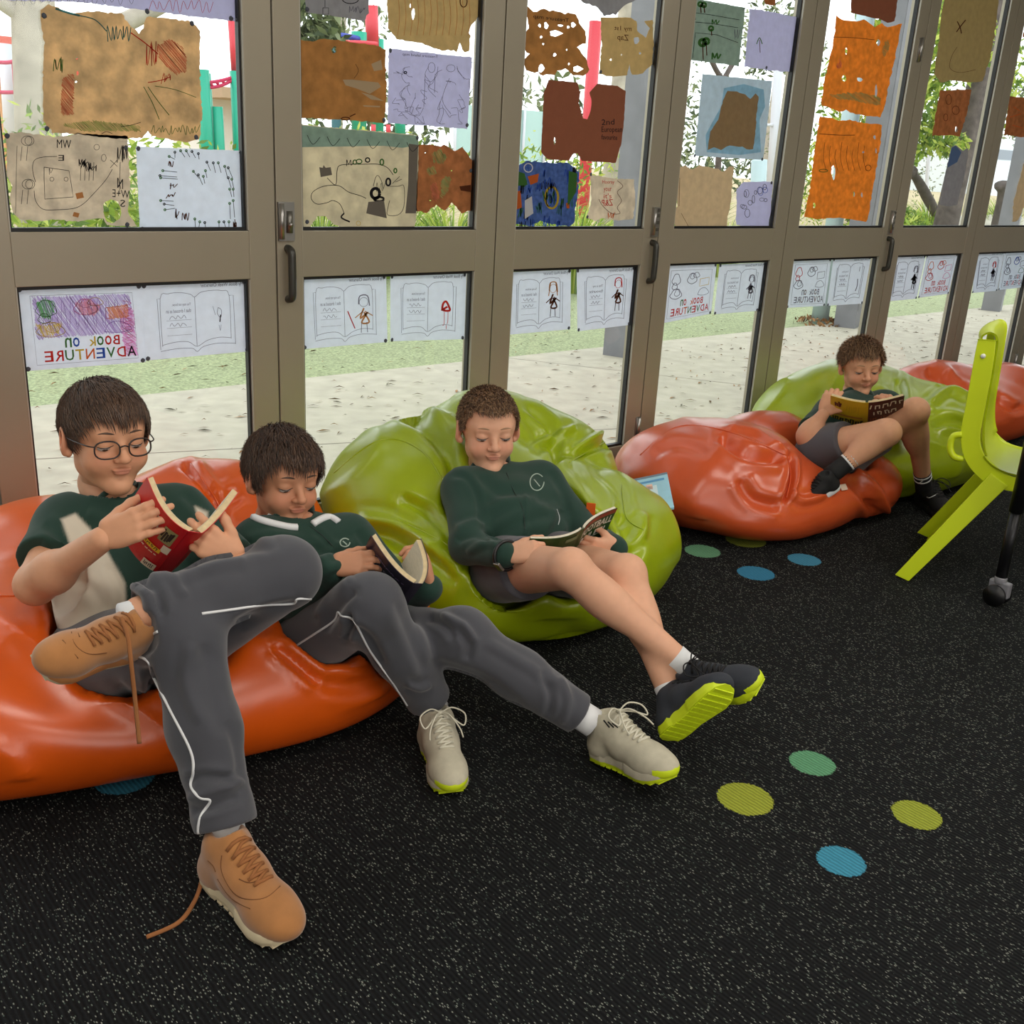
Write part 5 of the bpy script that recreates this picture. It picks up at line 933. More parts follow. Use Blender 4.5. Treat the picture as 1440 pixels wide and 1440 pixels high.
class Boy: pass
def boy(J, skin, hf, hs, hstyle, label, root_at, chub=0., sc=1., sleeve='long', legs='trousers', jersey_white=None, glasses=False, hands=(), belly=0., collar=None, jcr=(), lcr=()):
    B = Boy(); B.J = J; r = B.root = thing('person', root_at, label, 'person')
    w = 1 + chub * 3
    sh = (J['sR'] + J['sL']) / 2; hp = (J['hR'] + J['hL']) / 2; up = nrm(sh - hp); acr = J['sL'] - J['sR']; acr = nrm(acr - up * (acr @ up)); fr = nrm(np.cross(acr, up)); fr = fr if fr @ (CAM - sh) > 0 else -fr; B.up, B.fr, B.acr = up, fr, acr
    neck = J['neck']; hc = hf.w((0, -.040, -.105)); A3 = np.array([acr, fr, up])
    torso = [rc(J['sR'] - up * .02 + acr * .02, J['hR'] + up * .05 + acr * .02, .066 * w * sc, .068 * w * sc, k=.05), rc(J['sL'] - up * .02 - acr * .02, J['hL'] + up * .05 - acr * .02, .066 * w * sc, .068 * w * sc, k=.05), el(sh * .62 + hp * .38 + fr * .012, np.array([.115, .078, .13]) * sc * w, A3, k=.05),
             rc(J['sR'] + acr * .012, neck - up * .012, .046 * sc, .044 * sc, k=.04), rc(J['sL'] - acr * .012, neck - up * .012, .046 * sc, .044 * sc, k=.04), el(hp + up * .075 + fr * (.02 + belly), np.array([.108 + belly * .5, .082 + belly * .6, .10]) * sc * w, A3, k=.05)]
    pelvis = [el(hp + up * .0, np.array([.125, .088, .085]) * sc * w, A3, k=.05)]
    bodyp = [rc(hc, neck - up * .01, .043 * sc * w ** .5, .048 * sc, k=.03)]
    for S_ in 'RL':
        ls_ = .72 if sleeve == 'long' else 1.; bodyp += [rc(J['s' + S_], J['e' + S_], .039 * sc * w * ls_, .033 * sc * w * ls_, k=.02), rc(J['e' + S_], J['w' + S_], .033 * sc * w * ls_, .0215 * sc * (.92 if ls_ < 1 else 1), k=.02)] + ([el(J['e' + S_] * .72 + J['w' + S_] * .28, np.array([.034] * 3) * sc * w ** .5, k=.03)] if ls_ == 1. else [])
        a, kn, h = J['a' + S_], J['k' + S_], J['h' + S_]; cd_ = nrm(a - kn); back = nrm((h - kn) - cd_ * ((h - kn) @ cd_)) if np.linalg.norm(np.cross(h - kn, cd_)) > .02 else -fr
        bodyp += [rc(h, kn, .072 * sc * w, .046 * sc * w ** .5, k=.03), rc(kn, a, .043 * sc, .027 * sc, k=.02), el(kn * .70 + a * .30 + back * .013, np.array([.078, .040, .040]) * sc, np.array([cd_, nrm(np.cross(cd_, back)), back]), k=.03), el(kn - back * .010, np.array([.036] * 3) * sc, k=.02)]
    shrink = [dict(p) for p in torso + pelvis]
    B.bodyp = bodyp; B.torso = torso; B.pelvis = pelvis
    inner = [rc(J['sR'] + acr * .02, J['sL'] - acr * .02, .038, k=.03), rc(J['hR'], J['hL'], .05, k=.03), rc(sh, hp, .055, k=.03)]
    parts = [skin_part(bodyp + inner, .0045, skin, 2)]
    for hd in hands: parts.append(skin_part(hand_prims(*hd[0], **hd[1]), .0021, skin, 1))
    parts.append(make_head(r, hf, skin, hstyle, glasses, chub))
    tt = np.concatenate([p[2] for p in parts])
    # pinker knees, elbows and knuckles
    o = build_raw('body', [(p[0], p[1]) for p in parts], [m_skin], r, tint=lambda P: tt)
    # jersey
    jp = [dict(p) for p in torso]; inf = .006; cuts = []
    for S_ in 'RL':
        if sleeve == 'long': jp += [rc(J['s' + S_], J['e' + S_], .052 * sc * w, .044 * sc, k=.03), rc(J['e' + S_], J['w' + S_] * .9 + J['e' + S_] * .1, .044 * sc, .032 * sc, k=.02), rc(J['w' + S_] * .86 + J['e' + S_] * .14, J['w' + S_] * .97 + J['e' + S_] * .03, .0315 * sc, .030 * sc, k=.006)]
        else:
            q = sleeve; e = J['s' + S_] * (1 - q) + J['e' + S_] * q; jp += [rc(J['s' + S_], e, .052 * sc * w, .054 * sc * w, k=.03)]; dcut = nrm(J['e' + S_] - J['s' + S_]); cuts.append((e + dcut * .002, dcut, .075))
    for c_, n_, rr_ in cuts:
        pp = pl(c_, n_, k=.003, op='c'); jp.append(dict(f=(lambda P, c_=c_, n_=n_, rr_=rr_: -np.maximum(np.maximum(-((P - c_) @ n_), np.linalg.norm(P - c_ - n_ * .05, axis=-1) - rr_ - .01), -1)), lo=c_ - .14, hi=c_ + .14, k=.003, op='c'))
    nk = neck + up * .004; jp.append(rc(nk - up * .004 + fr * .010, hc + fr * .02 + (hc - nk) * .5, .047 * sc, .055 * sc, k=.006, op='s'))
    B.jersey = jp; fold = joints_fold([(J['eR'], 1.1), (J['eL'], 1.1), (J['sR'] - up * .05, .7), (J['sL'] - up * .05, .7), (hp + up * .1, 1.2)], .0036, 125, .085, 3)
    def disp(P): return fold(P)
    Vt, Q = mesh_sdf(jp, .004, disp); Vt = smooth_mesh(Vt, Q, 1, .5); Vt = creases(Vt, Q, [(a_, b_ * 1.5, c_ * .9) for a_, b_, c_ in jcr])
    B.jobj = build_raw('jersey', [(Vt, Q)], [m_jersey], r, tint=(lambda P: jersey_white(B, P)) if jersey_white else (lambda P: np.tile(np.array(GREEN), (len(P), 1))))
    # lower body
    lp = [dict(p) for p in pelvis]; fj = []
    for S_ in 'RL':
        h, kn, a = J['h' + S_], J['k' + S_], J['a' + S_]
        if legs == 'trousers':
            cdn = nrm(a - kn); en = a - cdn * .012; lp += [rc(h, kn, .082 * sc * w, .059 * sc, k=.035), rc(kn, kn * .5 + en * .5, .058 * sc, .053 * sc, k=.035), rc(kn * .5 + en * .5, en + cdn * .02, .052 * sc, .047 * sc, k=.03)]
            c_ = en + cdn * .006; lp.append(dict(f=(lambda P, c_=c_, n_=cdn: -np.maximum(-((P - c_) @ n_), np.linalg.norm(P - c_ - n_ * .05, axis=-1) - .085)), lo=c_ - .16, hi=c_ + .16, k=.003, op='c')); fj += [(kn, 1.2), (a, 1.5), (h, 1.2)]
        else:
            q = legs; e = h * (1 - q) + kn * q; dcut = nrm(kn - h); lp += [rc(h, e + dcut * .02, .088 * sc, .078 * sc, k=.03)]
            lp.append(dict(f=(lambda P, c_=e, n_=dcut: -np.maximum(-((P - c_) @ n_), np.linalg.norm(P - c_ - n_ * .06, axis=-1) - .115)), lo=e - .18, hi=e + .18, k=.003, op='c')); fj += [(h, 1.2), (e, 1)]
    B.lower = lp; fd = joints_fold(fj, .0046, 130, .10, 7); Vt, Q = mesh_sdf(lp, .0042, fd); Vt = smooth_mesh(Vt, Q, 1, .5); Vt = creases(Vt, Q, lcr)
    B.lobj = build_raw('trousers' if legs == 'trousers' else 'shorts', [(Vt, Q)], [m_trous if legs == 'trousers' else m_shorts], r)
    B.solid = [p for p in bodyp + torso + lp + jp if p['op'] == 'u']
    return B
def Jd(**k): return {a: at(*b) for a, b in k.items()}
def neck_ring(B, hf, m, name, r0=.046, tr=.008, h=.012, tilt=.0, label=None):
    nk = B.J['neck']; hc = hf.w((0, -.040, -.105)); ax_ = nrm(hc - nk); c = nk + ax_ * h; a1 = nrm(np.cross(ax_, B.fr)); a2 = np.cross(a1, ax_)
    P = [c + (a1 * math.cos(a) + a2 * math.sin(a)) * (r0 + .006 * max(0, math.sin(a) if a2 @ B.fr > 0 else -math.sin(a))) + ax_ * (-.012 * (math.sin(a) if a2 @ B.fr > 0 else -math.sin(a))) for a in np.linspace(0, 2 * math.pi, 29)[:-1]]
    return MB().tube(P, tr, m, 8, close=True).build(name, B.root, label=label)
def sock(B, S_, m, name_label=None, up_=.05, r=.033, stripe=None):
    a, kn = B.J['a' + S_], B.J['k' + S_]; d = nrm(kn - a); b_ = MB(); b_.tube([a - d * .03, a, a + d * up_ * .5, a + d * up_, a + d * (up_ + .001)], [r, r, r * .97, r * 1.0, r * .8], m, 18)
    o = b_.build('sock', B.root, label=name_label)
    if stripe:
        for q in stripe: MB().tube([a + d * (up_ * q - .003), a + d * (up_ * q + .003)], r * 1.03, m_whitec, 18).build('stripe', o)
    return o

# ---------- boy 1
J1 = Jd(neck=(163, 703, 2.10), sR=(92, 738, 2.08), sL=(252, 722, 2.16), eR=(50, 822, 1.92), wR=(144, 758, 1.80), eL=(366, 838, 2.02), wL=(334, 794, 1.86), hR=(135, 922, 2.02), hL=(232, 912, 2.05), kR=(258, 893, 1.77), kL=(398, 806, 1.90), aL=(196, 862, 1.73))
J1['aR'] = fl(318, 1165, .105)
HF1 = Frame(at(148, 614, 2.06), camvec(.66, -.22, .72), camvec(.03, .97, .25), .98)
def softpoly(p, poly, w=5.):
    x, y = p[:, 0], p[:, 1]; d = np.full(len(x), 1e9); n = len(poly)
    for i in range(n):
        a, b = np.array(poly[i], float), np.array(poly[(i + 1) % n], float); ab = b - a; h = np.clip(((p[:, :2] - a) @ ab) / (ab @ ab), 0, 1); d = np.minimum(d, np.linalg.norm(p[:, :2] - a - h[:, None] * ab, axis=1))
    d = np.where(inpoly(x, y, poly), d, -d); return np.clip(.5 + d / w, 0, 1)
def white1(B, P):
    p = proj(P); front = ((P - B.J['neck']) @ B.fr) > -.03; m = softpoly(p, [(86, 730), (106, 722), (128, 745), (152, 778), (176, 820), (180, 900), (60, 900), (72, 800), (100, 770)]) * front
    m = np.maximum(m, softpoly(p, [(274, 712), (292, 720), (292, 734), (280, 732)]) * front)[:, None]
    return np.array(GREEN) * (1 - m) + np.array(OFFW) * m
h1R = ((J1['wR'], camvec(.86, .35, .1), camvec(.25, .1, -.96), camvec(-.3, .95, .1), (.25, .22, .25, .35)), dict(sc=.93, thumb=(.45, .75, .55), spread=.04))
h1L = ((J1['wL'], camvec(-.62, .55, .32), camvec(-.5, .25, -.75), camvec(.4, .7, -.3), (.55, .6, .7, .85)), dict(sc=.95, thumb=(.5, .8, .2)))
HS1 = dict(t=.007, hl=.060, sb=-.006, n=5200, mess=.12, lift=.05, len=.050, side=.6, off=.007, w=.0011, c=[0, 1, 3], cp=[.45, .35, .2], seed=3, flow=(0, .55, -.15), grav=.16)
B1 = boy(J1, SK['a'], HF1, None, HS1, 'boy with glasses reading a red book, one ankle on his knee', (.68, 1.95, 0.), chub=.003, sc=1.06, sleeve=.62, glasses=True, hands=(h1R, h1L), jersey_white=white1, belly=.01,
    jcr=[([(120, 720), (160, 735), (210, 728)], .010, .007), ([(60, 735), (90, 760), (80, 790)], .008, -.007), ([(60, 760), (80, 775), (110, 772)], .007, .006), ([(150, 790), (170, 830), (172, 860)], .007, -.006), ([(255, 690), (280, 715), (300, 745)], .008, -.007), ([(100, 815), (130, 830), (150, 860)], .008, -.005)],
    lcr=[([(185, 822), (205, 835), (212, 862)], .007, .008), ([(195, 815), (222, 830), (228, 868)], .008, -.009), ([(178, 835), (195, 850), (200, 872)], .007, -.007), ([(205, 808), (240, 812), (262, 842)], .008, .006), ([(250, 800), (320, 775), (400, 762)], .012, -.006), ([(240, 815), (300, 795), (350, 790)], .010, .006), ([(300, 770), (350, 758), (390, 765)], .010, .006), ([(330, 880), (370, 860), (420, 850)], .010, -.008), ([(205, 935), (215, 970), (200, 985)], .008, -.010), ([(195, 960), (212, 985), (205, 1010)], .008, .008), ([(290, 900), (300, 980), (318, 1040)], .013, -.006), ([(262, 1100), (285, 1092), (330, 1096)], .008, -.008), ([(262, 1122), (300, 1112), (345, 1095)], .009, .008), ([(268, 1142), (300, 1135), (340, 1120)], .008, -.008), ([(270, 900), (262, 960), (285, 1020)], .012, .006), ([(322, 1010), (335, 1060), (340, 1100)], .010, -.006), ([(160, 960), (190, 985), (215, 990)], .010, -.008)])
neck_ring(B1, HF1, m_green, 'neckband', .047, .006, .006)
# ---------- boy 2
J2 = Jd(neck=(415, 742, 2.27), sR=(362, 765, 2.2), sL=(492, 757, 2.33), eR=(420, 840, 2.14), wR=(466, 797, 2.02), eL=(572, 842, 2.30), wL=(604, 826, 2.18), hR=(425, 905, 2.22), hL=(490, 896, 2.30), kR=(522, 850, 1.99), kL=(650, 897, 2.12))
J2['aR'] = fl(604, 985, .105); J2['aL'] = fl(818, 1006, .105)
HF2 = Frame(at(398, 672, 2.25), camvec(.60, -.26, .74), camvec(.12, .95, .30), .93)
h2R = ((J2['wR'], camvec(.86, .10, .05), camvec(.1, -.3, -.9), camvec(-.1, .95, -.1), (.42, .45, .5, .6)), dict(sc=.78, thumb=(.45, .75, .55)))
h2L = ((J2['wL'], camvec(-.15, .9, .1), camvec(-.9, 0, .2), camvec(0, .5, -.8), (.8, .85, .9, 1.)), dict(sc=.88))
HS2 = dict(t=.009, hl=.058, sb=-.012, n=5200, mess=.30, lift=.16, len=.050, side=.6, off=.012, w=.0012, c=[0, 3, 1], cp=[.4, .35, .25], seed=5, flow=(.25, .5, -.05), grav=.2)
B2 = boy(J2, SK['b'], HF2, None, HS2, 'dark haired boy in green jersey over a white collar reading a dark purple book', (1.07, 1.85, 0.), sc=.97, hands=(h2R, h2L),
    jcr=[([(345, 760), (390, 752), (450, 770)], .008, .006), ([(380, 775), (430, 765), (480, 790)], .008, -.007), ([(450, 790), (470, 770), (500, 765)], .007, .006), ([(440, 745), (465, 768), (478, 778)], .005, -.004), ([(500, 745), (515, 765), (520, 785)], .007, -.006), ([(445, 830), (470, 810), (490, 808)], .007, -.006)],
    lcr=[([(445, 870), (470, 835), (500, 812)], .010, .008), ([(455, 890), (480, 850), (500, 830)], .009, -.008), ([(490, 880), (520, 900), (540, 940)], .010, -.008), ([(488, 862), (492, 880), (486, 900)], .007, -.010), ([(555, 840), (580, 900), (600, 950)], .012, -.006), ([(570, 960), (590, 968), (606, 962)], .007, .007), ([(600, 868), (625, 880), (640, 900)], .009, -.009), ([(620, 865), (650, 880), (668, 905)], .009, .009), ([(640, 880), (660, 905), (655, 930)], .009, -.008), ([(680, 900), (740, 935), (790, 965)], .011, .005), ([(600, 930), (680, 955), (740, 1000)], .012, -.006), ([(760, 940), (775, 975), (770, 1010)], .009, -.008), ([(785, 950), (800, 985), (790, 1020)], .009, .007)])
# ---------- boy 3
J3 = Jd(neck=(693, 668, 2.78), sR=(650, 688, 2.70), sL=(762, 678, 2.84), eR=(658, 768, 2.54), wR=(712, 781, 2.40), eL=(826, 752, 2.70), wL=(868, 772, 2.54), hR=(708, 800, 2.60), hL=(780, 792, 2.67), kR=(802, 800, 2.28), kL=(880, 808, 2.36))
J3['aR'] = fl(966, 938, .165); J3['aL'] = fl(946, 985, .10)
HF3 = Frame(at(686, 605, 2.74), camvec(.22, -.28, .90), camvec(.04, .95, .30), .98)
h3R = ((J3['wR'], camvec(.90, .15, .25), camvec(.1, -.55, -.8), camvec(0, .9, -.3), (.9, .95, 1.0, 1.1)), dict(sc=.88, thumb=(.4, .85, .1)))
h3L = ((J3['wL'], camvec(-.85, .05, .25), camvec(-.2, .35, -.9), camvec(.1, .9, .2), (.5, .55, .6, .7)), dict(sc=.84, thumb=(.5, .7, .5)))
HS3 = dict(t=.004, hl=.056, sb=.000, n=5200, mess=.35, lift=.7, len=.018, side=.5, off=.009, w=.0011, c=[2, 1, 0], cp=[.45, .4, .15], seed=7, flow=(.1, .5, 0), grav=.02, hug=.2)
B3 = boy(J3, SK['c'], HF3, None, HS3, 'boy in green school jersey and shorts reading a football book, legs stretched out and crossed', (1.78, 1.9, 0.), sc=.98, legs=.42, hands=(h3R, h3L),
    jcr=[([(632, 668), (655, 672), (672, 700), (676, 740)], .006, -.006), ([(668, 660), (700, 690), (745, 695), (790, 712)], .010, -.008), ([(680, 720), (720, 702), (760, 700)], .010, .007), ([(690, 760), (730, 735), (780, 720)], .010, -.007), ([(790, 715), (786, 735), (770, 760)], .007, -.008), ([(640, 745), (665, 735), (680, 742)], .007, .007), ([(640, 762), (665, 752), (690, 758)], .007, -.008), ([(655, 778), (680, 765), (700, 765)], .006, .006), ([(738, 690), (742, 720), (738, 760)], .004, .003), ([(770, 660), (790, 690), (800, 730)], .008, -.006)])
# ---------- boy 4
J4 = Jd(neck=(1204, 566, 3.88), sR=(1168, 578, 3.80), sL=(1250, 574, 3.95), eR=(1134, 614, 3.66), wR=(1158, 582, 3.62), eL=(1286, 602, 3.84), wL=(1262, 586, 3.66), hR=(1152, 634, 3.68), hL=(1196, 630, 3.76), kR=(1247, 608, 3.46), kL=(1286, 578, 3.56), aR=(1176, 662, 3.50))
J4['aL'] = fl(1299, 683, .115)
HF4 = Frame(at(1210, 516, 3.86), camvec(.02, -.34, .92), camvec(0, .93, .36), .91)
h4R = ((J4['wR'], camvec(.35, .85, .1), camvec(.2, -.3, -.9), camvec(.9, .2, 0), (.7, .75, .8, .9)), dict(sc=.92))
h4L = ((J4['wL'], camvec(-.4, .5, .3), camvec(-.3, .1, -.8), camvec(-.8, .4, 0), (.7, .75, .8, .9)), dict(sc=.92))
HS4 = dict(t=.004, hl=.054, sb=.006, n=4600, mess=.22, lift=.5, len=.032, side=.25, off=.018, w=.0013, c=[2, 1, 0], cp=[.6, .35, .05], seed=9, flow=(.5, .45, .1), grav=.04, hug=.3)
B4 = boy(J4, SK['d'], HF4, None, HS4, 'boy in green polo shirt and grey shorts reading a yellow book at the far beanbag', (3.3, 2.05, 0.), sc=.98, sleeve=.78, legs=.45, hands=(h4R, h4L))

# ---------- shoes, socks, piping
def bone(a, b): return nrm(b - a)
# boy 1: tan suede sneakers
sh1, W, p_ = shoe(B1.root, fl(299, 1226, .004), (fl(372, 1272) - fl(299, 1205)), V(0, 0, 1), .252, m_tan, m_foam, 'tan suede sneaker flat on the carpet with an untied lace', m_tan2, bow=False,
    dangle=[fl(296, 1185, .075), fl(283, 1215, .05), fl(283, 1240, .012), fl(272, 1270, .006), fl(250, 1298, .006), fl(206, 1318, .006)])
f_ = camvec(-.44, -.08, .89); u_ = camvec(.58, .56, .42); hl_ = at(190, 908, 1.80)
sh2, _, _ = shoe(B1.root, hl_, f_, u_, .222, m_tan, m_foam, 'tan suede sneaker resting across the other knee', m_tan2, bow=False, sole_col2=m_gum,
    dangle=[at(170, 868, 1.66), at(180, 896, 1.645), at(184, 930, 1.64), at(190, 985, 1.655), at(196, 1046, 1.66)])
sock(B1, 'R', m_whitec, up_=.035, r=.031); sock(B1, 'L', m_whitec, up_=.012, r=.025)
draped(B1.lobj, [(120, 930), (160, 931), (186, 922), (208, 930), (214, 948), (240, 1000), (268, 1055), (272, 1085), (268, 1105), (281, 1122), (296, 1126), (282, 1148), (279, 1172), (290, 1180)], 1.2, 2.3, .0026, m_pipe, 'piping', B1.lobj)
draped(B1.lobj, [(186, 896), (196, 903), (208, 896), (222, 888)], 1.2, 2.3, .0026, m_pipe, 'piping', B1.lobj)
draped(B1.lobj, [(284, 863), (320, 858), (370, 851), (412, 849), (418, 842), (443, 843)], 1.2, 2.3, .0026, m_pipe, 'piping', B1.lobj)
# boy 2: pale sneakers with neon toe edge
def up_for(d): return V(0, 0, 1)
shoe(B2.root, fl(607, 1040, .003), fl(634, 1092) - fl(607, 1020), V(0, 0, 1), .225, m_sneak, m_neon, 'pale grey sneaker with neon toe edge planted on the carpet', m_lace, toe_m=m_neon, sole_col2=m_sneak)
d2 = fl(905, 1085, .08) - fl(838, 1035, .03)
shoe(B2.root, fl(838, 1060, .004), nrm(fl(918, 1105) - fl(838, 1050)) + V(0, 0, .22), V(0, 0, 1) + .0 * d2, .235, m_sneak, m_neon, 'pale grey sneaker with neon toe edge on the outstretched foot', m_lace, toe_m=m_neon, sole_col2=m_sneak)
for S_ in 'RL': sock(B2, S_, m_whitec, up_=.04, r=.031)
draped(B2.lobj, [(410, 912), (440, 893), (470, 873), (475, 861), (480, 866), (495, 870), (505, 886), (520, 915), (545, 950), (562, 975), (573, 992)], 1.5, 2.6, .0024, m_pipe, 'piping', B2.lobj)
draped(B2.lobj, [(800, 958), (820, 962), (832, 975), (836, 990)], 1.5, 2.6, .0024, m_pipe, 'piping', B2.lobj)
# boy 3: slate knit shoes with neon soles, heels crossed
aR, aL = B3.J['aR'], B3.J['aL']
sd = bone(B3.J['kR'], aR)
shoe(B3.root, at(984, 984, proj(aR)[2] + .03), camvec(.50, .26, .80), camvec(-.66, .68, .18), .215, m_dshoe, m_neon, 'slate and black knit shoe with neon sole, laces showing', m_blk, toe_m=m_neon, sole_col2=m_neon)
shoe(B3.root, at(937, 1042, proj(aL)[2] - .04), camvec(.50, .60, .60), camvec(-.34, .30, -.89), .22, m_dshoe, m_neon, 'neon yellow shoe sole turned towards the room', m_blk, bow=False, sole_col2=m_neon)
for S_ in 'RL': sock(B3, S_, m_whitec, up_=.035, r=.030)
# boy 4: black sneakers
aR, aL = B4.J['aR'], B4.J['aL']
shoe(B4.root, fl(1292, 706, .003), fl(1325, 722) - fl(1290, 700), V(0, 0, 1), .225, m_blk, m_blk, 'black sneaker with a white side flash on the carpet', m_blk)
shoe(B4.root, aR + camvec(.20, -.9, -.2) * .055, camvec(-.74, -.48, .10), camvec(.1, .9, .4), .175, m_blk, m_whitec, 'black and white sneaker pressed into the terracotta beanbag', m_blk, bow=False)
for S_ in 'RL': sock(B4, S_, m_blk, 'black sock with white stripes', up_=.075, r=.031, stripe=(.62, .9))

# ---------- collars, crests, zips, watch
neck_ring(B2, HF2, m_whitec, 'collar', .055, .012, .030, label='white shirt collar'); neck_ring(B2, HF2, m_green, 'neckband', .062, .009, .014)
draped(B2.jobj, [(352, 724), (362, 730), (382, 736), (404, 741), (418, 742)], 0, 9, [.004, .009, .011, .010, .004][0] if 0 else .0085, m_whitec, 'collar', B2.jobj, lift=.002, label='white shirt collar'); draped(B2.jobj, [(440, 737), (452, 730), (464, 727), (476, 734)], 0, 9, .0085, m_whitec, 'collar', B2.jobj, lift=.002, label='white shirt collar')
neck_ring(B3, HF3, m_green, 'collar', .055, .011, .026); neck_ring(B4, HF4, m_green, 'collar', .054, .010, .022)
m_zip = mat('dark_zip', (14, 34, 28), rough=.5); m_crest = mat('pale_crest_thread', (168, 184, 172), rough=.8)
for B, cx, cy, rx, ry, z0, z1 in ((B3, 755, 678, 10, 12, 2.2, 3.2), (B2, 485, 763, 7, 6, 1.9, 2.7)):
    draped(B.jobj, [(cx + rx * math.cos(a), cy + ry * math.sin(a)) for a in np.linspace(0, 5.6, 10)], z0, z1, .0016, m_crest, 'crest', B.jobj, n=3); draped(B.jobj, [(cx - rx * .4, cy - ry * .3), (cx, cy + ry * .1), (cx + rx * .4, cy + ry * .5)], z0, z1, .0018, m_crest, 'crest', B.jobj, n=3)
draped(B3.jobj, [(712, 664), (722, 690), (735, 715), (738, 745)], 2.2, 3.2, .0012, m_zip, 'zip', B3.jobj); draped(B2.jobj, [(436, 740), (452, 752), (470, 770)], 1.9, 2.7, .0012, m_zip, 'zip', B2.jobj)
draped(B3.jobj, [(783, 716), (787, 728), (785, 738)], 2.2, 3.2, .0010, m_pipe, 'piping', B3.jobj)
wv = J3['wR'] * .9 + J3['eR'] * .1; wd_ = nrm(J3['wR'] - J3['eR']); wt = thing('wristwatch', wv, 'dark wristwatch on the wrist of the boy with the football book', 'watch'); q_ = MB(); a1 = nrm(np.cross(wd_, V(0, 0, 1))); a2 = np.cross(wd_, a1)
q_.tube([wv + wd_ * .018 + (a1 * math.cos(a) + a2 * math.sin(a)) * .034 for a in np.linspace(0, 6.283, 25)[:-1]], .0045, m_black, 8, close=True); q_.build('strap', wt)
q_ = MB(); dn_ = nrm(camvec(-.5, -.7, .5)); q_.obox(wv + wd_ * .018 + dn_ * .036, [wd_, nrm(np.cross(wd_, dn_)), dn_], (.011, .012, .004), mat('grey_metal', (120, 118, 112))); q_.build('watch_case', wt, bevel=.002)

m_stitch = mat('brown_seam', (112, 70, 38), rough=.9)
for pts in ([(312, 1203), (311, 1225), (328, 1256), (350, 1265), (375, 1262), (394, 1246)], [(306, 1236), (325, 1264), (352, 1278)], [(336, 1236), (352, 1242), (368, 1234), (376, 1222)], [(292, 1210), (300, 1218), (303, 1226)]): draped(sh1, pts, 1, 2, .0009, m_stitch, 'seam', sh1, n=5)
for pts in ([(100, 880), (104, 905), (124, 920), (150, 918)], [(88, 900), (110, 926)], [(120, 862), (108, 880), (112, 896)]): draped(sh2, pts, 1, 2, .0009, m_stitch, 'seam', sh2, n=5)

# little marks on tongues, sock and shoe side
def kids(root, nm): return [o for o in root.children if o.name.split('.')[0] == nm]
for sh, (cx, cy) in zip(kids(B2.root, 'shoe'), ((624, 1004), (856, 1016))):
    for k in range(3): draped(sh, [(cx - 7 + 6 * k, cy - 3 + 2 * k), (cx - 3 + 6 * k, cy + 2 + k), (cx + 1 + 6 * k, cy + 7)], 0, 9, .0016, m_blk, 'stripe_mark', sh, lift=.0005, n=3)
draped(kids(B4.root, 'shoe')[0], [(1300, 693), (1304, 700), (1310, 699), (1320, 694)], 0, 9, .0022, m_whitec, 'curved_mark', kids(B4.root, 'shoe')[0], lift=.0005, n=3)
sk = kids(B4.root, 'sock')[1]; draped(sk, [(1291, 670), (1299, 675), (1291, 680)], 0, 9, .0022, m_whitec, 'arrow_mark', sk, lift=.0005, n=3)
# ================================================================== beanbags
def vinyl(name, c): return mat(name, c, rough=.30, var=.05, vs=8, bump=.12, bs=260, spec=.6, coat=.2, bdist=.0006)
m_or = vinyl('orange_vinyl', (222, 90, 14)); m_or2 = vinyl('terracotta_vinyl', (204, 84, 40)); m_lime = vinyl('lime_vinyl', (150, 170, 10))
def inflate(p, d):
    q = dict(p); f0 = p['f']; q['f'] = lambda P: f0(P) - d; q['lo'] = p['lo'] - d; q['hi'] = p['hi'] + d; return q
BAGS = []
def bag(name_label, prims, m, sitters=(), cr=(), seed=0, h=.009, wr=.006, infl=.004, ks=.03, seams=(), pos=None, group='vinyl beanbags by the glass doors', top=.0):
    L = list(prims) + [pl((0, 0, .004), (0, 0, -1), k=.03)]
    for B in sitters:
        for p in B.solid: q = inflate(p, infl); q['op'] = 's'; q['k'] = ks; L.append(q)
    def disp(P):
        n = wav(P, 9, seed) * wr + wav(P, 24, seed + 1) * wr * .35; a = wav(P, 5, seed + 2); return n - wr * 1.2 * np.exp(-(np.sin(wav(P, 3.2, seed + 5) * 9 + P[:, 0] * 6) / .25) ** 2) * (P[:, 2] > .1)
    Vt, Q = mesh_sdf(L, h, disp); Vt = smooth_mesh(Vt, Q, 2, .5); Vt = creases(Vt, Q, cr)
    Vt[:, 2] = np.maximum(Vt[:, 2], .002)
    o = build_raw('beanbag', [(Vt, Q)], [m], None, label=name_label, cat='beanbag', group=group)
    for pts in seams: draped(o, pts, 0, 9, .0024, m, 'seam', o, lift=.0008)
    BAGS.append(o)
    return o
BAG1 = [el((.78, 2.12, .12), (.62, .46, .19), k=.1), el((.48, 2.08, .14), (.36, .32, .165), k=.1), el((.66, 2.42, .20), (.26, .20, .18), k=.08), el((1.04, 2.44, .20), (.32, .22, .20), k=.08), el((.98, 1.95, .12), (.38, .30, .16), k=.1)]
BAG2 = [el((1.86, 2.18, .13), (.50, .48, .21), k=.1), el((1.70, 2.32, .25), (.32, .28, .22), k=.08), el((2.02, 2.48, .27), (.28, .20, .22), k=.07), el((2.22, 2.42, .20), (.24, .24, .20), k=.08), el((1.78, 1.92, .15), (.34, .24, .17), k=.1), el((2.06, 2.02, .13), (.22, .24, .18), k=.08)]
BAG3 = [el((2.88, 2.22, .15), (.38, .35, .19), k=.05), el((3.06, 1.99, .10), (.44, .20, .13), k=.05), el((3.36, 1.97, .10), (.22, .18, .13), k=.03), el((3.22, 2.30, .15), (.34, .18, .17), k=.03), el((3.26, 2.08, .27), (.15, .10, .10), k=.04, op='s')]
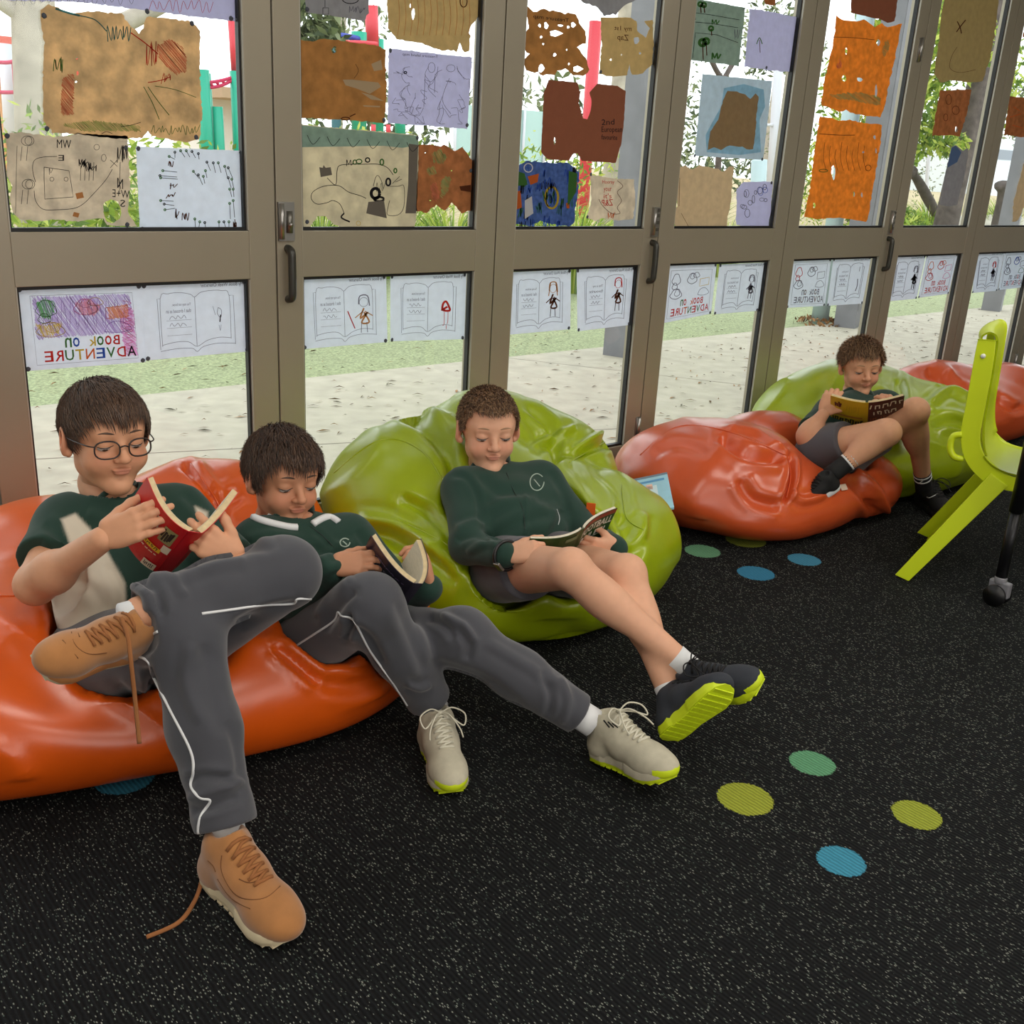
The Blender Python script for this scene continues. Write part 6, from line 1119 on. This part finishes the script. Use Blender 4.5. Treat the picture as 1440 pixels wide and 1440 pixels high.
BAG4 = [el((3.86, 2.22, .14), (.56, .42, .21), k=.1), el((3.92, 2.40, .24), (.48, .22, .19), k=.08), el((4.10, 2.10, .16), (.34, .26, .20), k=.08)]
BAG5 = [el((4.98, 2.36, .12), (.52, .30, .18), k=.08), el((4.82, 2.46, .20), (.34, .18, .15), k=.06), el((5.3, 2.36, .16), (.3, .22, .16), k=.06)]
bag('bright orange vinyl beanbag seating the two boys in grey trousers', BAG1, m_or, (B1, B2), seed=1, seams=([(268, 652), (285, 675), (305, 705), (318, 740)], [(0, 838), (20, 838)]),
    cr=[([(255, 650), (275, 668), (300, 700), (320, 735)], .012, -.02), ([(280, 650), (285, 670), (300, 690)], .02, .012), ([(340, 690), (315, 712), (300, 740)], .02, -.015), ([(385, 905), (420, 935), (452, 962)], .012, -.02), ([(452, 962), (500, 965), (545, 950)], .02, -.012), ([(0, 905), (60, 960), (160, 1000), (300, 990)], .05, -.012)])
bag('large lime green vinyl beanbag under the boy with crossed bare legs', BAG2, m_lime, (B3,), seed=2, seams=([(470, 665), (520, 625), (560, 618), (600, 640), (625, 680)], [(800, 650), (850, 622), (858, 618)], [(872, 642), (876, 700), (882, 730), (905, 745)], [(575, 738), (620, 760), (650, 785)]),
    cr=[([(545, 575), (600, 600), (640, 660), (632, 720)], .02, -.028), ([(600, 580), (640, 600), (650, 620)], .02, .02), ([(735, 565), (775, 600), (785, 640), (770, 650)], .015, -.02), ([(745, 630), (790, 610), (810, 600)], .012, .016), ([(800, 640), (830, 620), (858, 600)], .012, .02), ([(770, 620), (790, 640), (860, 625), (880, 650)], .014, -.018), ([(500, 730), (560, 740), (630, 790), (650, 800)], .02, .018), ([(500, 745), (560, 760), (640, 810)], .02, -.015), ([(560, 700), (600, 720), (640, 760)], .016, -.014), ([(870, 720), (890, 760), (880, 800)], .02, -.02), ([(640, 830), (720, 865), (830, 900)], .04, -.012), ([(850, 790), (895, 760), (905, 720)], .015, .014), ([(830, 650), (870, 690), (880, 740)], .02, -.014)])
bag('slumped terracotta vinyl beanbag with a floppy collar between the two lime ones', BAG3, m_or2, (B4,), seed=3, h=.008, seams=([(900, 640), (950, 600), (1010, 603), (1060, 620), (1105, 640)], [(1108, 642), (1112, 670), (1106, 700)]),
    cr=[([(1012, 612), (1050, 638), (1105, 644)], .020, -.035), ([(1010, 603), (1060, 607), (1090, 628), (1110, 640)], .012, .016), ([(1112, 642), (1114, 670), (1104, 706)], .010, -.035), ([(1040, 672), (1060, 702), (1100, 712)], .020, -.020), ([(1110, 690), (1130, 704), (1165, 694)], .014, .012), ([(1195, 655), (1235, 690), (1250, 725)], .014, .016), ([(1185, 668), (1212, 692), (1232, 726)], .018, -.022), ([(930, 700), (1020, 735), (1150, 750)], .05, .010), ([(915, 640), (955, 625), (1000, 640)], .02, -.008)])
bag('lime green vinyl beanbag under the boy with the yellow book', BAG4, m_lime, (B4,), seed=4, h=.010,
    cr=[([(1262, 530), (1270, 560), (1275, 600)], .02, -.02), ([(1240, 540), (1250, 560), (1255, 590)], .02, .014), ([(1305, 570), (1335, 548), (1365, 560)], .016, .02), ([(1310, 600), (1340, 592), (1372, 600)], .02, -.02), ([(1310, 600), (1350, 610), (1380, 620)], .012, .012)])
bag('terracotta vinyl beanbag farthest right behind the green chair', BAG5, m_or2, (), seed=5, h=.011,
    cr=[([(1300, 520), (1340, 540), (1380, 570)], .03, -.03), ([(1330, 520), (1350, 540), (1400, 560)], .02, .02), ([(1400, 560), (1425, 575), (1440, 570)], .02, -.02)])

def tagquad(bag_, u, v, z, w_, h_, m, name, label):   # little sewn-on label, laid on the vinyl
    me = bag_.data; n = len(me.vertices); c = np.empty(n * 3); me.vertices.foreach_get('co', c); c = c.reshape(-1, 3); p = proj(c); d = np.hypot(p[:, 0] - u, p[:, 1] - v); nr = d < 8; i = np.where(nr)[0][np.argmin(p[nr, 2])]; N = np.array(me.vertices[int(i)].normal); N = N if N @ (CAM - c[i]) > 0 else -N
    a = nrm(np.cross(N, V(0, 0, 1))); b_ = np.cross(N, a); o = c[i] + N * .004; MB().obox(o, [a, b_, N], (w_ / 2, h_ / 2, .0012), m).build(name, bag_, label=label)
tagquad(BAGS[1], 834, 722, 0, .024, .034, mat('orange_tag', (230, 96, 20), rough=.7), 'label_tag', 'small orange sewn tag')
tagquad(BAGS[2], 1190, 680, 0, .03, .022, mat('ivory_tag', (214, 190, 170), rough=.7), 'label_tag', 'small pale printed mark')
# ================================================================== books
m_page = mat('cream_page_edges', (212, 192, 150), rough=.9, var=.1, vs=120); m_pagew = mat('pale_page_edges', (222, 214, 196), rough=.9, var=.08, vs=120)
def book(T, Bt, Lt, Rt, th, sp, mc, label, mR=None, prints=(), pages=m_page, bul=(.012, .012), root=None):
    T, Bt, Lt, Rt = map(np.array, (T, Bt, Lt, Rt)); s = Bt - T; H = np.linalg.norm(s); s = s / H; r = thing('book', (T + Bt) / 2, label, 'book'); mR = mR or mc
    wdir = nrm(Rt - Lt); tocam = nrm(CAM - T); nin = np.cross(s, wdir); nin = nin if nin @ tocam < 0 else -nin   # towards the reader
    funs = []; cv = MB(); pg = MB()
    for sg, E, m, bl in ((-1, Lt, mc, bul[0]), (1, Rt, mR, bul[1])):
        st = T + wdir * sg * sp / 2; d = E - st; d = d - s * (d @ s); nl = np.cross(s, nrm(d)); oth = nrm((Rt if sg < 0 else Lt) - T); nl = nl * (np.sign(nl @ oth) if abs(nl @ oth) > .15 else np.sign(nl @ nin))
        C = lambda t, st=st, d=d, nl=nl, bl=bl: st + d * t + nl * bl * math.sin(math.pi * min(1, max(0, t)) ** .8) * -1
        funs.append((C, nl)); ts = np.linspace(0, 1, 15)
        def slab(mb, o0, o1, m_, t0=0., t1=1., s0=0., s1=1.):
            vs = []
            for t in np.linspace(t0, t1, 15):
                c = C(t); vs += [c + nl * o0 + s * H * s0, c + nl * o1 + s * H * s0, c + nl * o1 + s * H * s1, c + nl * o0 + s * H * s1]
            fs = [(4 * i + k, 4 * i + (k + 1) % 4, 4 * i + 4 + (k + 1) % 4, 4 * i + 4 + k) for i in range(14) for k in range(4)] + [(0, 1, 2, 3), (59, 58, 57, 56)]; mb.add(vs, fs, m_)
        slab(cv, -.0008, .0002, m); slab(pg, .0004, th, pages, .0, .975, .012, .988); slab(pg, th + .0004, th + .0008, m_pagew, .02, .97, .012, .988)
    a, b = T - wdir * sp / 2, T + wdir * sp / 2; cv.add([a, b, b + s * H, a + s * H, a - nin * .001, b - nin * .001, b + s * H - nin * .001, a + s * H - nin * .001], [(0, 1, 2, 3), (7, 6, 5, 4), (0, 4, 5, 1), (2, 6, 7, 3)], mc)
    co = cv.build('cover', r); pg.build('pages', r)
    def cp(side, x, y, o=.0014):   # x left->right, y top->bottom as seen from outside
        if side == 2: return T + wdir * sp * (x - .5) + s * H * y - nin * (.0012 + o)
        C, nl = funs[side]; t = (1 - x) if side == 0 else x; return C(t) - nl * o + s * H * y
    pr_ = MB()
    for k, pz in enumerate(prints):
        side, kind = pz[0], pz[1]; o = .0014 + .00012 * k
        if kind == 'box':
            (x0, y0, x1, y1), m_ = pz[2], pz[3]; n = 8; v = []
            for i in range(n + 1): x = x0 + (x1 - x0) * i / n; v += [cp(side, x, y0, o), cp(side, x, y1, o)]
            pr_.add(v, [(2 * i, 2 * i + 1, 2 * i + 3, 2 * i + 2) for i in range(n)], m_)
        elif kind == 'text':
            tv, tf, _ = text_mesh(pz[2], pz[5] if len(pz) > 5 else 0); (x0, y0, x1, y1) = pz[3]; sk = pz[6] if len(pz) > 6 else 0
            pr_.add([cp(side, x0 + (x1 - x0) * x, y0 + (y1 - y0) * (1 - y) + sk * x, o) for x, y in tv], tf, pz[4])
        elif kind == 'scr':
            (x0, y0, x1, y1), m_, n, w_ = pz[2:6]; rr_ = random.Random(k + 5)
            for q in range(n):
                x = x0 + (x1 - x0) * q / n; h0 = y0 + (y1 - y0) * rr_.uniform(0, .3); h1 = y1 - (y1 - y0) * rr_.uniform(0, .3); dx = rr_.uniform(-.4, .4) * (x1 - x0) / n
                pr_.add([cp(side, x, h0, o), cp(side, x + w_, h0, o), cp(side, x + w_ + dx, h1, o), cp(side, x + dx, h1, o)], [(0, 1, 2, 3)], m_)
                if q % 2: pr_.add([cp(side, x, h0, o), cp(side, x + (x1 - x0) / n, h0, o), cp(side, x + (x1 - x0) / n, h0 + w_, o), cp(side, x, h0 + w_, o)], [(0, 1, 2, 3)], m_)
    if prints: pr_.build('cover_print', co)
    return r
P_ = lambda n, c: mat('print_' + n, c, rough=.5)
m_redc = mat('red_paper_cover', (200, 20, 28), rough=.35); m_purc = mat('dark_purple_cover', (38, 26, 54), rough=.35); m_grnc = mat('football_green_cover', (40, 78, 32), rough=.35, var=.4, vs=30); m_yelc = mat('yellow_cover', (206, 178, 34), rough=.4); m_broc = mat('maroon_cover', (84, 44, 40), rough=.4)
book(at(275, 748, 1.80), at(229, 805, 1.93), at(207, 671, 1.794), at(336, 691, 1.886), .011, .024, m_redc, 'thick red paperback held open by the boy with glasses', bul=(.014, .004),
     prints=[(0, 'scr', (.30, .10, .62, .20), P_('white', (232, 222, 196)), 7, .035), (0, 'scr', (.34, .22, .64, .30), P_('white', (232, 222, 196)), 7, .035), (0, 'box', (.72, .14, .94, .42), P_('khaki', (150, 146, 96))), (0, 'scr', (.74, .16, .92, .40), P_('black', (30, 28, 26)), 5, .03), (0, 'box', (.86, .44, .98, .58), P_('white', (232, 222, 196))), (0, 'box', (.50, .56, .88, .64), P_('yellow', (236, 190, 30))), (0, 'scr', (.52, .57, .86, .63), P_('black', (30, 28, 26)), 9, .012), (0, 'scr', (.44, .68, .86, .71), P_('white', (232, 222, 196)), 10, .015), (0, 'box', (.74, .86, .96, .99), P_('white', (232, 222, 196))), (0, 'scr', (.77, .88, .93, .97), P_('black', (30, 28, 26)), 6, .012)])
book(at(588, 820, 1.98), at(566, 850, 2.16), at(522, 752, 1.984), at(592, 757, 2.007), .009, .018, m_purc, 'dark purple paperback held open over the raised grey knee', bul=(.008, .012),
     prints=[(0, 'scr', (.25, .20, .9, .25), P_('paleviolet', (170, 150, 200)), 12, .02), (0, 'scr', (.2, .34, .9, .42), P_('lilac', (206, 196, 226)), 12, .03), (0, 'scr', (.2, .5, .9, .56), P_('lilac', (206, 196, 226)), 12, .02), (0, 'scr', (.15, .66, .8, .74), P_('lilac', (206, 196, 226)), 10, .03), (0, 'box', (.78, .74, .96, .94), P_('white', (232, 222, 196)))])
book(at(820, 743, 2.43), at(800, 790, 2.582), at(745, 757, 2.396), at(868, 714, 2.472), .006, .008, m_grnc, 'football paperback with a green cover held by the boy in the school jersey', mR=m_grnc, pages=m_pagew, bul=(.012, -.008),
     prints=[(1, 'box', (.0, .0, 1, .12), P_('brick', (150, 70, 50))), (1, 'text', 'FOOTBALL', (.05, .16, .97, .36), P_('offwhite', (226, 226, 214)), .02), (1, 'text', 'RULES!', (.10, .42, .86, .62), P_('offwhite', (226, 226, 214)), .02), (1, 'box', (.0, .74, 1, 1), P_('slate', (84, 90, 92))), (0, 'box', (.1, .5, .55, .9), P_('darkgreen', (26, 44, 24))), (0, 'scr', (.55, .35, .68, .5), P_('offwhite', (226, 226, 214)), 3, .03), (0, 'box', (.7, .1, .95, .2), P_('greygreen', (120, 140, 100)))])
book(at(1219, 566, 3.50), at(1217, 600, 3.654), at(1168, 556, 3.547), at(1272, 556, 3.473), .008, .012, m_yelc, 'yellow and maroon paperback held open by the boy on the far beanbag', mR=m_broc, bul=(.004, .004),
     prints=[(0, 'scr', (.12, .14, .34, .40), P_('maroon', (96, 40, 30)), 4, .05), (0, 'box', (.06, .62, .95, .68), P_('tan', (180, 120, 60))), (0, 'scr', (.06, .74, .98, .98), P_('black', (30, 28, 26)), 12, .04), (0, 'scr', (.5, .2, .9, .5), P_('mustard', (180, 150, 40)), 6, .012), (1, 'scr', (.06, .08, .96, .28), P_('offwhite', (226, 226, 214)), 8, .035), (1, 'scr', (.14, .36, .86, .54), P_('offwhite', (226, 226, 214)), 7, .035), (1, 'scr', (.06, .60, .96, .90), P_('rust', (150, 84, 60)), 12, .03)])
# picture book lying against the terracotta beanbag
q = [at(880, 676, 3.33), at(938, 664, 3.35), at(948, 713, 3.20), at(912, 724, 3.16)]
q[3] = q[0] + (q[2] - q[1]); nb = nrm(np.cross(q[1] - q[0], q[3] - q[0])); nb = nb if nb @ (CAM - q[0]) > 0 else -nb
b_ = MB(); m_bb = mat('pale_blue_cover', (158, 206, 226), rough=.35, var=.12, vs=14); b_.poly(q, m_bb, -.009, nb)
bk = b_.build('book', label='pale blue picture book leaning between the lime and terracotta beanbags', cat='book'); pb = MB()
def bq(x, y, o): return q[0] + (q[1] - q[0]) * x + (q[3] - q[0]) * y + nb * o
for (x0, y0, x1, y1, m_) in [(.0, .0, 1, .06, P_('steel', (110, 130, 146))), (.08, .14, .9, .2, P_('blue', (90, 150, 196))), (.3, .3, .7, .6, P_('ice', (206, 228, 236))), (.45, .25, .6, .4, P_('peach', (236, 190, 170))), (.1, .6, .5, .68, P_('sky', (120, 180, 214))), (.3, .76, .8, .9, P_('ivory', (236, 238, 232)))]: pb.poly([bq(x0, y0, .0006), bq(x1, y0, .0006), bq(x1, y1, .0006), bq(x0, y1, .0006)], m_)
pb.build('cover_print', bk)
# ================================================================== lime plastic chair
m_ch = mat('lime_plastic', (204, 222, 30), rough=.38, spec=.5)
A_ = V(2.91, 1.47, 0); Wv = V(.93, .3677, 0); Fv = V(.3677, -.93, 0); Z = V(0, 0, 1)
def cp3(w_, f_, z_): return A_ + Wv * w_ + Fv * f_ + Z * z_
ch = thing('chair', cp3(.23, .25, 0), 'lime green moulded plastic chair with splayed flat legs at the right edge', 'chair')
prof = spline([(.070, .742), (.066, .768), (.088, .784), (.112, .768), (.118, .70), (.122, .60), (.128, .50), (.150, .425), (.20, .385), (.28, .375), (.40, .385), (.50, .392), (.54, .375)], 5)
sh_ = MB(); n = len(prof); cols = 13; vs = []
T2 = np.gradient(prof, axis=0); T2 /= np.linalg.norm(T2, axis=1)[:, None]; N2 = np.stack([T2[:, 1], -T2[:, 0]], 1) * -1
for side in (0, 1):
    for i, (f_, z_) in enumerate(prof):
        hwid = np.interp(i / n, [0, .12, .4, .6, 1], [.15, .17, .175, .185, .19])
        for k in range(cols):
            x = -1 + 2 * k / (cols - 1); cvx = .016 * (abs(x) ** 2.5); off = np.array([f_, z_]) - N2[i] * (side * .005) * (1 if True else 0) + np.array([cvx if z_ > .42 else 0, cvx * .5 if z_ <= .42 else 0]); vs.append(cp3(.23 + x * hwid, off[0], off[1]))
fs = []
for s_ in (0, 1):
    o = s_ * n * cols
    for i in range(n - 1):
        for k in range(cols - 1): fs.append((o + i * cols + k, o + i * cols + k + 1, o + (i + 1) * cols + k + 1, o + (i + 1) * cols + k))
o = n * cols; bd = [k for k in range(cols)] + [i * cols + cols - 1 for i in range(1, n)] + [(n - 1) * cols + k for k in range(cols - 2, -1, -1)] + [i * cols for i in range(n - 2, 0, -1)]
fs += [(bd[i], bd[(i + 1) % len(bd)], bd[(i + 1) % len(bd)] + o, bd[i] + o) for i in range(len(bd))]
sh_.add(vs, fs, m_ch, True); sh_.build('seat_shell', ch)
for sgn in (-1, 1):   # rear leg + side rail in one flat moulded piece
    w0 = .23 + sgn * .185
    lg = MB(); P = [cp3(.23 + sgn * .235, .0, .0), cp3(.23 + sgn * .215, .10, .17), cp3(w0, .21, .36)]
    ax = nrm(P[2] - P[0]); sd = Wv; nn_ = nrm(np.cross(sd, ax))
    for q0, q1 in ((P[0], P[2]),):
        h = [(-.004, -.024), (.004, -.024), (.004, .024), (-.004, .024)]; a = [q0 + sd * x + nn_ * y for x, y in h]; b = [q1 + sd * x + nn_ * y * 1.2 for x, y in h]
        for p in a: p[2] = max(p[2], .002)
        lg.add(a + b, [(0, 1, 2, 3), (7, 6, 5, 4), (0, 4, 5, 1), (1, 5, 6, 2), (2, 6, 7, 3), (3, 7, 4, 0)], m_ch)
        h = [(-.022, .018), (.022, .018), (.022, .026), (-.022, .026)]; a = [q0 + sd * (x - sgn * .018) + nn_ * y for x, y in h]; b = [q1 + sd * (x - sgn * .018) + nn_ * y * 1.2 for x, y in h]
        for p in a: p[2] = max(p[2], .002)
        lg.add(a + b, [(0, 1, 2, 3), (7, 6, 5, 4), (0, 4, 5, 1), (1, 5, 6, 2), (2, 6, 7, 3), (3, 7, 4, 0)], m_ch)
    lg.build('leg', ch, bevel=.002)
    lg = MB(); q0, q1 = cp3(.23 + sgn * .225, .56, .002), cp3(w0, .42, .37); h = [(-.02, -.022), (.02, -.022), (.02, .022), (-.02, .022)]; lg.add([q0 + Wv * x + Fv * y for x, y in h] + [q1 + Wv * x + Fv * y for x, y in h], [(0, 1, 2, 3), (7, 6, 5, 4), (0, 4, 5, 1), (1, 5, 6, 2), (2, 6, 7, 3), (3, 7, 4, 0)], m_ch); lg.build('leg', ch, bevel=.003)
    fl_ = MB(); pts = [(.100, .762), (.104, .66), (.106, .56), (.108, .48), (.128, .42), (.175, .375), (.24, .352), (.40, .355)]; P = spline(pts, 4); v = []
    wid = np.interp(np.linspace(0, 1, len(P)), [0, .1, .5, .75, 1], [.048, .054, .054, .058, .030])
    TT = np.gradient(P, axis=0); TT /= np.linalg.norm(TT, axis=1)[:, None]
    for (f_, z_), (tf, tz), wd in zip(P, TT, wid):
        nx, nz = -tz, tf
        for (dw, dn) in ((-.004, -wd * .5), (.004, -wd * .5), (.004, wd * .5), (-.004, wd * .5)): v.append(cp3(.23 + sgn * .178 + dw, f_ + nx * dn, z_ + nz * dn))
    fl_.add(v, [(4 * i + k, 4 * i + (k + 1) % 4, 4 * i + 4 + (k + 1) % 4, 4 * i + 4 + k) for i in range(len(P) - 1) for k in range(4)] + [(0, 1, 2, 3), tuple(range(len(v) - 1, len(v) - 5, -1))], m_ch); fo = fl_.build('side_rail', ch, bevel=.002)
    if sgn < 0: c = cp3(.23 - .178 - .005, .099, .715); MB().tube([c, c - Wv * .003], .007, P_('ivory', (236, 238, 232)), 14).build('rivet', fo)
hk = MB(); hk.tube(spline([cp3(.05, .085, .475), cp3(.05, .062, .465), cp3(.05, .060, .43), cp3(.05, .075, .405), cp3(.06, .10, .40)], 5), .010, m_ch, 10); hk.build('bag_hook', ch)
# ================================================================== table on castors (only one leg is in the picture)
tb = thing('table', (3.35, .95, 0), 'black legged table on castors at the right edge of the picture', 'table'); c0 = V(2.975, 1.20, 0); m_leg = mat('black_powder_coat', (26, 26, 29), rough=.35, metal=.3); m_grey = mat('grey_castor_plastic', (130, 130, 136), rough=.35)
for (dx, dy) in ((0, 0), (1.2, -.5), (.28, -.62), (1.48, .12)):
    o = c0 + V(dx, dy, 0); l_ = MB(); l_.tube([o + V(0, 0, .082), o + V(0, 0, .30)], .0165, m_leg, 20); l_.tube([o + V(0, 0, .295), o + V(0, 0, .70)], .0205, m_leg, 20); lo = l_.build('leg', tb)
    k_ = MB()
    for sg in (-1, 1): k_.tube([o + V(.014 * sg - .001, .0, .034), o + V(.014 * sg + .011 * sg, .0, .034)], .033, m_black, 24)
    k_.build('castor_wheel', lo); k2 = MB(); k2.box((o[0] - .012, o[1] - .034, .03), (o[0] + .012, o[1] + .028, .078), m_grey); k2.tube([o + V(0, 0, .07), o + V(0, 0, .092)], .018, m_grey, 16); k2.build('castor_fork', lo, bevel=.004)
tp = [c0 + V(-.05, -.0, .70) + V(0, .04, 0), c0 + V(.24, -.68, .70), c0 + V(1.56, -.16, .70) + V(-.02, -.30, 0), c0 + V(1.54, .18, .70)]
cc = sum(tp) / 4; MB().poly([V(p[0], p[1], .70) for p in [c0 + V(-.03, .03, 0), c0 + V(.26, -.66, 0), c0 + V(1.24, -.55, 0), c0 + V(1.52, .16, 0)]], mat('pale_table_top', (206, 204, 198), rough=.4), .025, V(0, 0, 1)).build('tabletop', tb)
